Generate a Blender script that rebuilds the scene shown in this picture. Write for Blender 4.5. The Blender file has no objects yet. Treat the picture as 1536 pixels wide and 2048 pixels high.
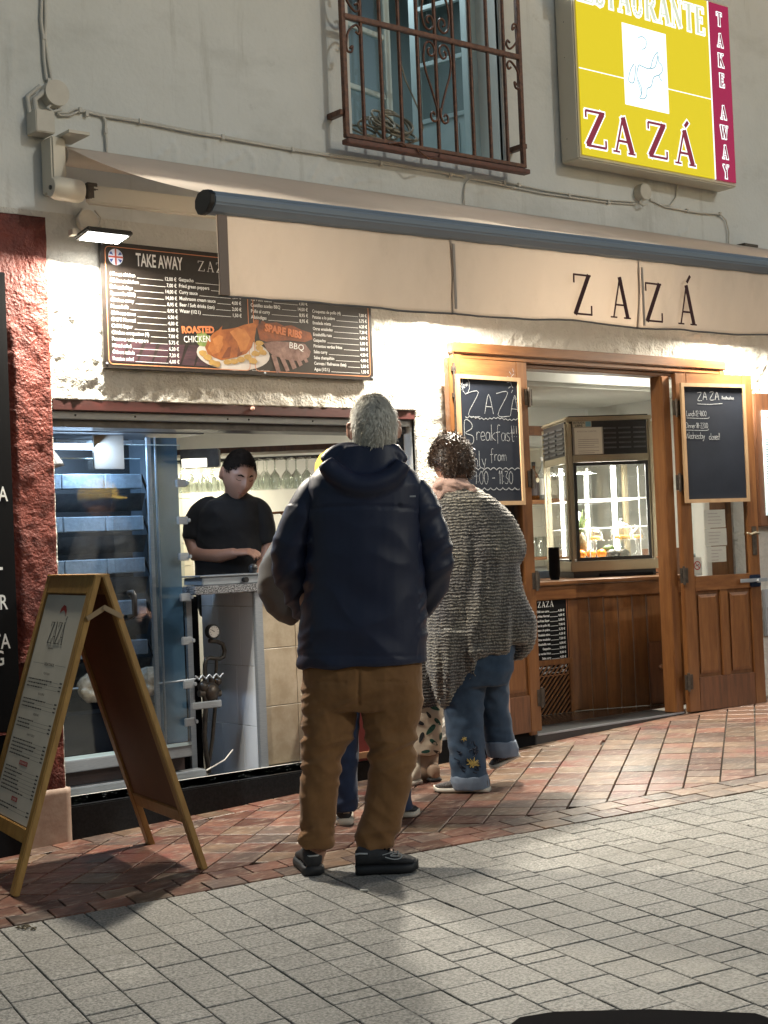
import bpy, bmesh, math, random, string
import numpy as np
from mathutils import Vector, Matrix, noise
from mathutils.geometry import tessellate_polygon
random.seed(7)
PI = math.pi
scene = bpy.context.scene
COL = scene.collection

# ------------------------------------------------------------------ camera
CAMZ = 1.07
YAW, PIT, ROL, FPX = math.radians(51.3), math.radians(1.33), math.radians(2.35), 3000.0
_f = Vector((math.cos(YAW)*math.cos(PIT), math.sin(YAW)*math.cos(PIT), math.sin(PIT)))
_r = _f.cross(Vector((0, 0, 1))).normalized()
_u = _r.cross(_f)
CR = _r*math.cos(ROL) - _u*math.sin(ROL)
CU = _r*math.sin(ROL) + _u*math.cos(ROL)
CF = _f
CO = Vector((0, 0, CAMZ))
FH = Vector((math.cos(YAW), math.sin(YAW), 0))      # level forward
RH = Vector((math.sin(YAW), -math.cos(YAW), 0))     # level right
UP = Vector((0, 0, 1))
cam = bpy.data.cameras.new('camera')
cam.sensor_fit = 'VERTICAL'
cam.sensor_height = 36.0
cam.lens = FPX/2048*36
cam.clip_start = 0.05
cam.clip_end = 400
camo = bpy.data.objects.new('camera', cam)
COL.objects.link(camo)
camo.matrix_world = Matrix(((CR.x, CU.x, -CF.x, CO.x), (CR.y, CU.y, -CF.y, CO.y), (CR.z, CU.z, -CF.z, CO.z), (0, 0, 0, 1)))
scene.camera = camo

# ------------------------------------------------------------------ sky and street light
world = bpy.data.worlds.new('World')
scene.world = world
world.use_nodes = True
wn = world.node_tree
wn.nodes.clear()
sky = wn.nodes.new('ShaderNodeTexSky')
sky.sky_type = 'NISHITA'
sky.sun_disc = False
SUN_DIR = Vector((0.30, -1.0, 0.50)).normalized()       # towards the light
sky.sun_elevation = math.radians(9.0)
sky.sun_rotation = math.atan2(SUN_DIR.x, SUN_DIR.y)
sky.air_density = 1.0
sky.dust_density = 1.0
bg = wn.nodes.new('ShaderNodeBackground')
bg.inputs['Strength'].default_value = 0.085
wo = wn.nodes.new('ShaderNodeOutputWorld')
wn.links.new(sky.outputs[0], bg.inputs[0])
wn.links.new(bg.outputs[0], wo.inputs[0])
sl = bpy.data.lights.new('street_light', 'SUN')
sl.energy = 0.50
sl.angle = math.radians(2.0)
sl.color = (.97, 1.0, 0.94)
slo = bpy.data.objects.new('street_light', sl)
COL.objects.link(slo)
slo.rotation_euler = (-SUN_DIR).to_track_quat('-Z', 'Y').to_euler()
slo.location = (0, 0, 8)
vs = scene.view_settings
vs.view_transform = 'Standard'
vs.look = 'None'
vs.exposure = 0.22
scene.cycles.transparent_max_bounces = 40
vs.gamma = 1.0
vs.use_curve_mapping = False

# ------------------------------------------------------------------ measuring helpers
def ray(px, py):
    return CF + CR*((px-768)/FPX) + CU*((1024-py)/FPX)
def at(px, py, d):
    return CO + ray(px, py)*d
def onp(px, py, P0, n):
    d = ray(px, py); n = Vector(n)
    return CO + d*(n.dot(Vector(P0)-CO)/n.dot(d))
def onY(px, py, Y=6.0): return onp(px, py, (0, Y, 0), (0, 1, 0))
def onX(px, py, X): return onp(px, py, (X, 0, 0), (1, 0, 0))
def onZ(px, py, Z): return onp(px, py, (0, 0, Z), (0, 0, 1))
SX, SY = 0.0345, 0.006
def gz(x, y): return -.148+SX*(x-2.98)+SY*(y-6)
def onG(px, py): return onp(px, py, (2.98, 6, -.148), (-SX, -SY, 1))

# ------------------------------------------------------------------ materials
MATS = {}
def mat(name, c=(.5, .5, .5), c2=None, rough=.6, metal=0.0, nscale=8.0, bump=0.0, bscale=60.0, spec=.5, detail=6, contrast=1.0,
        stretch=(1, 1, 1), rand=0.0, emis=None, estr=0.0, trans=0.0, coat=0.0, bstretch=None, sheen=0.0, bdist=0.004, alpha=None):
    if name in MATS: return MATS[name]
    m = bpy.data.materials.new(name); MATS[name] = m
    m.use_nodes = True
    nt = m.node_tree; N = nt.nodes; L = nt.links
    b = N['Principled BSDF']
    b.inputs['Base Color'].default_value = (*c, 1)
    b.inputs['Roughness'].default_value = rough
    b.inputs['Metallic'].default_value = metal
    b.inputs['Specular IOR Level'].default_value = spec
    b.inputs['Transmission Weight'].default_value = trans
    b.inputs['Coat Weight'].default_value = coat
    b.inputs['Sheen Weight'].default_value = sheen
    if alpha is not None: b.inputs['Alpha'].default_value = alpha
    if emis:
        b.inputs['Emission Color'].default_value = (*emis, 1)
        b.inputs['Emission Strength'].default_value = estr
    tc = N.new('ShaderNodeTexCoord')
    vec = tc.outputs['Object']
    if rand:
        oi = N.new('ShaderNodeObjectInfo')
        mu = N.new('ShaderNodeVectorMath'); mu.operation = 'SCALE'
        cb = N.new('ShaderNodeCombineXYZ')
        L.new(oi.outputs['Random'], cb.inputs[0]); L.new(oi.outputs['Random'], cb.inputs[2])
        L.new(cb.outputs[0], mu.inputs[0]); mu.inputs['Scale'].default_value = 57.0
        ad = N.new('ShaderNodeVectorMath'); ad.operation = 'ADD'
        L.new(tc.outputs['Object'], ad.inputs[0]); L.new(mu.outputs[0], ad.inputs[1])
        vec = ad.outputs[0]
    col = None
    if c2:
        mp = N.new('ShaderNodeMapping'); mp.inputs['Scale'].default_value = stretch
        L.new(vec, mp.inputs[0])
        nz = N.new('ShaderNodeTexNoise'); nz.inputs['Scale'].default_value = nscale; nz.inputs['Detail'].default_value = detail
        nz.inputs['Roughness'].default_value = .65
        L.new(mp.outputs[0], nz.inputs['Vector'])
        rp = N.new('ShaderNodeMapRange')
        rp.inputs['From Min'].default_value = .5-.2/contrast; rp.inputs['From Max'].default_value = .5+.2/contrast
        L.new(nz.outputs['Fac'], rp.inputs['Value'])
        mx = N.new('ShaderNodeMix'); mx.data_type = 'RGBA'
        mx.inputs['A'].default_value = (*c, 1); mx.inputs['B'].default_value = (*c2, 1)
        L.new(rp.outputs[0], mx.inputs['Factor'])
        col = mx.outputs['Result']
    if rand:
        hs = N.new('ShaderNodeHueSaturation')
        if col: L.new(col, hs.inputs['Color'])
        else: hs.inputs['Color'].default_value = (*c, 1)
        mr = N.new('ShaderNodeMapRange'); mr.inputs['To Min'].default_value = 1-rand; mr.inputs['To Max'].default_value = 1+rand
        L.new(oi.outputs['Random'], mr.inputs['Value']); L.new(mr.outputs[0], hs.inputs['Value'])
        col = hs.outputs[0]
    if col: L.new(col, b.inputs['Base Color'])
    if bump:
        mp2 = N.new('ShaderNodeMapping'); mp2.inputs['Scale'].default_value = bstretch or (1, 1, 1)
        L.new(vec, mp2.inputs[0])
        n2 = N.new('ShaderNodeTexNoise'); n2.inputs['Scale'].default_value = bscale; n2.inputs['Detail'].default_value = 5
        L.new(mp2.outputs[0], n2.inputs['Vector'])
        bp = N.new('ShaderNodeBump'); bp.inputs['Strength'].default_value = bump; bp.inputs['Distance'].default_value = bdist
        L.new(n2.outputs['Fac'], bp.inputs['Height']); L.new(bp.outputs[0], b.inputs['Normal'])
    return m
def nodes_of(m): return m.node_tree.nodes, m.node_tree.links, m.node_tree.nodes['Principled BSDF']

def glass_mat(name, tint=(1, 1, 1), boost=1.0, rough=.02):
    m = bpy.data.materials.new(name); MATS[name] = m; m.use_nodes = True
    nt = m.node_tree; N = nt.nodes; L = nt.links; N.clear()
    o = N.new('ShaderNodeOutputMaterial'); t = N.new('ShaderNodeBsdfTransparent'); g = N.new('ShaderNodeBsdfGlossy')
    t.inputs[0].default_value = (*tint, 1); g.inputs['Roughness'].default_value = rough
    lw = N.new('ShaderNodeLayerWeight'); lw.inputs['Blend'].default_value = .5
    pw = N.new('ShaderNodeMath'); pw.operation = 'POWER'; pw.inputs[1].default_value = 4.5; L.new(lw.outputs['Facing'], pw.inputs[0])
    fr = N.new('ShaderNodeMath'); fr.operation = 'MULTIPLY_ADD'; fr.inputs[1].default_value = .90; fr.inputs[2].default_value = .04; L.new(pw.outputs[0], fr.inputs[0])
    mu = N.new('ShaderNodeMath'); mu.operation = 'MULTIPLY'; mu.inputs[1].default_value = boost; mu.use_clamp = True
    mx = N.new('ShaderNodeMixShader')
    L.new(fr.outputs[0], mu.inputs[0]); L.new(mu.outputs[0], mx.inputs[0]); L.new(t.outputs[0], mx.inputs[1]); L.new(g.outputs[0], mx.inputs[2])
    L.new(mx.outputs[0], o.inputs[0])
    return m

def emit_mat(name, c, s):
    return mat(name, (.02, .02, .02), emis=c, estr=s, rough=.5)

M_WALL = mat('white_wall_paint', (.68, .69, .67), (.60, .61, .585), rough=.9, nscale=1.6, bump=.35, bscale=45, bdist=.006)
M_ROUGH = mat('rough_white_plaster', (.62, .60, .55), (.52, .50, .45), rough=.92, nscale=5, bump=.9, bscale=70, bdist=.010)
M_INT = mat('interior_paint', (.70, .70, .66), (.64, .64, .60), rough=.8, nscale=2)
M_RED = mat('red_painted_plaster', (.17, .030, .017), (.10, .018, .012), rough=.55, nscale=9, bump=.9, bscale=70, bdist=.010, spec=.4)
M_REDFLAT = mat('maroon_paint', (.14, .018, .016), rough=.5)
M_GRANITE = mat('black_granite', (.005, .006, .007), (.012, .013, .015), rough=.34, spec=.22, nscale=90, contrast=2)
M_SPECK = mat('speckled_granite_top', (.02, .02, .022), (.30, .31, .33), rough=.25, nscale=160, contrast=3.5)
M_PINKSTONE = mat('pale_pink_stone', (.46, .35, .28), (.33, .22, .17), rough=.5, nscale=14, bump=.2)
M_BEIGE = mat('beige_marble_tile', (.45, .39, .30), (.34, .28, .20), rough=.3, nscale=9, contrast=1.6, rand=.06, detail=10)
M_WTILE = mat('white_wall_tile', (.74, .78, .84), (.68, .73, .80), rough=.22, nscale=3, rand=.04)
M_GROUT = mat('dark_grout', (.075, .070, .060), (.045, .040, .034), rough=.95, nscale=60)
M_LGROUT = mat('light_grout', (.42, .38, .32), rough=.9)
M_BRICKTILE = mat('red_floor_tile', (.085, .036, .028), (.175, .082, .056), rough=.42, nscale=9, contrast=1.1, rand=.42, bump=.6, bscale=34, bdist=.004, spec=.35, detail=9)
M_BRICKTILE2 = mat('ochre_floor_tile', (.185, .115, .072), (.10, .064, .045), rough=.42, nscale=10, contrast=1.3, rand=.30, bump=.5, bscale=34, bdist=.004, detail=9)
M_BRICKTILE3 = mat('dark_floor_tile', (.065, .047, .042), (.13, .078, .058), rough=.40, nscale=8, contrast=1.2, rand=.3, bump=.5, bscale=34, bdist=.004, detail=9)
M_SLAB = mat('grey_granite_paving', (.100, .096, .087), (.325, .31, .28), rough=.66, nscale=105, contrast=1.5, rand=.10, bump=.7, bscale=160, bdist=.003, detail=3)
M_WOOD = mat('varnished_pine', (.205, .088, .030), (.125, .048, .016), rough=.34, nscale=5, stretch=(7, 7, .7), contrast=1.3, bump=.12, bscale=25, bstretch=(6, 6, .6), coat=.25, detail=9)
M_WOODX = mat('varnished_pine_across', (.205, .088, .030), (.125, .048, .016), rough=.34, nscale=5, stretch=(.7, 7, 7), contrast=1.3, bump=.12, bscale=25, bstretch=(.6, 6, 6), coat=.25, detail=9)
M_PLANK = mat('bar_front_plank', (.25, .105, .032), (.13, .050, .015), rough=.38, nscale=4, stretch=(8, 8, .6), contrast=1.2, rand=.14, detail=9)
M_WOODDK = mat('brown_worn_wood', (.16, .065, .028), (.08, .034, .017), rough=.45, nscale=5, stretch=(7, 7, .8), contrast=1.3, bump=.2, bscale=25, bstretch=(6, 6, .6), detail=9)
M_STANDW = mat('yellow_pine_stand', (.42, .25, .075), (.30, .16, .045), rough=.42, nscale=7, stretch=(5, 5, .8), contrast=1.2, bump=.15, bscale=30, bstretch=(5, 5, .7), detail=8)
def add_wear(m, col, scale=6.0, lo=.56, hi=.66, amount=.6, stretch=(1, 1, 1), world_pos=True, detail=8, rough=None):
    N, L, b = nodes_of(m)
    src = b.inputs['Base Color'].links[0].from_socket if b.inputs['Base Color'].links else None
    mp = N.new('ShaderNodeMapping'); mp.inputs['Scale'].default_value = stretch
    if world_pos: g = N.new('ShaderNodeNewGeometry'); L.new(g.outputs['Position'], mp.inputs[0])
    else: g = N.new('ShaderNodeTexCoord'); L.new(g.outputs['Object'], mp.inputs[0])
    nz = N.new('ShaderNodeTexNoise'); nz.inputs['Scale'].default_value = scale; nz.inputs['Detail'].default_value = detail; nz.inputs['Roughness'].default_value = .7
    L.new(mp.outputs[0], nz.inputs['Vector'])
    r = N.new('ShaderNodeMapRange'); r.inputs['From Min'].default_value = lo; r.inputs['From Max'].default_value = hi; r.inputs['To Max'].default_value = amount
    L.new(nz.outputs['Fac'], r.inputs['Value'])
    mx = N.new('ShaderNodeMix'); mx.data_type = 'RGBA'
    if src: L.new(src, mx.inputs['A'])
    else: mx.inputs['A'].default_value = b.inputs['Base Color'].default_value
    mx.inputs['B'].default_value = (*col, 1); L.new(r.outputs[0], mx.inputs['Factor']); L.new(mx.outputs['Result'], b.inputs['Base Color'])
    return m
for _m in (M_BRICKTILE, M_BRICKTILE2, M_BRICKTILE3):
    add_wear(_m, (.33, .27, .21), 20, .52, .66, .85, (.8, 2.6, 1)); add_wear(_m, (.045, .035, .030), 5, .55, .72, .7); add_wear(_m, (.20, .05, .04), 2.2, .56, .64, .55)
add_wear(M_SLAB, (.12, .11, .09), 1.7, .52, .72, .55); add_wear(M_SLAB, (.05, .045, .04), 24, .70, .76, .5); add_wear(M_SLAB, (.42, .39, .34), 3.1, .60, .75, .35)
add_wear(M_WALL, (.36, .35, .31), 2.2, .56, .72, .5, (3.5, 1, .35)); add_wear(M_WALL, (.40, .40, .37), 1.1, .52, .72, .45, (1, 1, 2.2)); add_wear(M_WALL, (.33, .32, .28), 7, .62, .74, .35)
add_wear(M_ROUGH, (.42, .39, .33), 2.5, .55, .75, .4)
add_wear(M_RED, (.05, .012, .010), 4, .52, .68, .7); add_wear(M_RED, (.34, .12, .08), 30, .66, .74, .5)
add_wear(M_WOOD, (.07, .028, .010), 3, .56, .74, .5, (3, 3, .8)); add_wear(M_PLANK, (.035, .014, .006), 7, .62, .72, .7, (1, 1, .5)); add_wear(M_PLANK, (.06, .025, .010), 1.6, .50, .70, .6)
M_HARDB = mat('brown_hardboard', (.16, .070, .030), (.13, .055, .025), rough=.55, nscale=4)
M_FRAMEP = mat('pale_pine_strip', (.40, .27, .15), (.32, .20, .11), rough=.45, nscale=6, stretch=(4, 4, 1))
M_SLATE = mat('blackboard_slate', (.007, .010, .018), (.012, .016, .026), rough=.75, spec=.2, nscale=6, contrast=.8)
M_CHALK = mat('white_chalk', (.36, .38, .40), (.10, .11, .13), rough=.95, nscale=220, contrast=1.6)
M_IRON = mat('rusty_brown_iron', (.060, .022, .014), (.15, .060, .030), rough=.42, nscale=40, contrast=1.3, bump=.5, bscale=90, metal=.2)
M_STEEL = mat('brushed_steel', (.36, .39, .43), (.27, .30, .33), rough=.38, metal=.45, nscale=30, stretch=(1, 1, 12))
M_STEELD = mat('dull_dark_steel', (.13, .13, .135), (.07, .07, .075), rough=.4, metal=.6, nscale=14)
M_BLACK = mat('black_metal', (.012, .012, .013), rough=.4)
M_BLACKM = mat('matt_black', (.007, .007, .008), rough=.85, spec=.12)
M_BRASS = mat('champagne_metal', (.42, .37, .27), (.36, .31, .22), rough=.32, metal=.75, nscale=4)
M_HINGE = mat('aged_hinge_metal', (.12, .10, .08), (.05, .04, .035), rough=.45, metal=.7, nscale=40)
M_BAR = mat('blue_grey_aluminium', (.24, .29, .35), (.21, .255, .31), rough=.36, metal=.15, nscale=3, stretch=(.3, 4, 4))
M_PLW = mat('cream_plastic', (.60, .56, .48), (.52, .48, .41), rough=.5, nscale=12)
M_CABLE = mat('painted_cable', (.55, .53, .48), rough=.7)
M_CREAM = mat('cream_powder_coat', (.60, .55, .45), rough=.42)
M_INK = mat('dark_maroon_print', (.050, .008, .010), rough=.7)
M_WHITEP = mat('white_print', (.80, .80, .78), rough=.6)
M_COPPER = mat('copper_print', (.55, .22, .10), rough=.4)
M_PAPER = mat('printed_paper', (.62, .58, .48), (.54, .50, .41), rough=.6, nscale=5)
M_PAPERW = mat('white_paper', (.72, .68, .62), rough=.7)
M_TXT = mat('black_print', (.03, .028, .025), rough=.7)
M_TXTR = mat('red_print', (.35, .04, .03), rough=.6)
M_GLASS = glass_mat('clear_pane_glass', (.97, .985, .98), 1.5)
M_OVENGL = glass_mat('oven_door_glass', (.90, .94, .97), 1.5, .03)
M_BOTGL = glass_mat('drinking_glass', (.94, .96, .95), 1.8, .05)
M_SKIN = mat('skin', (.42, .22, .15), (.50, .28, .20), rough=.5, nscale=12, bump=.1, bscale=180, bdist=.001)
M_SHOEK = mat('black_shoe_fabric', (.016, .016, .018), (.028, .028, .03), rough=.7, nscale=60, bump=.4, bscale=300, bdist=.001)
M_RUBK = mat('black_rubber', (.014, .014, .015), rough=.6)
M_RUBW = mat('off_white_rubber', (.55, .50, .42), rough=.6)

# translucent awning cloth
def cloth_mat(name, c, tr):
    m = mat(name, c, tuple(v*.93 for v in c), rough=.85, nscale=2.5, bump=.25, bscale=500, bdist=.0008)
    N, L, b = nodes_of(m)
    o = N['Material Output']; t = N.new('ShaderNodeBsdfTranslucent'); t.inputs[0].default_value = (*c, 1)
    mx = N.new('ShaderNodeMixShader'); mx.inputs[0].default_value = tr
    L.new(b.outputs[0], mx.inputs[1]); L.new(t.outputs[0], mx.inputs[2]); L.new(mx.outputs[0], o.inputs[0])
    return m
M_AWN = cloth_mat('cream_awning_cloth', (.67, .595, .52), .38)

add_wear(M_AWN, (.42, .36, .29), 3, .50, .72, .45, (1, 1, .5)); add_wear(M_AWN, (.35, .30, .24), 30, .62, .72, .25)
# knitted grey wool
def knit_mat():
    m = mat('grey_knit_wool', (.10, .095, .09), rough=.95, sheen=.3)
    N, L, b = nodes_of(m)
    uv = N.new('ShaderNodeTexCoord')
    w1 = N.new('ShaderNodeTexWave'); w1.wave_type = 'BANDS'; w1.bands_direction = 'Z'; w1.inputs['Scale'].default_value = 21; w1.inputs['Distortion'].default_value = 4.5; w1.inputs['Detail'].default_value = 3; w1.inputs['Detail Scale'].default_value = 1.6
    w2 = N.new('ShaderNodeTexWave'); w2.wave_type = 'BANDS'; w2.bands_direction = 'X'; w2.inputs['Scale'].default_value = 27; w2.inputs['Distortion'].default_value = 9; w2.inputs['Detail'].default_value = 2
    nz = N.new('ShaderNodeTexNoise'); nz.inputs['Scale'].default_value = 90; nz.inputs['Detail'].default_value = 5
    n3 = N.new('ShaderNodeTexNoise'); n3.inputs['Scale'].default_value = 5; n3.inputs['Detail'].default_value = 3
    for w in (w1, w2, nz, n3): L.new(uv.outputs['Object'], w.inputs['Vector'])
    a = N.new('ShaderNodeMath'); a.operation = 'MULTIPLY'; L.new(w1.outputs['Fac'], a.inputs[0])
    c = N.new('ShaderNodeMapRange'); c.inputs['To Min'].default_value = .68; L.new(w2.outputs['Fac'], c.inputs['Value']); L.new(c.outputs[0], a.inputs[1])
    ad = N.new('ShaderNodeMath'); ad.operation = 'ADD'; L.new(a.outputs[0], ad.inputs[0])
    sc = N.new('ShaderNodeMath'); sc.operation = 'MULTIPLY_ADD'; sc.inputs[1].default_value = 1.6; sc.inputs[2].default_value = -.80; L.new(nz.outputs['Fac'], sc.inputs[0]); L.new(sc.outputs[0], ad.inputs[1])
    rp = N.new('ShaderNodeValToRGB'); cr = rp.color_ramp
    cr.elements[0].position = .05; cr.elements[0].color = (.055, .053, .052, 1)
    cr.elements[1].position = .95; cr.elements[1].color = (.30, .285, .255, 1)
    e = cr.elements.new(.5); e.color = (.13, .122, .11, 1)
    L.new(ad.outputs[0], rp.inputs[0])
    mx = N.new('ShaderNodeMix'); mx.data_type = 'RGBA'; mx.blend_type = 'MULTIPLY'; mx.inputs['Factor'].default_value = .7
    r2 = N.new('ShaderNodeValToRGB'); r2.color_ramp.elements[0].position = .38; r2.color_ramp.elements[0].color = (.55, .53, .60, 1); r2.color_ramp.elements[1].position = .62; r2.color_ramp.elements[1].color = (1.2, 1.15, 1.0, 1)
    L.new(n3.outputs['Fac'], r2.inputs[0]); L.new(rp.outputs[0], mx.inputs['A']); L.new(r2.outputs[0], mx.inputs['B'])
    L.new(mx.outputs['Result'], b.inputs['Base Color'])
    bp = N.new('ShaderNodeBump'); bp.inputs['Strength'].default_value = 1.0; bp.inputs['Distance'].default_value = .005
    L.new(ad.outputs[0], bp.inputs['Height']); L.new(bp.outputs[0], b.inputs['Normal'])
    return m
M_KNIT = knit_mat()

# ------------------------------------------------------------------ mesh helpers
class MB:
    def __init__(s): s.v = []; s.f = []; s.mi = []; s.sm = []; s.cur = 0; s.smooth = False
    def add(s, vs, fs):
        o = len(s.v); s.v.extend([tuple(p) for p in vs])
        for f in fs:
            s.f.append(tuple(i+o for i in f)); s.mi.append(s.cur); s.sm.append(s.smooth)
        return s
    def frame_box(s, O, U, V, W, u0, u1, v0, v1, w0, w1, ch=0.0):
        O = Vector(O); U = Vector(U); V = Vector(V); W = Vector(W)
        P = lambda a, b, c: O+U*a+V*b+W*c
        vs = [P(a, b, c) for c in (w0, w1) for b in (v0, v1) for a in (u0, u1)]
        fs = [(0, 2, 3, 1), (4, 5, 7, 6), (0, 1, 5, 4), (2, 6, 7, 3), (0, 4, 6, 2), (1, 3, 7, 5)]
        return s.add(vs, fs)
    def box(s, x0, x1, y0, y1, z0, z1):
        return s.frame_box((0, 0, 0), (1, 0, 0), (0, 1, 0), (0, 0, 1), x0, x1, y0, y1, z0, z1)
    def tube(s, pts, r, n=8, caps=True, closed=False):
        pts = [Vector(p) for p in pts]; m = len(pts)
        rs = r if isinstance(r, (list, tuple)) else [r]*m
        rings = []; prev = None
        for i, p in enumerate(pts):
            a = pts[max(i-1, 0)]; b = pts[min(i+1, m-1)]
            if closed: a = pts[(i-1) % m]; b = pts[(i+1) % m]
            t = (b-a).normalized() if (b-a).length > 1e-9 else Vector((0, 0, 1))
            if prev is None:
                x = t.cross(Vector((0, 0, 1)))
                if x.length < .05: x = t.cross(Vector((0, 1, 0)))
                x.normalize()
            else:
                x = (prev-t*prev.dot(t)); x = x.normalized() if x.length > 1e-6 else prev
            prev = x; y = t.cross(x)
            rings.append([p+(x*math.cos(2*PI*k/n)+y*math.sin(2*PI*k/n))*rs[i] for k in range(n)])
        vs = [q for rg in rings for q in rg]; fs = []
        for i in range(m-1 if not closed else m):
            j = (i+1) % m
            for k in range(n):
                k2 = (k+1) % n
                fs.append((i*n+k, i*n+k2, j*n+k2, j*n+k))
        sm = s.smooth; s.smooth = n > 5; s.add(vs, fs)
        if caps and not closed:
            s.smooth = False; s.add(rings[0], [tuple(reversed(range(n)))]); s.add(rings[-1], [tuple(range(n))])
        s.smooth = sm
        return s
    def loft(s, secs, n=24, U=RH, V=FH, caps=True, e=2.2):
        """secs: (centre, halfwidth along U, halfdepth along V[, U, V])"""
        vs = []; m = len(secs)
        for sec in secs:
            c, a, b = sec[:3]; u, v = (sec[3], sec[4]) if len(sec) > 3 else (U, V); c = Vector(c)
            for k in range(n):
                t = 2*PI*k/n; ct, st = math.cos(t), math.sin(t)
                vs.append(c+u*(a*math.copysign(abs(ct)**(2/e), ct))+v*(b*math.copysign(abs(st)**(2/e), st)))
        fs = []
        for i in range(m-1):
            for k in range(n):
                k2 = (k+1) % n; fs.append((i*n+k, i*n+k2, (i+1)*n+k2, (i+1)*n+k))
        if caps: fs.append(tuple(reversed(range(n)))); fs.append(tuple((m-1)*n+k for k in range(n)))
        s.smooth = True; s.add(vs, fs); s.smooth = False
        return s
    def lathe(s, prof, O, A=(0, 0, 1), n=20, a0=0, a1=2*PI):
        O = Vector(O); A = Vector(A).normalized()
        x = A.cross(Vector((0, 1, 0))); x = x.normalized() if x.length > .1 else A.cross(Vector((1, 0, 0))).normalized()
        y = A.cross(x); vs = []
        for (r, h) in prof:
            for k in range(n):
                t = 2*PI*k/n; vs.append(O+A*h+(x*math.cos(t)+y*math.sin(t))*max(r, 1e-5))
        fs = [(i*n+k, i*n+(k+1) % n, (i+1)*n+(k+1) % n, (i+1)*n+k) for i in range(len(prof)-1) for k in range(n)]
        s.smooth = True; s.add(vs, fs); s.smooth = False
        return s
    def ball(s, c, rx, ry=None, rz=None, n=12, U=Vector((1, 0, 0)), V=Vector((0, 1, 0)), W=Vector((0, 0, 1))):
        ry = ry or rx; rz = rz or rx; c = Vector(c); vs = []; m = max(6, n//2)
        for i in range(m+1):
            p = PI*i/m
            for k in range(n):
                t = 2*PI*k/n
                vs.append(c+U*(rx*math.sin(p)*math.cos(t))+V*(ry*math.sin(p)*math.sin(t))+W*(rz*math.cos(p)))
        fs = [(i*n+k, (i+1)*n+k, (i+1)*n+(k+1) % n, i*n+(k+1) % n) for i in range(m) for k in range(n)]
        s.smooth = True; s.add(vs, fs); s.smooth = False
        return s
    def poly(s, pts2, F, d0=0.0, d1=None):
        """polygon in frame F=(O,U,V,W); at height d0, or a prism d0..d1"""
        O, U, V, W = F
        tri = tessellate_polygon([[Vector((x, y, 0)) for x, y in pts2]])
        n = len(pts2)
        area = sum(pts2[i][0]*pts2[(i+1) % n][1]-pts2[(i+1) % n][0]*pts2[i][1] for i in range(n))
        d = d1 if d1 is not None else d0
        vs = [O+U*x+V*y+W*d for x, y in pts2]
        s.add(vs, [tuple(t) for t in tri])
        if d1 is not None:
            vs = [O+U*x+V*y+W*d1 for x, y in pts2]+[O+U*x+V*y+W*d0 for x, y in pts2]
            s.add(vs, [(i, (i+1) % n, n+(i+1) % n, n+i) for i in range(n)])
        return s
    def build(s, name, m, parent=None, bevel=0.0, seg=2, fix=True):
        me = bpy.data.meshes.new(name)
        me.from_pydata(s.v, [], s.f)
        ms = m if isinstance(m, (list, tuple)) else [m]
        for q in ms: me.materials.append(q)
        me.polygons.foreach_set('material_index', s.mi)
        me.polygons.foreach_set('use_smooth', s.sm)
        if fix or bevel:
            bm = bmesh.new(); bm.from_mesh(me)
            if bevel:
                bmesh.ops.recalc_face_normals(bm, faces=bm.faces)
                bmesh.ops.bevel(bm, geom=[e for e in bm.edges if len(e.link_faces) == 2 and e.calc_face_angle(0) > .6], offset=bevel, segments=seg, affect='EDGES', clamp_overlap=True)
            bmesh.ops.recalc_face_normals(bm, faces=bm.faces)
            bm.to_mesh(me); bm.free()
        me.update()
        o = bpy.data.objects.new(name, me); COL.objects.link(o)
        if parent: setp(o, parent)
        return o
BASES = {}
def world_loc(o):
    return BASES.get(o.name, Vector((0, 0, 0)))
def setp(o, p):
    """keep the child's world coordinates under a parent that only has a location"""
    o.parent = p
    o.matrix_parent_inverse = Matrix.Translation(-world_loc(p))
def tag(o, label=None, cat=None, group=None, kind=None):
    if label: o['label'] = label
    if cat: o['category'] = cat
    if group: o['group'] = group
    if kind: o['kind'] = kind
    return o
def thing(name, label, cat, loc, group=None):
    o = bpy.data.objects.new(name, None); COL.objects.link(o)
    o.location = loc; o.empty_display_size = .1; BASES[o.name] = Vector(loc)
    return tag(o, label, cat, group)
def kids(o): return [c for c in bpy.data.objects if c.parent == o]
def copy_tree(o, loc=None, label=None, parent=None, rotz=None):
    c = o.copy(); COL.objects.link(c)
    if parent:
        mi = o.matrix_parent_inverse.copy(); c.parent = parent; c.matrix_parent_inverse = mi
    if loc is not None: c.location = loc
    if rotz is not None: c.rotation_euler = (0, 0, rotz)
    if label: c['label'] = label
    for k in kids(o): copy_tree(k, parent=c)
    return c
def catm(P, m=6):
    out = []; n = len(P)
    for i in range(n-1):
        p0 = Vector(P[max(i-1, 0)]); p1 = Vector(P[i]); p2 = Vector(P[i+1]); p3 = Vector(P[min(i+2, n-1)])
        for j in range(m):
            u = j/m; out.append(.5*((2*p1)+(p2-p0)*u+(2*p0-5*p1+4*p2-p3)*u*u+(3*p1-p0-3*p2+p3)*u**3))
    out.append(Vector(P[-1])); return out
def FR(O, U=(1, 0, 0), V=(0, 0, 1), W=(0, -1, 0)): return (Vector(O), Vector(U), Vector(V), Vector(W))
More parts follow.
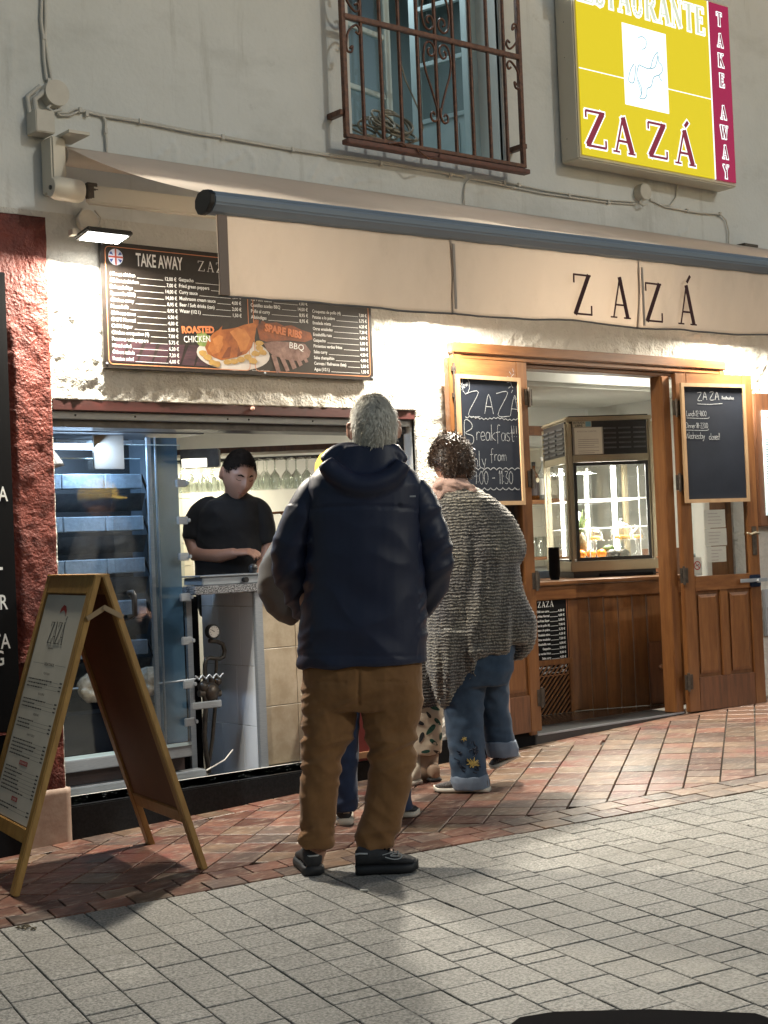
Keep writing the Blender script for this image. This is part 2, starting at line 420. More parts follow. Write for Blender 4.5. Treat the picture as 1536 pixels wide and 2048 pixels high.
def light(name, kind, loc, energy, color=(1, 1, 1), direction=(0, 0, -1), size=.2, size_y=None, spot=None, blend=.5):
    l = bpy.data.lights.new(name, kind); l.energy = energy; l.color = color
    if kind == 'AREA':
        l.size = size
        if size_y: l.shape = 'RECTANGLE'; l.size_y = size_y
    else: l.shadow_soft_size = size
    if kind == 'SPOT': l.spot_size = spot or 2.4; l.spot_blend = blend
    o = bpy.data.objects.new(name, l); COL.objects.link(o); o.location = loc
    o.rotation_euler = Vector(direction).to_track_quat('-Z', 'Y').to_euler()
    return o

# sans lettering from the built-in font
_gl = {}; _adv = {}
def _eval(txt, bold):
    cu = bpy.data.curves.new('t', 'FONT'); cu.body = txt; cu.size = 1.0; cu.offset = bold; cu.resolution_u = 2
    ob = bpy.data.objects.new('t', cu); COL.objects.link(ob)
    me = bpy.data.meshes.new_from_object(ob.evaluated_get(bpy.context.evaluated_depsgraph_get()))
    vs = [(v.co.x, v.co.y) for v in me.vertices]; fs = [tuple(p.vertices) for p in me.polygons]
    bpy.data.objects.remove(ob); bpy.data.curves.remove(cu); bpy.data.meshes.remove(me)
    return vs, fs
_wI = max(v[0] for v in _eval('I', 0)[0])
for _c in sorted(set(string.ascii_letters+string.digits+",./()- "+chr(8364)+chr(243)+chr(241))):
    _adv[_c] = max(v[0] for v in _eval(_c+'I', 0)[0])-_wI
    for _b in (0.0, .01, .02, .05): _gl[(_c, _b)] = _eval(_c, _b) if _c != ' ' else ([], [])
_tc = {}
def glyphs(txt, bold=0.0):
    k = (txt, bold)
    if k in _tc: return _tc[k]
    b = min((0.0, .01, .02, .05), key=lambda q: abs(q-bold)); x = 0; vs = []; fs = []
    for ch in txt:
        v, f = _gl[(ch, b)]; o = len(vs)
        vs += [(a+x, c) for a, c in v]; fs += [tuple(i+o for i in t) for t in f]; x += _adv[ch]
    _tc[k] = (vs, fs, max([v[0] for v in vs] or [0])); return _tc[k]
def text(mb, txt, F, x, y, h, width=None, right=False, bold=0.0, sx=1.0, d=0.0, ang=0.0):
    vs, fs, w = glyphs(txt, bold)
    k = h/.7; kx = k*sx
    if width: kx = width/max(w, 1e-6)
    O, U, V, W = F
    off = -w*kx if right else 0
    ca, sa = math.cos(ang), math.sin(ang)
    P = []
    for a, b in vs:
        p, q = a*kx+off, b*k
        P.append(O+U*(x+p*ca-q*sa)+V*(y+p*sa+q*ca)+W*d)
    mb.add(P, fs)

# serif capitals made of strokes: (x0,y0,x1,y1,weight)
def arc(cx, cy, rx, ry, a0, a1, w, n=7):
    P = [(cx+rx*math.cos(math.radians(a0+(a1-a0)*i/n)), cy+ry*math.sin(math.radians(a0+(a1-a0)*i/n))) for i in range(n+1)]
    return [(P[i][0], P[i][1], P[i+1][0], P[i+1][1], w) for i in range(n)]
tk, th = .13, .05
SER = {
 'Z': (.72, [(.02, .97, .70, .97, th), (.62, .97, .06, .03, tk), (.02, .03, .72, .03, th), (.03, .97, .03, .78, th), (.71, .03, .71, .24, th)]),
 'A': (.80, [(.12, .03, .40, 1.0, th), (.40, 1.0, .70, .03, tk), (.22, .33, .60, .33, th), (0, .02, .25, .02, th*.8), (.55, .02, .82, .02, th*.8)]),
 'R': (.78, [(.14, .03, .14, .97, tk), (.02, .98, .40, .98, th), (.02, .02, .28, .02, th)]+arc(.40, .74, .22, .24, 90, -90, tk*.8)+[(.14, .50, .40, .50, th), (.38, .50, .66, .03, tk), (.60, .02, .80, .02, th)]),
 'E': (.66, [(.14, .03, .14, .97, tk), (.02, .98, .58, .98, th), (.02, .02, .62, .02, th), (.14, .52, .46, .52, th), (.58, .98, .58, .80, th), (.62, .02, .62, .22, th), (.46, .62, .46, .42, th)]),
 'S': (.58, arc(.30, .74, .20, .23, 20, 270, tk*.75)+arc(.30, .27, .22, .25, 90, -160, tk*.75)+[(.50, .98, .50, .76, th), (.06, .02, .06, .26, th)]),
 'T': (.70, [(.35, .03, .35, .97, tk), (.03, .98, .67, .98, th), (.03, .98, .03, .78, th), (.67, .98, .67, .78, th), (.22, .02, .48, .02, th)]),
 'U': (.78, [(.14, .97, .14, .32, tk), (.62, .97, .62, .32, th)]+arc(.38, .32, .24, .29, 180, 360, tk*.7)+[(.02, .98, .28, .98, th), (.52, .98, .74, .98, th)]),
 'N': (.82, [(.14, .03, .14, .97, th), (.14, .97, .66, .03, tk), (.66, .03, .66, .97, th), (.02, .98, .20, .98, th), (.56, .98, .78, .98, th), (.04, .02, .26, .02, th)]),
 'K': (.80, [(.14, .03, .14, .97, tk), (.02, .98, .28, .98, th), (.02, .02, .28, .02, th), (.62, .97, .18, .45, th), (.32, .60, .66, .03, tk), (.50, .98, .74, .98, th), (.54, .02, .80, .02, th)]),
 'W': (1.08, [(.08, .97, .30, .03, tk), (.30, .03, .52, .90, th), (.46, .97, .72, .03, tk), (.72, .03, .96, .97, th), (0, .98, .22, .98, th), (.38, .98, .60, .98, th), (.86, .98, 1.06, .98, th)]),
 'Y': (.76, [(.06, .97, .38, .48, tk), (.68, .97, .38, .48, th), (.38, .50, .38, .03, tk), (0, .98, .20, .98, th), (.56, .98, .78, .98, th), (.24, .02, .52, .02, th)]),
}
SER['\u00c1'] = (SER['A'][0], SER['A'][1]+[(.44, 1.10, .58, 1.26, th*1.6)])
def serif(mb, txt, F, x, y, h, gap=.14, grow=0.0, d=0.0, sx=1.0, wk=1.0, xs=None, thick=.0012, slant=0.0):
    O, U, V, W = F
    for i, ch in enumerate(txt):
        if ch == ' ': x += .45*h*sx; continue
        w, st = SER[ch]
        if xs: x = xs[i]
        for k, (a, b, c, e, t) in enumerate(st):
            p = Vector((a*sx*h+slant*b*h, b*h)); q = Vector((c*sx*h+slant*e*h, e*h)); dd = (q-p)
            if dd.length < 1e-6: continue
            dd.normalize(); nn = Vector((-dd.y, dd.x)); t2 = t*wk*h/2+grow; ex = min(t2*.35, th*h*.5)+grow
            if grow: ex = grow
            pts = [p-dd*ex-nn*t2, q+dd*ex-nn*t2, q+dd*ex+nn*t2, p-dd*ex+nn*t2]
            mb.poly([(x+v.x, y+v.y) for v in pts], F, d, d+thick+.00006*k)
        x += (w+gap)*h*sx
    return x
# chalk hand
HW = {
 'Z': (.75, '0,.95 .7,1 .05,.05 .75,0'), 'A': (.7, '0,0 .35,1 .65,0|.12,.38 .58,.36'), 'B': (.6, '.05,0 .08,1 .45,.95 .5,.7 .1,.5 .55,.35 .5,.05 .02,0'),
 'r': (.35, '.05,0 .05,.5|.05,.35 .2,.52 .35,.48'), 'e': (.4, '.03,.25 .35,.28 .3,.5 .1,.5 0,.25 .12,0 .38,.06'), 'a': (.42, '.35,.45 .12,.5 0,.25 .1,0 .3,.1 .36,.5 .38,0'),
 'k': (.4, '.05,0 .05,1|.35,.5 .07,.25 .4,0'), 'f': (.4, '.4,.95 .25,1 .15,.8 .12,-.2|-.02,.5 .35,.55'), 's': (.32, '.3,.45 .1,.5 .05,.35 .28,.18 .2,0 0,.04'),
 't': (.32, '.15,.8 .15,.05 .3,0|0,.52 .32,.52'), '!': (.2, '.1,1 .1,.3|.1,.08 .1,0'), 'O': (.6, '.3,.9 .05,.7 .02,.25 .3,0 .55,.3 .5,.75 .25,.92'), 'n': (.42, '.03,.5 .05,0|.05,.35 .2,.5 .33,.42 .36,0'),
 'l': (.2, '.06,1 .05,.1 .15,0'), 'y': (.4, '.02,.5 .18,.1|.38,.5 .15,-.2 -.05,-.35'), 'o': (.4, '.2,.5 .03,.35 .05,.05 .25,0 .38,.25 .3,.47 .18,.5'),
 'm': (.62, '.03,.5 .05,0|.05,.35 .2,.5 .28,.4 .3,0|.3,.38 .45,.5 .55,.4 .58,0'), '9': (.42, '.38,.75 .2,.55 .05,.75 .2,.98 .38,.8 .3,0'), '1': (.2, '.05,.8 .15,1 .13,0'),
 '0': (.48, '.24,1 .05,.7 .05,.25 .24,0 .42,.3 .42,.75 .22,1'), '3': (.42, '.05,.95 .35,.95 .15,.55 .38,.35 .25,.02 .02,.08'), '5': (.42, '.38,1 .08,1 .06,.6 .35,.5 .35,.1 .03,.02'),
 '8': (.42, '.35,.9 .1,.95 .08,.65 .35,.35 .3,.03 .05,.1 .08,.4 .38,.75 .33,.92'), '2': (.42, '.05,.8 .2,1 .38,.8 .05,.02 .42,.02'), '6': (.42, '.35,.95 .08,.5 .1,.05 .35,.08 .35,.4 .1,.4'),
 ':': (.15, '.06,.65 .06,.58|.06,.2 .06,.13'), '-': (.35, '.03,.45 .33,.47'), 'L': (.45, '.08,1 .05,.02 .45,.05'), 'u': (.4, '.03,.5 .05,.08 .25,.02 .34,.15|.35,.5 .37,0'), 'c': (.36, '.33,.42 .12,.5 .02,.25 .12,0 .35,.06'),
 'h': (.42, '.05,1 .05,0|.05,.35 .22,.5 .35,.38 .37,0'), 'i': (.15, '.05,.5 .06,0|.06,.75 .07,.7'), 'D': (.6, '.05,0 .07,1 .4,.9 .55,.5 .38,.1 .02,0'), 'W': (.75, '0,1 .15,0 .35,.8 .5,0 .72,1'), 'w': (.55, '0,.5 .12,0 .27,.4 .38,0 .55,.5'),
 'd': (.42, '.35,.4 .1,.5 0,.2 .12,0 .33,.12|.37,1 .37,0'), 'N': (.55, '0,0 .03,1 .45,0 .5,1'), 'x': (.4, '0,.5 .35,0|.35,.5 0,0'), '\u0301': (.1, '0,0 0,0')}
def chalk(mb, txt, F, x, y, h, wd=.005, sp=.12, ang=0.0):
    O, U, V, W = F; ca, sa = math.cos(ang), math.sin(ang); cx = 0
    for ch in txt:
        if ch == ' ': cx += .35*h; continue
        w, s = HW[ch]
        for pl in s.split('|'):
            P = [tuple(float(q) for q in t.split(',')) for t in pl.split()]
            P = [((cx+a*h), b*h) for a, b in P]
            P = [(x+a*ca-b*sa+random.uniform(-1, 1)*.004*h, y+a*sa+b*ca+random.uniform(-1, 1)*.01*h) for a, b in P]
            ribbon(mb, P, F, wd*random.uniform(.8, 1.15))
        cx += (w+sp)*h
def ribbon(mb, P, F, wd, d=0.0, t=.0007, closed=False, smooth=True):
    if smooth and len(P) > 2:
        Q = []
        n = len(P)
        for i in range(n-1 if not closed else n):
            p0 = P[i-1] if (i > 0 or closed) else P[i]; p1 = P[i]; p2 = P[(i+1) % n]; p3 = P[(i+2) % n] if (i+2 < n or closed) else P[(i+1) % n]
            for j in range(4):
                u = j/4
                Q.append(tuple(.5*((2*p1[c])+(-p0[c]+p2[c])*u+(2*p0[c]-5*p1[c]+4*p2[c]-p3[c])*u*u+(-p0[c]+3*p1[c]-3*p2[c]+p3[c])*u**3) for c in (0, 1)))
        if not closed: Q.append(P[-1])
        P = Q
    n = len(P); L = []; R = []
    for i, p in enumerate(P):
        a = P[(i-1) % n] if (i > 0 or closed) else P[i]; b = P[(i+1) % n] if (i < n-1 or closed) else P[i]
        d2 = Vector((b[0]-a[0], b[1]-a[1])); d2 = d2.normalized() if d2.length > 1e-9 else Vector((1, 0))
        L.append((p[0]-d2.y*wd/2, p[1]+d2.x*wd/2)); R.append((p[0]+d2.y*wd/2, p[1]-d2.x*wd/2))
    O, U, V, W = F
    vs = [O+U*x+V*y+W*(d+t) for x, y in L]+[O+U*x+V*y+W*(d+t) for x, y in R]
    fs = [(i, (i+1) % n, n+(i+1) % n, n+i) for i in range(n-1 if not closed else n)]
    mb.add(vs, fs)
def uv(F, P):
    O, U, V, W = F; q = Vector(P)-O; return (q.dot(U), q.dot(V))
def disc(cx, cy, rx, ry=None, n=28, a0=0, a1=360):
    ry = ry or rx
    return [(cx+rx*math.cos(math.radians(a0+(a1-a0)*i/n)), cy+ry*math.sin(math.radians(a0+(a1-a0)*i/n))) for i in range(n)]

# numpy value noise
def _h(ix, iy, s): 
    v = np.sin(ix*127.1+iy*311.7+s*74.7)*43758.5453
    return v-np.floor(v)
def vn(x, y, s=0):
    ix = np.floor(x); iy = np.floor(y); fx = x-ix; fy = y-iy
    fx = fx*fx*(3-2*fx); fy = fy*fy*(3-2*fy)
    a = _h(ix, iy, s); b = _h(ix+1, iy, s); c = _h(ix, iy+1, s); d = _h(ix+1, iy+1, s)
    return a+(b-a)*fx+(c-a)*fy+(a-b-c+d)*fx*fy
def fbm(x, y, o=4, s=0):
    t = 0; a = .5
    for i in range(o): t = t+a*vn(x, y, s+i*13); x = x*2.03; y = y*2.03; a *= .5
    return t
def relief(name, xs, zs, holes, disp, m, parent, Y=6.0, skirt=.03):
    """a plastered face in the plane y=Y with real relief: grid, openings left out, edges turned back"""
    X, Z = np.meshgrid(xs, zs); D = disp(X, Z); nx, nz = len(xs), len(zs)
    V = np.stack([X, Y-D, Z], -1).reshape(-1, 3)
    cx = (xs[:-1]+xs[1:])/2; cz = (zs[:-1]+zs[1:])/2
    CX, CZ = np.meshgrid(cx, cz); keep = np.ones(CX.shape, bool)
    for (a, b, c, d) in holes: keep &= ~((CX > a) & (CX < b) & (CZ > c) & (CZ < d))
    j, i = np.nonzero(keep); q = j*nx+i
    F = np.stack([q, q+1, q+nx+1, q+nx], -1)
    used = np.unique(F); rm = -np.ones(len(V), int); rm[used] = np.arange(len(used)); V = V[used]; F = rm[F]
    me = bpy.data.meshes.new(name); me.from_pydata(V.tolist(), [], F.tolist()); me.materials.append(m)
    bm = bmesh.new(); bm.from_mesh(me)
    be = [e for e in bm.edges if e.is_boundary]
    r = bmesh.ops.extrude_edge_only(bm, edges=be)
    for v in [g for g in r['geom'] if isinstance(g, bmesh.types.BMVert)]: v.co.y = Y+skirt
    for f in bm.faces: f.smooth = True
    bm.to_mesh(me); bm.free()
    o = bpy.data.objects.new(name, me); COL.objects.link(o)
    if parent: setp(o, parent)
    return o
def remesh(mb, name, m, parent, vox=.009, disp=None, smooth=2, it2=1):
    """join overlapping lofts into one continuous skin"""
    o = mb.build(name, m, None)
    md = o.modifiers.new('r', 'REMESH'); md.mode = 'VOXEL'; md.voxel_size = vox
    md2 = o.modifiers.new('s', 'SMOOTH'); md2.iterations = smooth; md2.factor = .6
    me = bpy.data.meshes.new_from_object(o.evaluated_get(bpy.context.evaluated_depsgraph_get()))
    me.materials.clear(); me.materials.append(m)
    old = o.data; o.modifiers.clear(); o.data = me; bpy.data.meshes.remove(old)
    n = len(me.vertices)
    if disp:
        nr = [v.normal.copy() for v in me.vertices]
        for v, q in zip(me.vertices, nr): v.co = v.co + q*disp(v.co, q)
    me.polygons.foreach_set('use_smooth', [True]*len(me.polygons))
    me.update()
    if parent: setp(o, parent)
    return o
# ================================================================== GROUND
PA = math.radians(-12.0)                      # run of the paving, a little askew to the house
pu = Vector((math.cos(PA), math.sin(PA), 0)); pv = Vector((-math.sin(PA), math.cos(PA), 0))
PB = Vector((3.774, 4.563, 0))                # a point of the line between red and grey paving
NG = Vector((-SX, -SY, 1)).normalized()
def to3(a, b, dz=0):
    p = PB+pu*a+pv*b
    return Vector((p.x, p.y, gz(p.x, p.y)+dz))
mb = MB()
mb.add([(-30, -30, gz(-30, -30)-.014), (40, -30, gz(40, -30)-.014), (40, 6.3, gz(40, 6.3)-.014), (-30, 6.3, gz(-30, 6.3)-.014)], [(0, 1, 2, 3)])
ground = mb.build('ground', M_GROUT); tag(ground, 'dark jointing bed under the paving of the lane', kind='structure')
opp = bpy.data.objects.new('opposite_house', None); COL.objects.link(opp); opp.location = (3, -9, 0); BASES[opp.name] = Vector((3, -9, 0))
tag(opp, 'low plastered house across the lane behind the camera', 'building')
mb = MB(); mb.box(-25, 35, -9.5, -9, -2.5, 4.2); mb.build('house_wall', mat('dim_opposite_plaster', (.30, .27, .22), (.22, .20, .17), rough=.9, nscale=2), opp)
for i in range(9):
    x = -14+i*4.5
    mb = MB(); mb.box(x, x+1.3, -9.0, -8.97, -.6, 1.9); mb.build('shutter', mat('dark_green_shutter', (.03, .05, .04), rough=.6), opp)

street = bpy.data.objects.new('street_paving', None); COL.objects.link(street); BASES[street.name] = Vector((0, 0, 0))
tag(street, 'grey granite block paving of the pedestrian lane', kind='structure')
redp = bpy.data.objects.new('red_tile_pavement', None); COL.objects.link(redp); BASES[redp.name] = Vector((0, 0, 0))
tag(redp, 'worn red and ochre tile strip along the shop front', kind='structure')

def clip(poly, keep):
    """keep = list of (px,py,nx,ny): half planes (p-p0).n >= 0"""
    for (x, y, nx, ny) in keep:
        out = []
        for i in range(len(poly)):
            a = poly[i]; b = poly[(i+1) % len(poly)]
            da = (a[0]-x)*nx+(a[1]-y)*ny; db = (b[0]-x)*nx+(b[1]-y)*ny
            if da >= 0: out.append(a)
            if (da >= 0) != (db >= 0):
                t = da/(da-db); out.append((a[0]+(b[0]-a[0])*t, a[1]+(b[1]-a[1])*t))
        poly = out
        if len(poly) < 3: return []
    return poly
def parea(p): return abs(sum(p[i][0]*p[(i+1) % len(p)][1]-p[(i+1) % len(p)][0]*p[i][1] for i in range(len(p))))/2
def shrink(p, d):
    cx = sum(a for a, b in p)/len(p); cy = sum(b for a, b in p)/len(p); n = len(p); out = []
    ar = sum(p[i][0]*p[(i+1) % n][1]-p[(i+1) % n][0]*p[i][1] for i in range(n)); sg = 1 if ar > 0 else -1
    for i in range(n):
        a, b, c = Vector(p[i-1]), Vector(p[i]), Vector(p[(i+1) % n])
        d1 = (b-a); d2 = (c-b)
        if d1.length < 1e-5 or d2.length < 1e-5: out.append(p[i]); continue
        n1 = Vector((-d1.y, d1.x)).normalized()*sg; n2 = Vector((-d2.y, d2.x)).normalized()*sg
        k = n1+n2
        k = k/max(k.length_squared*.5, .35) if k.length > 1e-5 else n1
        out.append((b.x+k.x*d, b.y+k.y*d))
    return out
def tile_mesh_data(p, ch=.004, h=.03, rise=0.0, tilt=(0, 0)):
    q = shrink(p, ch); n = len(p); T = lambda a, b: a*tilt[0]+b*tilt[1]
    vs = [(x, y, T(x, y)+rise) for x, y in q]+[(x, y, T(x, y)+rise-ch*.8) for x, y in p]+[(x, y, -h) for x, y in p]
    fs = [tuple(range(n))]+[(i, n+i, n+(i+1) % n, (i+1) % n) for i in range(n)]+[(n+i, 2*n+i, 2*n+(i+1) % n, n+(i+1) % n) for i in range(n)]
    return vs, fs
RG = Matrix.Rotation(0, 4, 'Z')
slope_q = Vector((0, 0, 1)).rotation_difference(NG).to_matrix().to_4x4()
mesh_cache = {}
def place_tile(name, p, ang, parent, m, ch, key=None, rise=0.0, tilt=(0, 0)):
    """p: polygon in world xy; own mesh centred at its middle, shared when key given"""
    cx = sum(a for a, b in p)/len(p); cy = sum(b for a, b in p)/len(p)
    ca, sa = math.cos(-ang), math.sin(-ang)
    loc = [((a-cx)*ca-(b-cy)*sa, (a-cx)*sa+(b-cy)*ca) for a, b in p]
    k = (key, m.name) if key else None
    if k and k in mesh_cache: me = mesh_cache[k]
    else:
        vs, fs = tile_mesh_data(loc, ch)
        me = bpy.data.meshes.new(name); me.from_pydata(vs, [], fs); me.materials.append(m); me.update()
        if k: mesh_cache[k] = me
    o = bpy.data.objects.new(name, me); COL.objects.link(o); o.parent = parent
    q = Matrix.Rotation(tilt[0], 4, 'X') @ Matrix.Rotation(tilt[1], 4, 'Y')
    o.matrix_local = Matrix.Translation((cx, cy, gz(cx, cy)+rise)) @ slope_q @ Matrix.Rotation(ang, 4, 'Z') @ q
    return o
def vis(x, y, mg=90):
    d = Vector((x, y, gz(x, y)))-CO; z = d.dot(CF)
    if z < .3: return False
    X = 768+FPX*d.dot(CR)/z; Y = 1024-FPX*d.dot(CU)/z
    return -mg < X < 1536+mg and -mg < Y < 2048+mg
rnd = random.Random(11)
# -- grey granite blocks, columns square to the joint line, broken bond
cells = []
Wc = .150
for i in range(-60, 60):
    a0 = i*Wc+.0
    b = -.006; first = True
    while b > -8:
        L = rnd.uniform(.045, .15) if first else rnd.choice([.15, .15, .15, .15, .15, .158, .142, .075, .215])
        cells.append((a0, b-L, a0+Wc, b, L if not first else 9)); b -= L; first = False
cells2 = []
for (a0, b0, a1, b1, L) in cells:
    c = PB+pu*((a0+a1)/2)+pv*((b0+b1)/2)
    dist = (c-Vector((0, 0, 0))).length
    cells2.append((dist, a0, b0, a1, b1, L, vis(c.x, c.y), c))
cells2.sort(key=lambda t: t[0])
nvis = 0; far = MB()
for (dist, a0, b0, a1, b1, L, v, c) in cells2:
    if c.x < -1.5 or c.y < .3 or c.x > 12: continue
    j = .0022+rnd.random()*.0012
    P = [PB+pu*x+pv*y for x, y in ((a0+j, b0+j), (a1-j, b0+j), (a1-j, b1-j), (a0+j, b1-j))]
    P = [(q.x, q.y) for q in P]
    full = L < 5
    rise = rnd.uniform(-.0015, .0015)
    if v and nvis < 299:
        nvis += 1
        place_tile('paving_block', P, PA, street, M_SLAB, .0022, ('blk', round(L, 3)) if full else None, rise, (rnd.uniform(-.004, .004), rnd.uniform(-.004, .004)))
    elif dist < 9 or v:
        cx, cy = c.x, c.y; z = gz(cx, cy)+rise; vs, fs = tile_mesh_data([(x-cx, y-cy) for x, y in P], .004, .02)
        far.add([(x+cx, y+cy, z2+z+SX*x+SY*y) for x, y, z2 in vs], fs)
o = far.build('distant_paving', mat('grey_granite_paving_far', (.13, .12, .10), (.36, .335, .29), rough=.66, nscale=100, contrast=1.5, bump=.5, bscale=200, bdist=.002), street, fix=False); tag(o, kind='stuff')
# -- red tiles: border row of squares, then square tiles laid on the diagonal
DA = math.radians(37.5); du = Vector((math.cos(DA), math.sin(DA))); dv = Vector((-math.sin(DA), math.cos(DA)))
bu = Vector((pu.x, pu.y)); bv = Vector((pv.x, pv.y)); B0 = Vector((PB.x, PB.y))
BW = .255
tiles = []
def half(x, y, n): return (x, y, n[0], n[1])
wallY = 5.992
for r in range(2):
    off = r*.07
    for i in range(-40, 60):
        a0 = i*.145+off; b0 = .004+r*.125; j = .003
        P = [B0+bu*x+bv*y for x, y in ((a0+j, b0+j), (a0+.145-j, b0+j), (a0+.145-j, b0+.125-j), (a0+j, b0+.125-j))]
        tiles.append(([tuple(q) for q in P], PA, 'brd', 0))
for i in range(-45, 70):
    for k in range(-45, 60):
        s = .160; j = .0035
        sh = .0
        a0 = i*s+sh; b0 = k*s
        P = [B0+du*x+dv*y for x, y in ((a0+j, b0+j), (a0+s-j, b0+j), (a0+s-j, b0+s-j), (a0+j, b0+s-j))]
        c = sum(P, Vector((0, 0)))/4
        if c.x < 1.0 or c.x > 11 or c.y > 6.3: continue
        q0 = B0+bv*(BW+.003)
        W0 = 5.862
        Q = clip([tuple(q) for q in P], [half(q0.x, q0.y, bv), (0, W0, 0, -1)])
        if Q and parea(Q) > .0012: tiles.append((Q, DA, 'dia' if parea(Q) > .9999*(s-2*j)**2 else None, 1))
for i in range(-10, 80):                      # band along the wall foot
    a0 = 1.0+i*.145; j = .003
    tiles.append(([(a0+j, 5.865+j), (a0+.145-j, 5.865+j), (a0+.145-j, wallY), (a0+j, wallY)], 0.0, None, 2))
lst = []
for (P, ang, key, kind) in tiles:
    cx = sum(a for a, b in P)/len(P); cy = sum(b for a, b in P)/len(P)
    if kind == 0 and cx > 9.5: continue
    if cy > 6 or (cy > 5.99): continue
    lst.append(((cx*cx+cy*cy)**.5, P, ang, key, kind, vis(cx, cy, 30), cx, cy))
lst.sort(key=lambda t: t[0])
n = 0; far = MB()
for (dist, P, ang, key, kind, v, cx, cy) in lst:
    redness = vn(np.array(cx*2.1), np.array(cy*2.1), 5)+rnd.uniform(-.35, .35)
    ochre = cx > 4.1
    m = M_BRICKTILE3 if rnd.random() < .16 else (M_BRICKTILE2 if (rnd.random() < (.55 if ochre else .18)) else M_BRICKTILE)
    if v and n < 299:
        n += 1
        place_tile('floor_tile', P, ang, redp, m, .002, key, rnd.uniform(-.0012, .0012), (rnd.uniform(-.006, .006), rnd.uniform(-.006, .006)))
    elif cx < 11 and cy > 2.5:
        z = gz(cx, cy); vs, fs = tile_mesh_data([(x-cx, y-cy) for x, y in P], .003, .02)
        far.add([(x+cx, y+cy, z2+z+SX*x+SY*y) for x, y, z2 in vs], fs)
o = far.build('distant_tiles', mat('red_floor_tile_far', (.19, .105, .07), (.10, .06, .045), rough=.42, nscale=5, contrast=1.6, bump=.4, bscale=40), redp, fix=False); tag(o, kind='stuff')

# ================================================================== HOUSE
house = thing('restaurant_building', 'white plastered restaurant front with a serving hatch, a wooden doorway and a red painted pillar', 'building', (5.0, 6.0, 0))
XS = np.unique(np.round(np.concatenate([np.arange(1.2, 11.0, .0135), [2.965, 2.972, 5.04, 5.30, 7.53, 4.70, 5.77]]), 5))
ZS = np.unique(np.round(np.concatenate([np.arange(-.30, 2.95, .0115), np.arange(2.95, 3.45, .0125), np.arange(3.45, 5.6, .02), [0.0, 1.775, 2.12, 2.573, 3.15, 4.75]]), 5))
ridges = [[onY(*p) for p in L] for L in (
    [(295, 335), (300, 322), (318, 312), (332, 300), (345, 285)], [(345, 285), (352, 300), (352, 320), (350, 342)], [(395, 335), (398, 322), (412, 315), (415, 295), (414, 285)],
    [(442, 345), (444, 330), (462, 320), (478, 312), (492, 298)], [(492, 298), (505, 315), (508, 335), (506, 350)], [(552, 352), (556, 335), (562, 322), (556, 305)],
    [(618, 370), (622, 352), (632, 335), (640, 320)], [(650, 375), (665, 358), (680, 352), (676, 335)], [(700, 380), (712, 365), (740, 360), (765, 362)],
    [(950, 385), (965, 380), (990, 378)], [(1345, 485), (1358, 470), (1372, 462), (1380, 440)], [(20, 40), (24, 100), (22, 150)], [(280, 320), (270, 330)], [(410, 285), (440, 278), (480, 270)])]
def disp_wall(X, Z):
    low = np.clip((2.62-Z)/.35, 0, 1)*np.clip((Z+.2)/.1, 0, 1)
    w = .004*(fbm(X*1.3, Z*1.3, 3, 1)-.5)*4
    f = fbm(X*9, Z*9, 3, 3)
    rid = 1-np.abs(2*fbm(X*13+3*f, Z*15+2*f, 4, 7)-1)*2.2
    lump = np.clip(rid, 0, 1)**1.5
    fine = fbm(X*42, Z*42, 3, 9)-.5
    mid = fbm(X*22, Z*24, 3, 15)-.5
    D = w+low*(.014*lump*np.clip(fbm(X*2.2, Z*2.2, 2, 21)*2.4-.40, .25, 1)+.014*mid+.006*fine)+(1-low)*(.0012*fine+.0022*(fbm(X*6, Z*6, 3, 31)-.5))
    for L in ridges:
        for a, b in zip(L, L[1:]):
            dx, dz = b.x-a.x, b.z-a.z; l2 = dx*dx+dz*dz
            t = np.clip(((X-a.x)*dx+(Z-a.z)*dz)/l2, 0, 1)
            d2 = (X-a.x-t*dx)**2+(Z-a.z-t*dz)**2
            D = D+.0055*np.exp(-d2/(.0125**2))
    return D+.004
HOLES = [(2.972, 5.04, -1, 1.775), (5.30, 7.53, -1, 2.12), (4.70, 5.77, 3.15, 4.75), (1.0, 2.965, -1, 2.573)]
w = relief('wall', XS, ZS, HOLES, disp_wall, M_ROUGH, house)
# upper floor is smoother paint: second material by height
w.data.materials.append(M_WALL)
mi = np.zeros(len(w.data.polygons), np.int32)
cen = np.zeros(len(w.data.polygons)*3); w.data.polygons.foreach_get('center', cen); cen = cen.reshape(-1, 3)
mi[cen[:, 2] > 2.6] = 1
w.data.polygons.foreach_set('material_index', mi); w.data.update()
# red pillar
def disp_pillar(X, Z):
    rec = np.clip((2.80-X)/.03, 0, 1)*np.clip((2.05-Z+.12*vn(X*9, Z*3, 2))/.05, 0, 1)*.02
    lump = fbm(X*11, Z*11, 4, 44)
    ridg = 1-np.abs(2*fbm(X*20, Z*20, 3, 51)-1)*2
    return .016+.012*(lump-.5)*2+.003*np.clip(ridg, 0, 1)-rec+.01*(fbm(X*3, Z*2.2, 2, 60)-.5)*2
relief('red_pillar', np.arange(1.2, 2.9701, .009), np.arange(.085, 2.5731, .009), [(1, 2.60, -1, 2.2)], disp_pillar, M_RED, house, skirt=.05)
def disp_base(X, Z): return .022+.003*(fbm(X*6, Z*6, 3, 5)-.5)
relief('pillar_base', np.linspace(2.62, 2.985, 16), np.linspace(-.19, .085, 12), [], disp_base, M_PINKSTONE, house, skirt=.05)
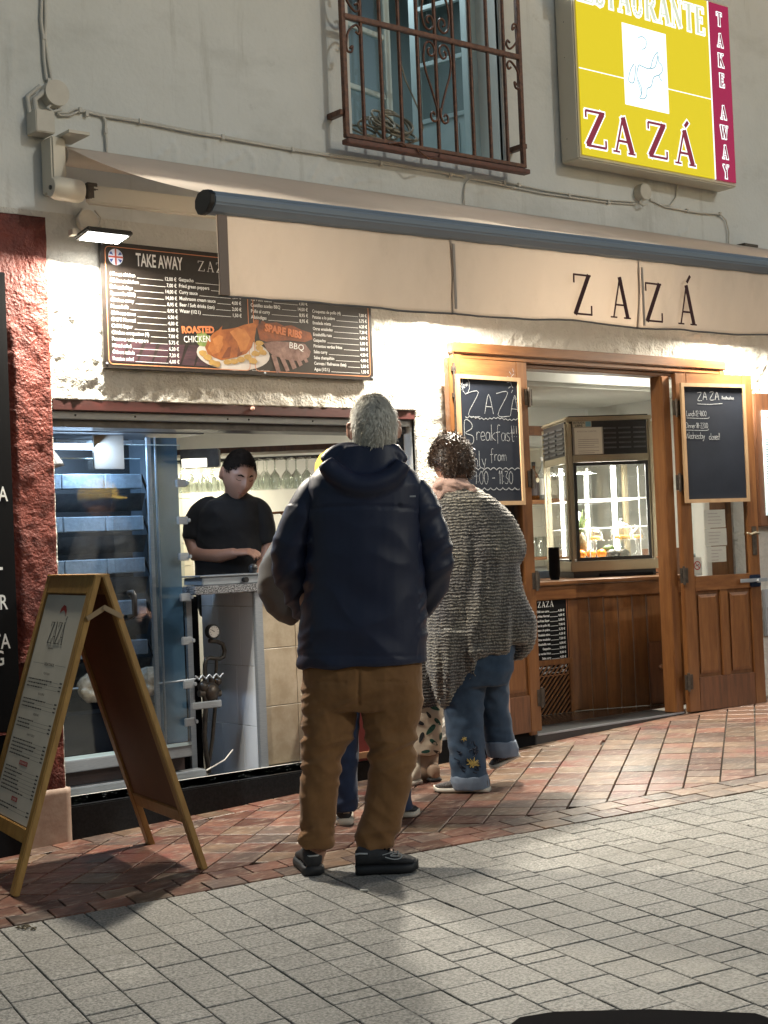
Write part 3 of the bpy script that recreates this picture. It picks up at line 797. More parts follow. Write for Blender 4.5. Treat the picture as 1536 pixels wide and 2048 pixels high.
# wall thickness with its reveals
def core(x0, x1, z0, z1): cb.box(x0, x1, 6.012, 6.24, z0, z1)
cb = MB()
for (z0, z1, gaps) in ((-.5, 0, []), (0, 1.775, [(2.972, 5.04), (5.30, 7.53)]), (1.775, 2.12, [(5.30, 7.53)]), (2.12, 3.15, []), (3.15, 4.75, [(4.70, 5.77)]), (4.75, 5.6, [])):
    x = 1.2
    for (a, b) in gaps: core(x, a, z0, z1); x = b
    core(x, 11, z0, z1)
cb.build('wall_core', M_INT, house)
# granite ledge of the hatch and the sill of the doorway
mb = MB(); mb.box(2.985, 5.05, 5.985, 6.235, -.28, 0.0)
o = mb.build('granite_ledge', M_GRANITE, house, bevel=.006)
mb = MB()
for i in range(110):
    x = random.uniform(3.0, 4.9); y = random.uniform(6.0, 6.2); r = random.uniform(.001, .0035)
    mb.poly([(x+r*random.uniform(.6, 1.4)*math.cos(t), y+r*random.uniform(.6, 1.2)*math.sin(t)) for t in (0, 1.1, 2.2, 3.3, 4.4, 5.4)], (Vector((0, 0, 0)), Vector((1, 0, 0)), Vector((0, 1, 0)), Vector((0, 0, 1))), .0006)
o2 = mb.build('paint_fleck', mat('white_flecks', (.40, .43, .46), rough=.5), o, fix=False); tag(o2, kind='stuff')
mb = MB(); mb.box(5.05, 5.80, 5.978, 5.999, -.22, .045); mb.build('black_plinth', M_BLACKM, house, bevel=.002)
mb = MB(); mb.box(5.785, 7.04, 5.97, 6.24, -.2, .002); mb.build('door_sill', mat('dark_slate_sill', (.03, .033, .035), (.05, .052, .055), rough=.35, nscale=14), house, bevel=.004)
mb = MB(); mb.box(5.80, 7.03, 5.964, 5.969, -.004, .006); mb.build('sill_strip', M_STEEL, house)
mb = MB(); mb.box(7.045, 8.3, 5.955, 5.99, -.08, .018); mb.build('pale_plinth', mat('pale_worn_plinth', (.45, .36, .28), (.30, .24, .19), rough=.7, nscale=12), house, bevel=.003)
mb = MB(); mb.box(4.46, 4.90, 5.972, 6.235, .004, .36); o = mb.build('red_panel', M_REDFLAT, house, bevel=.004)
mb = MB(); mb.box(4.46, 4.90, 5.960, 5.972, .02, .05); mb.build('panel_edge', mat('tan_wood_edge', (.30, .16, .08), rough=.6), o)

# lintel of the hatch
mb = MB(); mb.box(2.975, 5.038, 5.998, 6.05, 1.728, 1.777); mb.build('red_lintel', mat('dark_red_lintel', (.065, .012, .010), (.03, .010, .009), rough=.5, nscale=8), house, bevel=.003)
mb = MB(); mb.box(2.975, 5.03, 6.03, 6.065, 1.694, 1.727)
rail = mb.build('shutter_rail', M_STEEL, house, bevel=.002)
mb = MB()
for x in (3.1, 3.4, 3.9, 4.02, 4.4, 4.7): mb.lathe([(0, .004), (.004, .004), (.005, 0)], (x, 6.03, 1.71), (0, -1, 0), 8)
mb.build('screw', M_BLACK, rail)
mb = MB(); mb.box(2.975, 5.03, 6.066, 6.235, 1.66, 1.774); mb.build('shutter_box', M_STEELD, house)
mb = MB(); mb.box(5.012, 5.04, 6.10, 6.14, .93, 1.69); mb.build('hatch_side_rail', M_BLACK, house)
mb = MB(); mb.lathe([(0, .014), (.009, .012), (.011, 0)], (4.02, 5.999, 1.76), (0, -1, 0), 10); mb.build('lintel_bolt', mat('pink_plug', (.6, .35, .28)), house)

# rooms behind the front
rooms = thing('interior_rooms', 'pale walls, ceiling and floor of the kitchen and bar seen through the hatch and the door', 'room', (5.5, 8, 0)); 
del rooms['category']; rooms['kind'] = 'structure'
mb = MB(); mb.box(1.8, 9.2, 8.70, 8.8, -.2, 2.8); mb.box(1.7, 1.8, 6.24, 8.8, -.2, 2.8); mb.box(9.2, 9.3, 6.24, 8.8, -.2, 2.8); mb.build('back_wall', M_INT, rooms)
mb = MB(); mb.box(1.8, 9.2, 6.242, 8.69, 2.55, 2.65); mb.build('ceiling', M_INT, rooms)
mb = MB(); mb.box(6.2, 9.19, 7.45, 8.69, 2.15, 2.30); mb.build('ceiling_beam', M_INT, rooms, bevel=.03)
mb = MB(); mb.box(1.8, 5.20, 6.242, 8.69, -.25, -.12); mb.box(5.22, 9.2, 6.242, 8.69, -.2, -.002); mb.build('room_floor', mat('dark_brown_floor_tile', (.045, .028, .02), (.07, .045, .03), rough=.18, nscale=5), rooms)

# ---- bar counter of wood, bent in plan
bar = thing('bar_counter', 'varnished plank bar counter standing behind the open doorway', 'bar counter', (6.8, 6.7, 0))
cA = Vector((5.75, 6.66, 0)); cB = Vector((6.78, 6.60, 0)); cC = Vector((7.60, 6.26, 0))
def seg_boards(a, b, n, name, m, z0, z1, off=0.0, th_=.018):
    d = (b-a); L = d.length; d.normalize(); nn = Vector((d.y, -d.x, 0))
    w = L/n; proto = None
    for i in range(n):
        mb = MB(); mb.frame_box(a+d*(w*(i+.5))+nn*off, d, nn, UP, -w/2+.0025, w/2-.0025, -th_, random.uniform(0, .002), z0, z1)
        mb.build(name, m, bar, bevel=.003, seg=1)
seg_boards(cB, cC, 9, 'plank', M_PLANK, .0, .70)
seg_boards(cA, cB, 11, 'plank', M_PLANK, .0, .70, 0.0)
def bar_strip(name, m, z0, z1, out, back, ov=0.03, bevel=.006):
    mb = MB()
    for a, b in ((cA, cB), (cB, cC)):
        d = (b-a); L = d.length; d.normalize(); nn = Vector((d.y, -d.x, 0))
        mb.frame_box(a, d, nn, UP, 0 if a == cA else -.001, L+(.001 if a == cA else 0), -back, out, z0, z1)
    return mb.build(name, m, bar, bevel=bevel)
bar_strip('fascia', M_WOODX, .70, .787, .028, .02)
bar_strip('counter_top', M_WOODX, .789, .812, .045, 1.15)
dBC = (cC-cB).normalized(); nBC = Vector((dBC.y, -dBC.x, 0)); dAB = (cB-cA).normalized(); nAB = Vector((dAB.y, -dAB.x, 0))
mb = MB(); mb.frame_box(cB, dBC, nBC, UP, -.045, .028, -.02, .014, 0, .699); mb.build('corner_post', M_WOOD, bar, bevel=.01)
mb = MB(); mb.frame_box(cC, dBC, nBC, UP, -.40, -.18, .003, .022, .01, .40); hd = mb.build('hatch_door', M_WOODDK, bar, bevel=.004)
mb = MB(); mb.lathe([(0, .030), (.012, .028), (.016, .02), (.010, .008), (.009, 0)], cC-dBC*.33+nBC*.022+UP*.24, nBC, 14); mb.build('knob', M_WOODX, hd)
# lattice vent
v0 = 6.43; mb = MB(); F = (cA, dAB, nAB, UP)
vo = (Vector((v0, 0, 0))-cA).x
for (a, b, c, d) in ((-.03, .30, .30, .335), (-.03, 0, -.0, .30), (.27, .30, 0, .30)):
    mb.frame_box(cA+dAB*vo, dAB, nAB, UP, a, b, .003, .022, c, d)
vent = mb.build('vent_frame', M_WOOD, bar, bevel=.003)
mb = MB()
for i in range(16):
    x = -.28+i*.036
    p = clip([(x, 0), (x+.014, 0), (x+.314, .30), (x+.30, .30)], [(0, 0, 1, 0), (.27, 0, -1, 0)])
    if p: mb.poly([(a, b) for a, b in p], (cA+dAB*vo, dAB, UP, nAB), .008, .016)
mb.build('lattice', M_WOOD, vent, fix=False)
mb = MB(); mb.frame_box(cA+dAB*vo, dAB, nAB, UP, 0, .27, .003, .0045, 0, .30); mb.build('vent_back', M_BLACKM, vent)

# ---- door frame and leaves
frame = thing('door_frame', 'moulded pine frame with two posts around the restaurant doorway', 'door frame', (6.4, 5.98, 0))
mb = MB()
for (a, b, y0, z0, z1) in ((5.275, 7.553, 5.945, 2.085, 2.145), (5.30, 7.53, 5.957, 2.055, 2.085), (5.32, 7.51, 5.99, 2.03, 2.055)):
    mb.box(a, b, y0, 6.10, z0, z1)
mb.build('lintel', M_WOODX, frame, bevel=.007, seg=3)
for (x0, x1) in ((5.285, 5.345), (7.485, 7.545)):
    mb = MB(); mb.box(x0, x1, 5.95, 6.08, 0, 2.084); mb.build('jamb', M_WOOD, frame, bevel=.006)
for (x0, x1) in ((5.745, 5.80), (6.958, 7.03)):
    mb = MB(); mb.box(x0, x1, 5.965, 6.06, .003, 2.03); mb.build('post', M_WOOD, frame, bevel=.005)
mb = MB(); mb.box(5.346, 5.744, 6.02, 6.05, .003, 2.03); mb.build('side_panel', M_WOODDK, frame)

def leaf(label, hinge, free, zb, zt, hinge_right, handle):
    h = Vector((*hinge, 0)); f = Vector((*free, 0)); 
    A, B = (f, h) if hinge_right else (h, f)     # A = left edge seen from the street
    d = (B-A); W = d.length; d.normalize(); nn = Vector((d.y, -d.x, 0))
    t = thing('door_leaf', label, 'door', ((h.x+f.x)/2, (h.y+f.y)/2, zb))
    O = Vector((A.x, A.y, zb)); H = zt-zb; F = (O, d, UP, nn); T = .038
    def bx(u0, u1, v0, v1, w0, w1, name, m, bev=.003, par=t):
        mb = MB(); mb.frame_box(O, d, UP, nn, u0, u1, v0, v1, w0, w1); return mb.build(name, m, par, bevel=bev)
    st = .085
    bx(0, st, 0, H, -T/2, T/2, 'stile', M_WOOD); bx(W-st, W, 0, H, -T/2, T/2, 'stile', M_WOOD)
    bx(st, W-st, H-.09, H, -T/2, T/2, 'top_rail', M_WOODX)
    bx(st, W-st, .72, .81, -T/2, T/2, 'middle_rail', M_WOODX)
    bx(st, W-st, 0, .20, -T/2, T/2, 'bottom_rail', M_WOODDK)
    bx(W/2-.03, W/2+.03, .20, .72, -T/2, T/2-.001, 'mullion', M_WOOD)
    for (a, b) in ((st, W/2-.03), (W/2+.03, W-st)):
        mb = MB(); mb.frame_box(O, d, UP, nn, a, b, .20, .72, -.012, .004)
        pn = mb.build('panel', M_WOOD, t)
        # raised centre with bevelled border
        i0, i1 = .022, .040
        P = lambda i, w: [O+d*(a+i)+UP*(.20+i)+nn*w, O+d*(b-i)+UP*(.20+i)+nn*w, O+d*(b-i)+UP*(.72-i)+nn*w, O+d*(a+i)+UP*(.72-i)+nn*w]
        mb = MB(); mb.add(P(i0, .004)+P(i0, .012)+P(i1, .017), [(0, 1, 5, 4), (1, 2, 6, 5), (2, 3, 7, 6), (3, 0, 4, 7), (4, 5, 9, 8), (5, 6, 10, 9), (6, 7, 11, 10), (7, 4, 8, 11), (8, 9, 10, 11)])
        mb.build('raised_field', M_WOOD, pn, fix=False)
    bx(st, W-st, .812, H-.092, -.002, .002, 'glass_pane', M_GLASS, 0)
    hx = 0 if not hinge_right else W
    for z in (.18, .82, 1.38, 1.83):
        mb = MB(); mb.tube([O+d*(hx-.004 if not hinge_right else hx+.004)+UP*(z-.055)+nn*.024, O+d*(hx-.004 if not hinge_right else hx+.004)+UP*(z+.055)+nn*.024], .0085, 8)
        mb.frame_box(O, d, UP, nn, hx-.032 if not hinge_right else hx-.03, hx+.03 if not hinge_right else hx+.03, z-.045, z+.045, .0195, .0225)
        mb.build('hinge', M_HINGE, t)
    return t, F, W, O, d, nn, H
LR = leaf('open right door leaf with a menu blackboard above and two raised panels below', (7.040, 5.945), (7.652, 5.850), .004, 2.045, False, True)
LL = leaf('open left door leaf with the breakfast blackboard hung over its glass', (5.79, 5.94), (5.185, 5.905), .03, 2.05, True, False)
# handles of the right leaf
t, F, W, O, d, nn, H = LR
mb = MB(); mb.frame_box(O, d, UP, nn, W-.062, W-.022, .92, 1.10, .019, .025); pl = mb.build('lock_plate', M_HINGE, t, bevel=.008)
mb = MB(); mb.tube([O+d*(W-.042)+UP*1.055+nn*.02, O+d*(W-.042)+UP*1.055+nn*.06, O+d*(W-.07)+UP*1.060+nn*.065, O+d*(W-.11)+UP*1.050+nn*.062, O+d*(W-.135)+UP*1.062+nn*.06], [.009, .008, .007, .006, .005], 8)
mb.build('lever_handle', M_BRASS, pl)
mb = MB(); mb.tube([O+d*(W-.042)+UP*1.055-nn*.02, O+d*(W-.042)+UP*1.055-nn*.06, O+d*(W+.02)+UP*1.060-nn*.065], .007, 8); mb.build('lever_handle', M_BRASS, pl)
mb = MB(); mb.frame_box(O, d, UP, nn, W-.10, W-.01, .725, .80, .0192, .034); lk = mb.build('rim_lock', mat('dark_blue_lock', (.02, .03, .06), rough=.3, metal=.5), t, bevel=.006)
mb = MB(); mb.frame_box(O, d, UP, nn, W-.19, W+.03, .755, .778, .036, .05); mb.build('sliding_bolt', M_STEEL, lk, bevel=.003)
mb = MB(); mb.tube([O+d*(W-.055)+UP*.762+nn*.05, O+d*(W-.055)+UP*.762+nn*.068], .012, 12); mb.build('lock_knob', M_STEEL, lk)
# notices taped to the glass
for (a, b, c, e) in ((.20, .37, 1.10, 1.21), (.20, .375, .99, 1.095), (.215, .365, .89, .985)):
    mb = MB(); mb.frame_box(O, d, UP, nn, a, b, c, e, -.0050, -.0042); pp = mb.build('taped_notice', M_PAPERW, t)
    mb = MB()
    for k in range(4): mb.frame_box(O, d, UP, nn, a+.03, b-random.uniform(.03, .07), e-.025-k*.02, e-.021-k*.02, -.0041, -.0038)
    mb.build('printed_lines', mat('faded_print', (.45, .36, .36)), pp)
mb = MB(); mb.frame_box(O, d, UP, nn, .095, .165, .815, .925, -.0052, -.0042); ns = mb.build('no_smoking_card', M_PAPERW, t)
Fc = (O, d, UP, nn)
mb = MB(); ribbon(mb, disc(.128, .875, .024, n=24), Fc, .006, -.004, closed=True); ribbon(mb, [(.112, .892), (.144, .858)], Fc, .005, -.0038, smooth=False); mb.build('prohibition_ring', mat('sign_red', (.5, .03, .02)), ns, fix=False)
mb = MB(); mb.poly([(.114, .868), (.142, .880), (.141, .884), (.113, .873)], Fc, -.0036); mb.build('cigarette', M_TXT, ns, fix=False)
# espagnolette bolt of the left leaf
t, F, W, O, d, nn, H = LL
mb = MB(); mb.tube([O+d*.035+UP*1.55+nn*.024, O+d*.035+UP*(H-.03)+nn*.024], .007, 8); mb.ball(O+d*.035+UP*1.55+nn*.03, .012); bo = mb.build('long_bolt', M_HINGE, t)
mb = MB()
for z in (1.62, 1.82, H-.06): mb.frame_box(O, d, UP, nn, .018, .052, z-.012, z+.012, .0192, .026)
mb.build('bolt_staple', M_HINGE, bo)

# ---- upper window and its iron grille
win = thing('upstairs_window', 'pale blue painted casement window standing ajar behind the iron grille', 'window', (5.235, 6.2, 3.15))
M_WINB = mat('pale_blue_paint', (.56, .66, .66), (.46, .57, .58), rough=.45, nscale=6)
M_ROOMD = mat('dim_room', (.10, .13, .13), rough=.9)
mb = MB(); mb.box(4.68, 5.79, 6.10, 6.24, 3.11, 3.149); mb.build('window_sill', M_WALL, win)
mb = MB()
mb.box(4.68, 4.77, 6.19, 6.243, 3.16, 4.74); mb.box(5.70, 5.79, 6.19, 6.243, 3.16, 4.74); mb.box(4.77, 5.70, 6.19, 6.235, 3.16, 3.20)
mb.build('window_frame', M_WINB, win, bevel=.004)
def casement(h, ang, W, flip, name='casement', panel=True):
    h = Vector(h); d = Vector((math.cos(ang), math.sin(ang), 0)); nn = Vector((d.y, -d.x, 0)); t_ = .035
    mb = MB(); zb, zt = 3.205, 4.73
    mb.frame_box(h, d, UP, nn, 0, .055, zb-h.z, zt-h.z, 0, t_); mb.frame_box(h, d, UP, nn, W-.055, W, zb-h.z, zt-h.z, 0, t_)
    zs = (zb, 3.52, 3.85, 4.18, 4.5)
    for z in zs[1:]: mb.frame_box(h, d, UP, nn, .055, W-.055, z-h.z-.014, z-h.z+.014, .004, t_-.004)
    mb.frame_box(h, d, UP, nn, .055, W-.055, zb-h.z, zb-h.z+.06, 0, t_)
    o = mb.build(name, M_WINB, win, bevel=.003)
    if panel:
        mb = MB(); mb.frame_box(h, d, UP, nn, .055, W-.055, zb-h.z+.06, 3.506-h.z, .01, .02); mb.frame_box(h, d, UP, nn, .09, W-.09, zb-h.z+.09, 3.47-h.z, .005, .028); mb.build('kick_panel', M_WINB, o, bevel=.006)
    for a, b in zip(zs[1 if panel else 0:], zs[2 if panel else 1:]):
        mb = MB(); mb.frame_box(h, d, UP, nn, .055, W-.055, a-h.z+.014, b-h.z-.014, .015, .018); mb.build('window_pane', M_GLASS, o)
casement((5.735, 6.215, 3.2), math.radians(105), .41, 1)
casement((4.775, 6.215, 3.2), math.radians(14), .45, 0, panel=False)
light('upstairs_fill_light', 'AREA', (5.4, 6.7, 4.7), 12, (.80, .95, 1.0), (0, -.2, -1), .5)  # fill lamp added to brighten the upstairs room, no fixture there
mb = MB(); mb.box(4.3, 6.6, 7.5, 7.55, 3.0, 4.9); mb.box(6.55, 6.6, 6.26, 7.5, 3.0, 4.9); mb.box(4.25, 4.3, 6.26, 7.5, 3.0, 4.9); mb.box(4.3, 6.55, 6.245, 7.5, 3.0, 3.04); mb.box(4.3, 6.55, 6.245, 7.5, 4.86, 4.9)
rm = mb.build('upstairs_room', mat('bluish_room_paint', (.24, .29, .29), rough=.9), win)
mb = MB(); mb.box(4.80, 4.98, 6.9, 7.2, 3.05, 3.55); mb.box(5.05, 5.3, 7.1, 7.4, 3.05, 4.0); mb.build('shelf_unit', mat('dark_shelves', (.05, .06, .06), (.12, .14, .14), nscale=12), rm)
mb = MB()
for i in range(9): mb.ball((4.72+i*.05, 6.9, 3.56+.02*(i % 2)), .03, .02, .035, 8)
mb.build('shelf_clutter', mat('yellowish_clutter', (.55, .50, .30), (.3, .25, .15), nscale=30), rm)

gr = thing('window_grille', 'rusty brown wrought iron grille with scrolls over the upstairs window', 'window grille', (5.19, 5.87, 3.1))
gx0, gx1, gy, gz0, gz1 = 4.575, 5.80, 5.885, 3.135, 4.9
def scroll(c, r, a0, turns, sgn):
    P = []
    for i in range(26):
        t = i/25; a = a0+sgn*turns*2*PI*t; rr = r*(1-.72*t)
        P.append(Vector((c[0]+rr*math.cos(a), gy, c[1]+rr*math.sin(a))))
    return P
for x in (gx0, gx1):
    mb = MB(); mb.box(x-.013, x+.013, gy-.013, gy+.013, gz0, gz1); mb.build('side_bar', M_IRON, gr, bevel=.002)
mb = MB(); mb.box(gx0-.013, gx1+.013, gy-.014, gy+.014, 3.122, 3.142); mb.build('bottom_bar', M_IRON, gr, bevel=.002)
mb = MB(); mb.box(gx0-.01, gx1+.03, gy-.022, gy+.03, 3.090, 3.115); mb.build('sill_angle', mat('reddish_rusty_iron', (.16, .045, .025), (.08, .03, .02), rough=.5, nscale=30), gr, bevel=.003)
for z in (3.735, 4.5):
    mb = MB(); mb.frame_box((0, 0, 0), (1, 0, 0), (0, 1, 0), UP, gx0, gx1, gy-.017, gy+.008, z-.014, z+.014); mb.build('cross_bar', M_IRON, gr, bevel=.003)
nb = 9
bx0 = gx0+.115; stp = (gx1-gx0-.23)/(nb-1)
proto = None
for i in range(nb):
    x = bx0+i*stp
    mb = MB(); mb.tube([(x, gy, 3.14+k*.08) for k in range(23)], .0105, 8); mb.build('bar', M_IRON, gr)
cxg = bx0+4*stp
for s in (-1, 1):
    for k, zc in ((1, 3.735), (-1, 3.735)):
        # heart shaped scroll either side of the middle bar, above and below the cross bar
        top = zc+k*.045
        P = [Vector((cxg+s*.012, gy-.014, zc-k*.0-.0+(-.0))) for _ in range(0)]
        sc_ = scroll((cxg+s*.048, zc+k*.075), .036, math.radians(90 if s > 0 else 90), 1.15, s)
        body = [Vector((cxg+s*(.012+.075*math.sin(PI*min(1, q*1.15))), gy-.012, zc+k*(.46-.34*q))) for q in [j/9 for j in range(8)]]
        ext = [Vector((cxg+s*.092, gy-.012, zc+k*.15)), Vector((cxg+s*.094, gy-.012, zc+k*.11)), Vector((cxg+s*.080, gy-.012, zc+k*.05)), Vector((cxg+s*.050, gy-.012, zc+k*.032)), Vector((cxg+s*.022, gy-.012, zc+k*.05)), Vector((cxg+s*.018, gy-.012, zc+k*.08)), Vector((cxg+s*.035, gy-.012, zc+k*.105)), Vector((cxg+s*.058, gy-.012, zc+k*.098)), Vector((cxg+s*.062, gy-.012, zc+k*.075)), Vector((cxg+s*.048, gy-.012, zc+k*.066))]
        L = [Vector((cxg+s*.008, gy-.012, zc+k*.40)), Vector((cxg+s*.045, gy-.012, zc+k*.29)), Vector((cxg+s*.080, gy-.012, zc+k*.20))]+ext
        mb = MB(); mb.tube(catm(L), .0065, 7); mb.build('heart_scroll', M_IRON, gr)
    mb = MB(); mb.tube(catm([Vector((cxg+s*.008, gy-.012, 3.36)), Vector((cxg+s*.012, gy-.012, 3.31)), Vector((cxg+s*.032, gy-.012, 3.285)), Vector((cxg+s*.055, gy-.012, 3.295)), Vector((cxg+s*.058, gy-.012, 3.32)), Vector((cxg+s*.042, gy-.012, 3.332)), Vector((cxg+s*.032, gy-.012, 3.318))]), .0065, 7); mb.build('small_scroll', M_IRON, gr)
for (x, s) in ((gx0, 1), (gx1, -1)):
    for k in (-1, 1):
        zc = 3.735
        mb = MB(); mb.tube(catm([Vector((x+s*.035, gy-.01, zc+k*.16)), Vector((x+s*.052, gy-.01, zc+k*.145)), Vector((x+s*.045, gy-.01, zc+k*.175)), Vector((x+s*.018, gy-.01, zc+k*.175)), Vector((x+s*.014, gy-.01, zc+k*.13)), Vector((x+s*.030, gy-.01, zc+k*.075)), Vector((x+s*.075, gy-.01, zc+k*.035)), Vector((x+s*.100, gy-.01, zc+k*.05)), Vector((x+s*.094, gy-.01, zc+k*.078)), Vector((x+s*.075, gy-.01, zc+k*.068))]), .0065, 7); mb.build('side_scroll', M_IRON, gr)
    mb = MB(); mb.box(min(x, x-s*.035), max(x, x-s*.035), gy, 6.0, 3.235, 3.262); mb.build('wall_lug', M_IRON, gr, bevel=.002)
mb = MB(); mb.tube([(gx0+.25, gy-.02, 3.12), (gx0+.33, gy-.03, 3.135), (gx0+.36, gy-.03, 3.12)], .006, 6); mb.tube([(gx0+.43, gy-.03, 3.115), (gx0+.5, gy-.04, 3.07), (gx0+.58, gy-.03, 3.09), (gx0+.60, gy-.02, 3.12)], .005, 6); mb.build('wire_tie', M_IRON, gr)
# loose coil of cable on the window sill
co = MB(); rr = random.Random(3)
for k in range(15):
    c = Vector((4.87+rr.uniform(-.05, .20), 6.03+rr.uniform(-.05, .05), 3.245+rr.uniform(-.03, .05))); R = rr.uniform(.05, .10); tl = rr.uniform(-.7, .7); ph = rr.uniform(-.5, .5)
    P = [c+Vector((R*math.cos(a)*1.1, .05*math.sin(a+ph), R*math.sin(a)*math.cos(tl)*.8)) for a in [2*PI*q/22 for q in range(22)]]
    P = [Vector((p.x, p.y, max(p.z, 3.158))) for p in P]
    co.tube(P, .0065, 6, closed=True)
co.tube([(5.0, 5.96, 3.62), (5.02, 5.94, 3.5), (5.09, 5.93, 3.36), (5.12, 5.93, 3.26), (5.09, 5.94, 3.19), (5.0, 5.98, 3.16)], .005, 6)
o = co.build('coiled_cable', mat('beige_cable', (.30, .27, .20), (.20, .18, .14), rough=.5, nscale=20)); tag(o, 'tangled coil of beige cable lying on the upstairs window sill', 'cable')
# ================================================================== AWNING
aw = thing('awning', 'cream cloth awning with blue grey front bar and lettered valance over the shop front', 'awning', (5.5, 5.4, 2.5))
AX0, AX1 = 3.05, 8.6
def zbar(x): return 2.438+.0134*(x-3.05)
BY = 4.80
prof = [(-.055, .012), (-.04, .030), (-.005, .036), (.03, .030), (.05, .008), (.052, -.020), (.035, -.045), (.012, -.052), (-.02, -.048), (-.038, -.030), (-.052, -.018)]
# (y, z) ring extruded along X
mb = MB(); n = len(prof); vs = []
for x in (AX0, AX1): vs += [(x, BY+y, zbar(x)-.030+z) for y, z in prof]
mb.smooth = False; mb.add(vs, [(i, (i+1) % n, n+(i+1) % n, n+i) for i in range(n)]+[tuple(range(n)), tuple(range(2*n-1, n-1, -1))])
mb.build('front_bar', M_BAR, aw, bevel=.006, seg=3)
mb = MB(); vs = []
for x in (AX0-.022, AX0-.001): vs += [(x, BY+y*1.08, zbar(x)-.030+z*1.06) for y, z in prof]
mb.add(vs, [(i, (i+1) % n, n+(i+1) % n, n+i) for i in range(n)]+[tuple(range(n)), tuple(range(2*n-1, n-1, -1))]); mb.build('bar_end_cap', M_BLACK, aw, bevel=.002)
# cloth: from roller to bar, slightly sagging
mb = MB(); NX, NY = 90, 14; vs = []
for j in range(NY+1):
    for i in range(NX+1):
        u = i/NX; v = j/NY; x = 3.035+(8.6-3.035)*u
        y = 5.905-(5.905-4.83)*v; z = (2.872)*(1-v)+(zbar(x)+.008)*v
        z -= .020*math.sin(PI*v)*(1+.25*math.sin(x*5)) + .004*math.sin(x*11+v*3)*v*(1-v)*3
        vs.append((x, y, z))
mb.smooth = True
mb.add(vs, [(j*(NX+1)+i, j*(NX+1)+i+1, (j+1)*(NX+1)+i+1, (j+1)*(NX+1)+i) for j in range(NY) for i in range(NX)])
mb.build('awning_cloth', M_AWN, aw, fix=False)
mb = MB(); mb.tube([(3.03, 5.915, 2.832), (5.5, 5.915, 2.834), (8.6, 5.915, 2.838)], .042, 20); mb.build('cloth_roller', M_AWN, aw)
# valance in three lengths of cloth with overlapped seams
def valance(x0, x1, name='valance'):
    mb = MB(); NX = max(10, int((x1-x0)/.02)); NZ = 16; vs = []
    for j in range(NZ+1):
        for i in range(NX+1):
            x = x0+(x1-x0)*i/NX; v = j/NZ
            zt = zbar(x)-.078; zb = 2.046+.0112*(x-3.1)+.004*math.sin(x*4.1)+.0025*math.sin(x*9)
            z = zt+(zb-zt)*v
            y = 4.797+v*(.012*math.sin(x*7.3)+.007*math.sin(x*17+2*v)+.012*v)+.003*math.sin(x*23+5*v)+.010*v*noise.noise(Vector((x*9, v*1.3, 4.2)))+.004*noise.noise(Vector((x*26+v*3, v*2.2, 1.1)))
            if x-x0 < .03 and x0 > 3.2: y -= .004
            vs.append((x, y, z))
    mb.smooth = True
    mb.add(vs, [(j*(NX+1)+i, j*(NX+1)+i+1, (j+1)*(NX+1)+i+1, (j+1)*(NX+1)+i) for j in range(NZ) for i in range(NX)])
    o = mb.build(name, M_AWN, aw, fix=False)
    md = o.modifiers.new('t', 'SOLIDIFY'); md.thickness = .0012
    mb = MB()
    mb.tube([((x0+(x1-x0)*i/NX), 4.794+vs[NZ*(NX+1)+i][1]-4.797, vs[NZ*(NX+1)+i][2]) for i in range(NX+1)], .0045, 6)
    mb.build('hem_cord', mat('grey_hem_binding', (.12, .12, .12), rough=.7), o)
    return o
s1, s2 = 4.27, 5.47
v0_ = valance(3.085, s1); v1_ = valance(s1-.012, s2); v2_ = valance(s2-.012, 8.6)
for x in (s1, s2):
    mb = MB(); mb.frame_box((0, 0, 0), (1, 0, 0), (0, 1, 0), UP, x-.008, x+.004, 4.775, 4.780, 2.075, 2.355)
    mb.build('seam', mat('darker_seam_cloth', (.42, .36, .31), rough=.9), aw)  # seams drawn as narrow strips of darker cloth
mb = MB(); mb.frame_box((0, 0, 0), (1, 0, 0), (0, 1, 0), UP, 3.083, 3.125, 4.782, 4.788, 2.05, 2.355); mb.build('side_hem', mat('brown_hem_cloth', (.28, .21, .17), rough=.9), aw)
FV = FR((0, 4.770, 0))
mb = MB()
def vx(px, py): return uv(FV, onY(px, py, 4.770))
zz = [vx(1148, 630), vx(1222, 636), vx(1292, 644), vx(1357, 649)]
for ch, (x, z) in zip('ZAZ\u00c1', zz):
    mb = MB(); serif(mb, ch, FV, x, z+.002, .192, sx=.86, wk=.95, slant=.02); mb.build('printed_letter', M_INK, v2_, fix=False)
# side bracket, arm, elbow
mb = MB(); mb.box(2.955, 3.025, 5.88, 5.985, 2.66, 2.905); br = mb.build('wall_bracket', M_CREAM, aw, bevel=.008)
mb = MB(); mb.box(3.0, 3.10, 5.80, 5.98, 2.905, 2.918); mb.build('bracket_lip', M_CREAM, br)
mb = MB(); mb.tube([(2.905, 5.80, 2.655), (2.93, 5.80, 2.655), (3.035, 5.80, 2.652), (3.05, 5.80, 2.652)], [.040, .050, .050, .042], 24); sh_ = mb.build('arm_shoulder', M_CREAM, aw)
mb = MB(); mb.tube([(2.900, 5.80, 2.655), (2.907, 5.80, 2.655)], .010, 12); mb.build('shoulder_screw', M_BLACK, sh_)
a0 = Vector((3.05, 5.80, 2.650)); a1 = Vector((4.35, 5.42, 2.56)); d = (a1-a0).normalized(); w_ = Vector((d.y, -d.x, 0)).normalized(); u_ = d.cross(w_)*-1
mb = MB(); mb.frame_box(a0, d, w_, UP, .02, (a1-a0).length, -.022, .022, -.046, .034); mb.build('folding_arm', M_CREAM, aw, bevel=.008)
b1 = Vector((3.9, 4.85, 2.40)); d2 = (b1-a1).normalized(); w2 = Vector((d2.y, -d2.x, 0)).normalized()
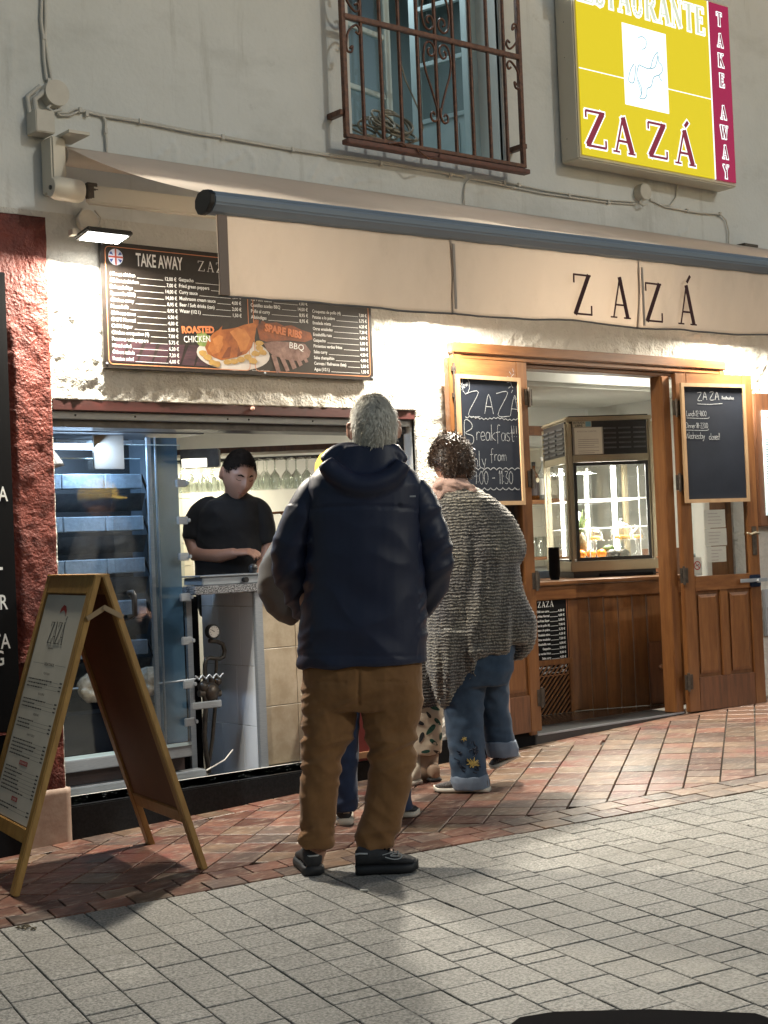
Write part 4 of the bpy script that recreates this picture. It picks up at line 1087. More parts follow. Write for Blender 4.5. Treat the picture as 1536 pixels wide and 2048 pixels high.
mb = MB(); mb.frame_box(a1, d2, w2, UP, 0, (b1-a1).length, -.018, .018, -.03, .03); mb.build('fore_arm', M_CREAM, aw, bevel=.006)
mb = MB(); mb.box(3.06, 3.11, 5.765, 5.79, 2.62, 2.69); mb.box(3.07, 3.12, 5.76, 5.775, 2.655, 2.665); mb.build('arm_clamp', M_HINGE, sh_, bevel=.003)

# ================================================================== FLOODLIGHTS
M_LED = emit_mat('led_face', (1.0, .97, .90), 30.0)
def flood(x, y, z, label, power, tilt=-.25, col=(1.0, .86, .66), k=1.0, aim=None):
    t = thing('floodlight', label, 'floodlight', (x, y, z))
    n_ = Vector((0, tilt, -1)).normalized(); v_ = Vector((0, -n_.z, n_.y)); v_ = Vector((1, 0, 0)).cross(n_)
    O = Vector((x, y, z)); U = Vector((1, 0, 0))
    mb = MB(); mb.frame_box(O, U, v_, -n_, -.135*k, .135*k, -.08*k, .08*k, 0, .022); hs = mb.build('housing', M_BLACK, t, bevel=.006)
    mb = MB()
    for i in range(9): mb.frame_box(O, U, v_, -n_, (-.12+i*.028)*k, (-.115+i*.028)*k, -.05*k, .05*k, .022, .026)
    mb.build('cooling_fins', M_BLACK, hs)
    mb = MB(); mb.frame_box(O, U, v_, -n_, -.112*k, .112*k, -.060*k, .060*k, -.003, -.001); mb.build('led_panel', M_LED, hs)
    mb = MB(); mb.tube([O+U*.0-n_*.02, O+Vector((0, .02, .05)), Vector((x, 5.99, z+.07))], .008, 8); mb.box(x-.16, x-.14, y-.02, y+.02, z-.005, z+.02); mb.build('bracket_arm', M_CREAM, t)
    mb = MB(); mb.tube([(x, 5.99, z+.105), (x, 5.955, z+.105)], .046, 24); mb.build('round_junction_box', M_PLW, t, bevel=.003)
    mb = MB(); mb.tube([(x-.03, 5.96, z+.07), (x-.055, 5.95, z+.11), (x-.03, 5.95, z+.15)], .004, 6); mb.tube([(x, 5.95, z+.06), (x-.01, 5.93, z+.03), (x+.0, y, z+.02)], .004, 6); mb.tube([(x+.03, 5.95, z+.15), (x+.06, 5.95, z+.12), (x+.045, 5.95, z+.07)], .004, 6); mb.build('lamp_cable', M_CABLE, t)
    l = light('floodlight_beam', 'AREA', tuple(O+n_*.012), power, col, aim or n_, .17*k, .09*k)
    return t
FC = (1.0, .92, .77)
flood(3.160, 5.82, 2.468, 'lit led floodlight above the take away menu board', 88, col=FC, tilt=-.14, k=.82, aim=(-.05, -.45, -1))
flood(5.16, 5.76, 2.372, 'lit led floodlight behind the valance left of the doorway', 105, col=FC, tilt=-.50)
flood(7.52, 5.76, 2.385, 'lit led floodlight behind the valance above the right door leaf', 105, col=FC, tilt=-.50)

# ================================================================== ILLUMINATED SIGN
SY0 = 5.843
sg = thing('lightbox_sign', 'illuminated yellow and maroon restaurant sign box with rooster drawing on the upper wall', 'sign', (6.9, 5.9, 3.75))
mb = MB(); mb.box(6.205, 7.615, SY0+.006, 5.992, 3.222, 4.372); mb.build('casing', M_CREAM, sg, bevel=.008)
def E(n, c, s):
    return emit_mat(n, c, s)
F0 = FR((0, SY0, 0))
def rect(x0, x1, z0, z1): return [(x0, z0), (x1, z0), (x1, z1), (x0, z1)]
M_YEL = mat('lit_yellow_face', (.3, .25, .01), emis=(.68, .54, .002), estr=.80, rough=.25)
M_MAR = mat('lit_maroon_face', (.12, .0, .03), emis=(.30, .004, .050), estr=.85, rough=.25)
M_SGW = mat('lit_white_face', (.5, .5, .5), emis=(.86, .95, .96), estr=1.0, rough=.25)
mb = MB(); mb.poly(rect(6.225, 7.392, 3.246, 4.352), F0, 0.0, .004); mb.build('yellow_face', M_YEL, sg)
mb = MB(); mb.poly(rect(7.404, 7.598, 3.246, 4.352), F0, 0.0, .004); mb.build('maroon_face', M_MAR, sg)
for (a_, b_, c_, d_, e_, f_) in ((7.392, 7.404, 3.246, 4.352, 0.0, .0045), (6.225, 6.70, 3.738, 3.744, .0042, .0048), (6.95, 7.392, 3.738, 3.744, .0042, .0048)):
    mb = MB(); mb.poly(rect(a_, b_, c_, d_), F0, e_, f_); mb.build('joint_line', M_SGW, sg, fix=False)
# letters outlined white
M_LIN = mat('lit_maroon_letter', (.15, .0, .02), emis=(.17, .012, .03), estr=.8, rough=.3)
M_LPALE = mat('lit_pale_letter', (.4, .4, .3), emis=(.50, .55, .42), estr=.9, rough=.3)
def spx(px, py): return uv(F0, onY(px, py, SY0-.005))
def sign_letter(ch, x, z, h, sx, wk, grow, m, inner=-.0005):
    lo = MB(); serif(lo, ch, F0, x, z, h, sx=sx, wk=wk, grow=grow, d=.0050, thick=.0008); o = lo.build('letter', M_SGW, sg, fix=False)
    li = MB(); serif(li, ch, F0, x, z, h, sx=sx, wk=wk, grow=inner, d=.0068, thick=.0008); li.build('letter_fill', m, o, fix=False)
for ch, (px_, py_) in zip('ZAZ\u00c1', ((1172, 292), (1226, 303), (1297, 313), (1350, 326))):
    x, z = spx(px_, py_); sign_letter(ch, x, z, .212, 1.10, 1.45, .0085, M_LIN)
x = spx(1146, 0)[0]-.035; zr_ = spx(1400, 68)[1]+.002
for ch in 'RESTAURANTE':
    sign_letter(ch, x, zr_, .165, .76, 1.35, .0080, M_LPALE, -.002); x += (SER[ch][0]+.035)*.165*.76+.0135
for ch, (px_, py_) in zip('TAKEAWAY', [(1441, 50), (1442, 92), (1444, 132), (1446, 172), (1448, 236), (1450, 276), (1451, 315), (1452, 354)]):
    x, z = spx(px_, py_); w_ = SER[ch][0]*.082*.8; sign_letter(ch, 7.502-w_/2, z-.008, .082, .8, 1.3, .0055, M_LIN, -.001)
pc = [spx(1245, 51), spx(1330, 70), spx(1335, 222), spx(1251, 205)]
x0, x1, z0, z1 = 6.712, 6.99, pc[3][1]-.004, pc[1][1]
x0 = pc[0][0]; x1 = pc[1][0]
mb = MB(); mb.poly(rect(x0, x1, z0, z1), F0, .0050, .0062); mb.poly(rect(x0-.006, x1+.006, z0-.006, z1+.006), F0, .0042, .0048); pn = mb.build('picture_panel', M_SGW, sg, fix=False)
def zc(pts, dx=768, s=2.0): return [spx(dx+a/s, b/s) for a, b in pts]
mb = MB()
hen = [(1065, 275), (1085, 265), (1095, 212), (1082, 222), (1072, 245), (1062, 275), (1030, 265), (1018, 262), (1010, 300), (1020, 330), (1028, 350), (1030, 375), (1022, 392), (1040, 395), (1050, 380), (1052, 355), (1068, 345), (1078, 310), (1100, 300), (1112, 285), (1110, 262), (1098, 248), (1096, 225)]
ribbon(mb, zc(hen), F0, .005, .0064)
ribbon(mb, zc([(1015, 150), (1035, 148), (1048, 165), (1045, 190), (1032, 198)]), F0, .0045, .0064)
ribbon(mb, zc([(1000, 255), (985, 280), (978, 322), (995, 332), (1002, 310), (1006, 262)]), F0, .005, .0064)
ribbon(mb, zc([(1012, 320), (1022, 350), (1030, 378)]), F0, .004, .0064); ribbon(mb, zc([(1098, 300), (1105, 318), (1112, 322)]), F0, .005, .0064)
mb.build('rooster_outline', mat('lit_blue_line', (.05, .2, .3), emis=(.06, .30, .42), estr=.6), pn, fix=False)
mb = MB()
for (px_, py_) in ((1127, 44), (1129, 115), (1134, 278)):
    p = onX(px_, py_, 6.205); mb.ball((6.205, p.y, p.z), .003, n=6)
mb.build('casing_screw', M_HINGE, sg)
# tubes inside throw their light out: none needed, the faces glow

# ================================================================== CABLES ON THE WALL
def wirepts(L, Y=5.985): return [onY(px_, py_, Y) for px_, py_ in L]
def wire(name, Ls, r, label, clips=()):
    mb = MB()
    for L in Ls: mb.tube(wirepts(L), r, 6)
    for c in clips:
        p = onY(*c, 5.983); mb.box(p.x-.007, p.x+.007, 5.974, 5.992, p.z-.011, p.z+.011)
    o = mb.build(name, M_CABLE); tag(o, label, 'cable'); return o
W0 = [(205, 0)]
wire('wall_cable', [[(83, -10), (82, 40), (86, 75), (88, 120), (93, 160)], [(90, -10), (91, 40), (90, 75), (96, 120), (104, 165)]], .0075, 'pair of painted cables coming down the wall to the round box', [(87, 74), (97, 162)])
wire('wall_cable', [[(108, 205), (112, 222), (120, 231), (140, 231), (160, 221), (205, 232), (280, 244), (380, 264), (445, 275), (510, 287), (585, 300), (690, 316), (768, 327), (850, 340), (930, 354)],
     [(112, 205), (118, 226), (135, 226), (150, 218), (162, 219), (205, 229), (280, 241), (380, 261), (445, 272), (510, 284), (585, 297), (690, 313), (768, 324), (850, 338), (930, 352)]], .0055,
     'long sagging double cable running from the round box under the window', [(160, 220), (173, 228), (280, 243), (445, 274), (585, 299), (762, 327), (900, 350)])
wire('wall_cable', [[(206, 232), (211, 243), (211, 260), (213, 285), (214, 311)]], .0065, 'short painted cable dropping from the long cable to the awning roller', [(211, 262)])
wire('wall_cable', [[(930, 420), (928, 390), (931, 368), (940, 358), (975, 362), (1030, 368), (1090, 381), (1150, 390), (1215, 400), (1268, 404)], [(945, 358), (1000, 369), (1080, 386), (1150, 396), (1215, 405), (1270, 409)]], .005,
     'double cable running from the awning to the right hand round box', [(1008, 366), (1037, 370), (1138, 391), (1216, 404)])
wire('wall_cable', [[(1300, 398), (1320, 410), (1340, 411), (1352, 395), (1355, 368)], [(1300, 400), (1330, 414), (1374, 422), (1400, 426), (1440, 428), (1452, 440), (1458, 465), (1457, 492)]], .0055,
     'cable from the right hand round box to the sign and to the awning end', [(1374, 421), (1440, 428)])
def rbox(px_, py_, label, r=.058, dep=.05):
    p = onY(px_, py_, 5.955); t = thing('junction_box', label, 'junction box', tuple(p))
    mb = MB(); mb.tube([(p.x, 5.995, p.z), (p.x, 5.995-dep, p.z)], r, 28); mb.build('box_body', M_PLW, t, bevel=.003)
    mb = MB(); mb.tube([(p.x, 5.995-dep-.001, p.z), (p.x, 5.995-dep-.006, p.z)], r*.98, 28); mb.build('lid', M_PLW, t, bevel=.002)
    mb = MB(); mb.tube([(p.x-.02, 5.96, p.z-.05), (p.x-.045, 5.955, p.z-.07), (p.x-.02, 5.95, p.z-.085), (p.x+.02, 5.95, p.z-.07)], .007, 7); mb.build('cable_gland', M_CABLE, t)
rbox(112, 187, 'round cream junction box at the top left of the wall')
rbox(1288, 384, 'round cream junction box under the illuminated sign', .05)
p = onY(85, 245, 5.93)
t = thing('cable_box', 'square white cable box below the left round junction box', 'junction box', tuple(p))
mb = MB(); mb.box(p.x-.045, p.x+.045, 5.90, 5.995, p.z-.05, p.z+.048); mb.build('box_body', M_PLW, t, bevel=.004)
mb = MB(); mb.tube([(p.x-.01, 5.97, p.z+.048), (p.x-.015, 5.965, p.z+.11), (p.x+.03, 5.96, p.z+.15)], .012, 8); mb.tube([(p.x-.035, 5.98, p.z+.048), (p.x-.045, 5.975, p.z+.12), (p.x+.01, 5.96, p.z+.17)], .010, 8); mb.build('flexible_conduit', M_CABLE, t)
mb = MB(); p = onY(1488, 492, 5.95); mb.box(p.x-.06, p.x+.08, 5.90, 5.99, p.z-.012, p.z+.006); o = mb.build('metal_plate', M_HINGE, bevel=.002); tag(o, 'small rusty bracket plate on the wall at the far end of the awning', 'bracket')

# ================================================================== BIG MENU BOARD
YB = 5.958
mbd = thing('menu_board', 'wide black take away menu board with a roast chicken picture beneath the floodlight', 'menu board', (4.0, 5.97, 2.2))
FB = FR((0, YB, 0))
def bp(px_, py_): return uv(FB, onY(px_, py_, YB))
bx0_, bz1 = bp(200, 481); bx1_, bz0 = bp(748, 761); bz0 = bp(212, 736)[1]
mb = MB(); mb.box(bx0_, bx1_, YB, YB+.02, bz0, bz1); mb.build('panel', mat('black_menu_print', (.014, .012, .011), (.026, .020, .017), rough=.3, nscale=30), mbd, bevel=.002)
# wooden table print
mb = MB()
for k in range(9):
    x = bx0_+.02+k*.075
    mb.poly([(x, bz0+.03), (x+.068, bz0+.03), (x+.10, bz0+.125), (x+.045, bz0+.125)], FB, .0008, .0010)
mb.build('printed_table', mat('purple_brown_print', (.075, .035, .045), (.025, .014, .02), rough=.35, nscale=12, stretch=(1, 1, 6)), mbd, fix=False)
mb = MB()
def rr_(x0, x1, z0, z1, r=.02):
    P = []
    for (cx, cz, a) in ((x1-r, z1-r, 0), (x0+r, z1-r, 90), (x0+r, z0+r, 180), (x1-r, z0+r, 270)):
        P += [(cx+r*math.cos(math.radians(a+q)), cz+r*math.sin(math.radians(a+q))) for q in (0, 30, 60, 90)]
    return P
ribbon(mb, rr_(bx0_+.022, bx0_+.775, bz0+.020, bz1-.022), FB, .0038, .0012, closed=True, smooth=False)
ribbon(mb, rr_(bx0_+.805, bx1_-.022, bz0+.020, bz1-.022), FB, .0038, .0012, closed=True, smooth=False)
mb.build('copper_border', M_COPPER, mbd, fix=False)
tx = MB()
text(tx, 'TAKE AWAY', FB, bp(272, 532)[0], bp(272, 530)[1]-.003, .058, width=.245, bold=.03, d=.0012)
wx = MB(); 
x_, z_ = bp(396, 541)
serif(wx, 'ZAZ\u00c1', FB, x_, z_-.002, .048, gap=.28, sx=1.0, wk=.75, d=.0012, thick=.0003)
serif(wx, 'ZAZ\u00c1', FB, x_+.80, z_-.002, .048, gap=.28, sx=1.0, wk=.75, d=.0012, thick=.0003)
wx.build('printed_name', M_WHITEP, mbd, fix=False)
text(tx, 'PARA LLEVAR', FB, bx0_+.84, bp(272, 530)[1]-.003, .050, width=.24, bold=.03, d=.0012)
def col(rows, xl, xr, ztop, dz, h=.0165, first_px=None):
    for i, (a, b) in enumerate(rows):
        z = ztop-i*dz
        tx = MB(); vs_, fs_, w_ = glyphs(a, .01); k = h/.7*.86
        text(tx, a, FB, xl, z, h, bold=.01, sx=.86, d=.0012)
        vp, fp, wp = glyphs(b, .012)
        text(tx, b, FB, xr, z-.002, h, right=True, bold=.01, sx=.86, d=.0012)
        tx.poly(rect(xl+w_*k+.01, xr-wp*k-.006, z-.003, z-.0014), FB, .0012); tx.build('menu_row', M_WHITEP, mbd, fix=False)
e1 = [('1 Roast chicken', '12,00 \u20ac'), ('1/2 Roast chicken', '7,00 \u20ac'), ('Fish and chips', '14,00 \u20ac'), ('Spare ribs BBQ', '14,00 \u20ac'), ('Chicken curry', '8,95 \u20ac'), ('Meats balls', '8,95 \u20ac'), ('Chili con carne', '6,50 \u20ac'), ('CHIPS Normal', '4,00 \u20ac'), ('CHIPS Super', '5,00 \u20ac'), ('Chicken croquettes (4)', '7,00 \u20ac'), ('Potatoes with peppers', '5,75 \u20ac'), ('Mixed salad', '6,20 \u20ac'), ('Others salads', '7,20 \u20ac'), ('Russian salad', '6,00 \u20ac')]
z1_ = bp(219, 550)[1]; z14 = bp(228, 720)[1]
col(e1, bp(219, 550)[0], bp(352, 550)[0], z1_, (z1_-z14)/13)
e2 = [('Gazpacho', '5,00 \u20ac'), ('Fried green peppers', '8,00 \u20ac'), ('Curry sauce', '4,50 \u20ac'), ('Mushroom cream sauce', '4,00 \u20ac'), ('Beer / Soft drinks (can)', '2,00 \u20ac'), ('Water (1/2 l.)', '1,50 \u20ac')]
z2_ = bp(357, 562)[1]; z26 = bp(360, 625)[1]
col(e2, bp(357, 562)[0], bp(482, 606)[0], z2_, (z2_-z26)/5)
s1r = [('1 Pollo asado', '12,00 \u20ac'), ('1/2 Pollo asado', '7,00 \u20ac'), ('Costillas asadas BBQ', '14,00 \u20ac'), ('Pollo al curry', '8,95 \u20ac'), ('Alb\u00f3ndigas', '8,95 \u20ac')]
zq = bp(502, 637)[1]; dzs = bp(501, 612)[1]-bp(502, 624)[1]
for i, (a, b) in enumerate(s1r): pass
col(s1r, bp(502, 637)[0], bp(616, 640)[0], zq+dzs*4, dzs)
s2r = [('Croquetas de pollo (4)', '7,00 \u20ac'), ('Patatas a lo pobre', '5,75 \u20ac'), ('Ensalada mixta', '6,20 \u20ac'), ('Otras ensaladas', '7,20 \u20ac'), ('Ensaladilla rusa', '6,00 \u20ac'), ('Gazpacho', '5,00 \u20ac'), ('Pimientos verdes fritos', '8,00 \u20ac'), ('Salsa curry', '4,50 \u20ac'), ('Salsa champi\u00f1\u00f3n', '4,00 \u20ac'), ('Cerveza / Refrescos (lata)', '2,00 \u20ac'), ('Agua (1/2 l.)', '1,50 \u20ac')]
za = bp(622, 625)[1]; zb_ = bp(629, 741)[1]
col(s2r, bp(624, 625)[0], bp(733, 640)[0], za, (za-zb_)/10, .0155)
tx.build('menu_lettering', M_WHITEP, mbd, fix=False)
# picture: flames, plate, chicken, potatoes, salad, ribs
def bpz(pts, ox=470, oy=590, s=5.297): return [bp(ox+a/s, oy+b/s) for a, b in pts]
def bpy_(pts, ox=200, oy=480, s=5.486): return [bp(ox+a/s, oy+b/s) for a, b in pts]
mb = MB(); mb.poly(bpz([(230, 330), (290, 270), (330, 300), (440, 290), (520, 330), (600, 320), (700, 370), (800, 400), (820, 470), (740, 500), (560, 480), (330, 495), (260, 470)]), FB, .0010, .0012)
mb.build('printed_flame', mat('flame_print', (.35, .09, .02), (.05, .02, .015), rough=.35, nscale=22, detail=4, contrast=.8), mbd, fix=False)
pcx, pcz = bp(463, 706); mb = MB(); mb.poly(disc(pcx+.012, pcz-.005, .205, .078), FB, .0014, .0018); mb.build('printed_plate', mat('white_plate_print', (.62, .58, .54), (.5, .45, .42), rough=.35, nscale=10), mbd, fix=False)
mb = MB()
for q in range(9):
    a = math.radians(150+q*11); mb.poly(disc(pcx-.15+.02*math.cos(q*2.1), pcz+.055+.018*math.sin(q*1.7), .03, .022, 9), FB, .0019+.00003*q, .0020+.00003*q)
mb.build('printed_salad', mat('green_print', (.09, .17, .03), (.25, .30, .10), rough=.35, nscale=40), mbd, fix=False)
mb = MB(); body = [(1150, 1180), (1180, 1100), (1240, 1020), (1300, 985), (1340, 940), (1330, 985), (1420, 975), (1500, 960), (1580, 930), (1680, 910), (1700, 870), (1740, 880), (1735, 930), (1700, 990), (1690, 1080), (1660, 1180), (1600, 1250), (1480, 1290), (1330, 1320), (1250, 1290), (1180, 1250)]
mb.poly(bpy_(body), FB, .0023, .0026); o = mb.build('printed_chicken', mat('roast_skin_print', (.40, .13, .030), (.17, .040, .012), rough=.3, nscale=17, detail=3), mbd, fix=False)
shp = [([(1560, 960), (1610, 925), (1680, 910), (1712, 930), (1705, 1010), (1690, 1090), (1650, 1180), (1590, 1240), (1540, 1200), (1530, 1080)], 'd'), ([(1180, 1190), (1210, 1110), (1270, 1060), (1330, 1080), (1350, 1150), (1310, 1230), (1230, 1260)], 'm'), ([(1330, 1300), (1400, 1180), (1440, 1170), (1420, 1290)], 's'), ([(1500, 1290), (1520, 1120), (1540, 1110), (1560, 1250)], 's')]
PM = {'d': mat('thigh_print', (.46, .16, .04), (.26, .07, .018), rough=.3, nscale=24, detail=3), 'm': mat('wing_print', (.50, .20, .06), (.30, .09, .02), rough=.3, nscale=28, detail=3), 's': mat('crease_print', (.12, .03, .01), (.20, .05, .015), rough=.3, nscale=20)}
for q, (pts, kk) in enumerate(shp):
    mb = MB(); mb.poly(bpy_(pts), FB, .00262+.00004*q, .00272+.00004*q); mb.build('printed_shading', PM[kk], o, fix=False)
mb = MB(); mb.poly(bpy_([(1420, 1010), (1500, 960), (1590, 990), (1650, 1080), (1600, 1200), (1540, 1230), (1500, 1120)]), FB, .0028, .0030); mb.poly(bpy_([(1230, 1090), (1300, 1040), (1350, 1060), (1330, 1150), (1260, 1180)]), FB, .0028, .0030); mb.build('printed_highlight', mat('golden_skin_print', (.52, .21, .06), (.36, .12, .03), rough=.3, nscale=20), o, fix=False)
mb = MB()
for q, (px_, py_) in enumerate(((1120, 1240), (1180, 1290), (1230, 1350), (1400, 1340), (1470, 1330), (1540, 1310), (1620, 1290), (1700, 1250), (1750, 1190), (1740, 1130), (1280, 1360), (1670, 1330), (1790, 1240))):
    c = bpy_([(px_, py_)])[0]; mb.poly([(c[0]+.024*(1+.2*math.sin(q*3+k))*math.cos(k*PI/4), c[1]+.014*(1+.2*math.cos(q*5+k))*math.sin(k*PI/4)) for k in range(8)], FB, .0031+.00003*q, .0033+.00003*q)
mb.build('printed_potatoes', mat('potato_print', (.50, .32, .10), (.34, .19, .05), rough=.35, nscale=30), mbd, fix=False)
mb = MB(); mb.poly(bpz([(300, 510), (420, 490), (600, 500), (740, 520), (800, 600), (780, 660), (700, 700), (560, 690), (400, 640), (330, 580)]), FB, .0020, .0022)
for q, pts in enumerate(([(380, 640), (430, 630), (480, 810), (440, 830)], [(460, 640), (510, 640), (575, 800), (540, 815)], [(540, 630), (600, 640), (650, 770), (610, 790)], [(610, 620), (670, 640), (715, 740), (680, 760)], [(680, 600), (730, 620), (775, 710), (745, 720)])):
    mb.poly(bpz(pts), FB, .0024, .0026)
mb.build('printed_ribs', mat('rib_print', (.10, .040, .030), (.32, .20, .17), rough=.35, nscale=32, contrast=.8), mbd, fix=False)
mb = MB(); mo = MB()
M_ORP = mat('orange_print', (.75, .22, .05), rough=.35); M_CRP = mat('cream_print', (.55, .20, .10), rough=.4)
x_, z_ = bpy_([(895, 1020)])[0]; text(mo, 'ROASTED', FB, x_, z_, .030, width=.178, bold=.05, d=.0030, ang=.06); text(mb, 'ROASTED', FB, x_, z_, .030, width=.178, bold=.01, d=.0034, ang=.06)
mo.build('orange_halo', M_ORP, mbd, fix=False); mb.build('picture_lettering', M_CRP, mbd, fix=False); mb = MB(); mo = MB()
x_, z_ = bpz([(310, 370)])[0]; text(mo, 'SPARE RIBS', FB, x_, z_-.004, .034, width=.22, bold=.05, d=.0030, ang=-.12); text(mb, 'SPARE RIBS', FB, x_, z_-.004, .034, width=.22, bold=.01, d=.0034, ang=-.12)
mo.build('orange_halo', M_ORP, mbd, fix=False); mb.build('picture_lettering', M_CRP, mbd, fix=False)

mb = MB(); x_, z_ = bpy_([(915, 1125)])[0]; text(mb, 'CHICKEN', FB, x_, z_, .030, width=.145, d=.0036, ang=.07); x_, z_ = bpz([(565, 560)])[0]; text(mb, 'BBQ', FB, x_, z_, .03, width=.09, d=.0036, ang=-.12)
x_, z_ = bpz([(180, 802)])[0]; text(mb, 'Iva incluido - VAT included', FB, x_, z_, .006, width=.10, d=.0012)
mb.build('thin_lettering', M_WHITEP, mbd, fix=False)
c = bp(231, 514); mb = MB(); mb.poly(disc(c[0], c[1], .037), FB, .0012, .0014); fl = mb.build('flag_roundel', mat('white_blue_print', (.62, .66, .78), rough=.4), mbd, fix=False)
mb = MB()
for a in (35, 145, 215, 325):
    mb.poly([(c[0]+.034*math.cos(math.radians(a+q)), c[1]+.034*math.sin(math.radians(a+q))) for q in (-14, 0, 14)]+[(c[0]+.014*math.cos(math.radians(a)), c[1]+.014*math.sin(math.radians(a)))], FB, .0016, .0018)
mb.build('flag_blue', mat('blue_print', (.05, .09, .30), rough=.4), fl, fix=False)
mb = MB(); mb.poly(rect(c[0]-.036, c[0]+.036, c[1]-.004, c[1]+.004), FB, .0018, .0020); mb.poly(rect(c[0]-.004, c[0]+.004, c[1]-.036, c[1]+.036), FB, .0021, .0023); mb.build('flag_cross', mat('flag_red', (.45, .08, .05), rough=.4), fl, fix=False)
mb = MB()
for x, z in ((bx0_+.01, bz1-.012), (bx0_+.012, bz0+.02), (bx1_-.012, bz0+.014), (bx0_+.86, bz0+.012)): mb.lathe([(0, .004), (.005, .003), (.006, 0)], (x, YB-.0003, z), (0, -1, 0), 10)
mb.build('fixing_screw', M_STEEL, mbd)

# ================================================================== BLACKBOARDS ON THE LEAVES
def board(LF, px_tl, px_tr, px_br, px_bl, label):
    t, F, W, O, d, nn, H = LF
    F2 = (O+nn*.034, d, UP, nn); P0 = F2[0]+nn*.014
    q = [uv((P0, d, UP, nn), onp(px_, py_, P0, nn)) for px_, py_ in (px_tl, px_tr, px_br, px_bl)]
    x0 = (q[0][0]+q[3][0])/2; x1 = (q[1][0]+q[2][0])/2; z1 = (q[0][1]+q[1][1])/2; z0 = (q[2][1]+q[3][1])/2
    c = F2[0]+d*((x0+x1)/2)+UP*z0
    b = thing('blackboard', label, 'blackboard', tuple(c))
    mb = MB(); mb.poly(rect(x0+.01, x1-.01, z0+.01, z1-.01), F2, 0, .008); mb.build('slate', M_SLATE, b)
    for (a, e, f, g) in ((x0, x0+.022, z0, z1), (x1-.022, x1, z0, z1)):
        mb = MB(); mb.poly(rect(a, e, f, g), F2, 0, .016); mb.build('frame_strip', M_FRAMEP, b, bevel=.002)
    for (f, g) in ((z0, z0+.022), (z1-.022, z1)):
        mb = MB(); mb.poly(rect(x0+.0225, x1-.0225, f, g), F2, 0, .0155); mb.build('frame_strip', M_FRAMEP, b, bevel=.002)
    return b, (F2[0]+nn*.0085, d, UP, nn), (x0, x1, z0, z1)
b1_, FC1, R1 = board(LL, (912, 746), (1040, 757), (1052, 1013), (925, 1008), 'blackboard with the chalked breakfast hours on the left door leaf')
def cp(FCx, px_, py_): return uv(FCx, onp(px_, py_, FCx[0], FCx[3]))
mb = MB()
z6 = lambda a, b_: (860+a/2.272, 680+b_/2.272)
for ch, (a, b_) in zip('ZAZA', ((170, 345), (248, 335), (305, 345), (365, 345))):
    x, z = cp(FC1, *z6(a, b_)); chalk(mb, ch, FC1, x, z, .128 if ch == 'Z' else .104, .0040)
x, z = cp(FC1, *z6(378, 262)); ribbon(mb, [(x, z-.01), (x+.012, z+.012), (x+.024, z-.01)], FC1, .004)
x, z = cp(FC1, *z6(160, 352)); xe = cp(FC1, *z6(398, 372))[0]
ribbon(mb, [(x+(xe-x)*i/26, z+.004*(-1)**i+.004*math.sin(i*.5)) for i in range(27)], FC1, .0045, smooth=False)
x, z = cp(FC1, *z6(155, 475)); chalk(mb, 'B', FC1, x, z, .125, .0040); 
x, z = cp(FC1, *z6(210, 455)); chalk(mb, 'reakfast', FC1, x, z, .085, .0034, sp=.06); x, z = cp(FC1, *z6(368, 440)); chalk(mb, '!!!', FC1, x, z, .060, .0032, sp=.12)
x, z = cp(FC1, *z6(165, 575)); chalk(mb, 'Only', FC1, x, z, .085, .0034, sp=.05); x, z = cp(FC1, *z6(275, 548)); chalk(mb, 'from', FC1, x, z, .064, .0032, sp=.06)
x, z = cp(FC1, *z6(197, 655)); chalk(mb, '9:00 - 11:30', FC1, x, z, .070, .0036, sp=.04)
for zz0, sg_ in ((590, 1), (672, -1)):
    x, z = cp(FC1, *z6(190, zz0)); xe = cp(FC1, *z6(412, zz0))[0]; P = []
    for k in range(8):
        for q in range(5): P.append((x+(xe-x)*(k+q/5)/8, z+sg_*.012*math.sin(PI*q/5)))
    ribbon(mb, P, FC1, .0045, smooth=False)
x, z = cp(FC1, *z6(162, 205)); P = [(x+(.034+.005*(k % 2))*math.cos(k*PI/9)*.75, z+(.044+.005*(k % 2))*math.sin(k*PI/9)) for k in range(18)]; ribbon(mb, P, FC1, .004, closed=True, smooth=False)
x, z = cp(FC1, *z6(142, 228)); chalk(mb, 'New', FC1, x, z, .034, .0035, ang=.5)
x, z = cp(FC1, *z6(392, 190)); ribbon(mb, [(x+.045*math.cos(math.radians(a)), z+.045*math.sin(math.radians(a))) for a in range(110, 250, 20)][0:7], FC1, .004)
for a in (110, 135, 160, 185, 210, 235): 
    p = [(x+r*math.cos(math.radians(a)), z+r*math.sin(math.radians(a))) for r in (.055, .075)]
    ribbon(mb, p, FC1, .004, smooth=False)
# keep strokes inside the slate
o = mb.build('chalk_writing', M_CHALK, b1_, fix=False)
bm = bmesh.new(); bm.from_mesh(o.data); O_, d_ = FC1[0], FC1[1]
lim = R1[1]-.024
bmesh.ops.delete(bm, geom=[f for f in bm.faces if (f.calc_center_median()-O_).dot(d_) > lim or (f.calc_center_median()-O_).dot(d_) < R1[0]+.024], context='FACES'); bm.to_mesh(o.data); bm.free()
b2_, FC2, R2 = board(LR, (1361, 766), (1490, 768), (1500, 1003), (1373, 1006), 'blackboard with lunch and dinner hours on the right door leaf')
mb = MB()
for ch, (a, b_) in zip('ZAZA', ((1215, 275), (1240, 272), (1270, 272), (1295, 272))):
    x, z = cp(FC2, *z6(a, b_)); chalk(mb, ch, FC2, x, z, .048, .0042)
x, z = cp(FC2, *z6(1326, 272)); 
for i in range(9): ribbon(mb, [(x+i*.011, z+.004), (x+i*.011+.004, z+.016+.008*(i % 3 == 0)), (x+i*.011+.009, z+.002)], FC2, .0033)
x, z = cp(FC2, *z6(1215, 290)); ribbon(mb, [(x, z), (x+.09, z-.002), (x+.20, z+.004)], FC2, .004)
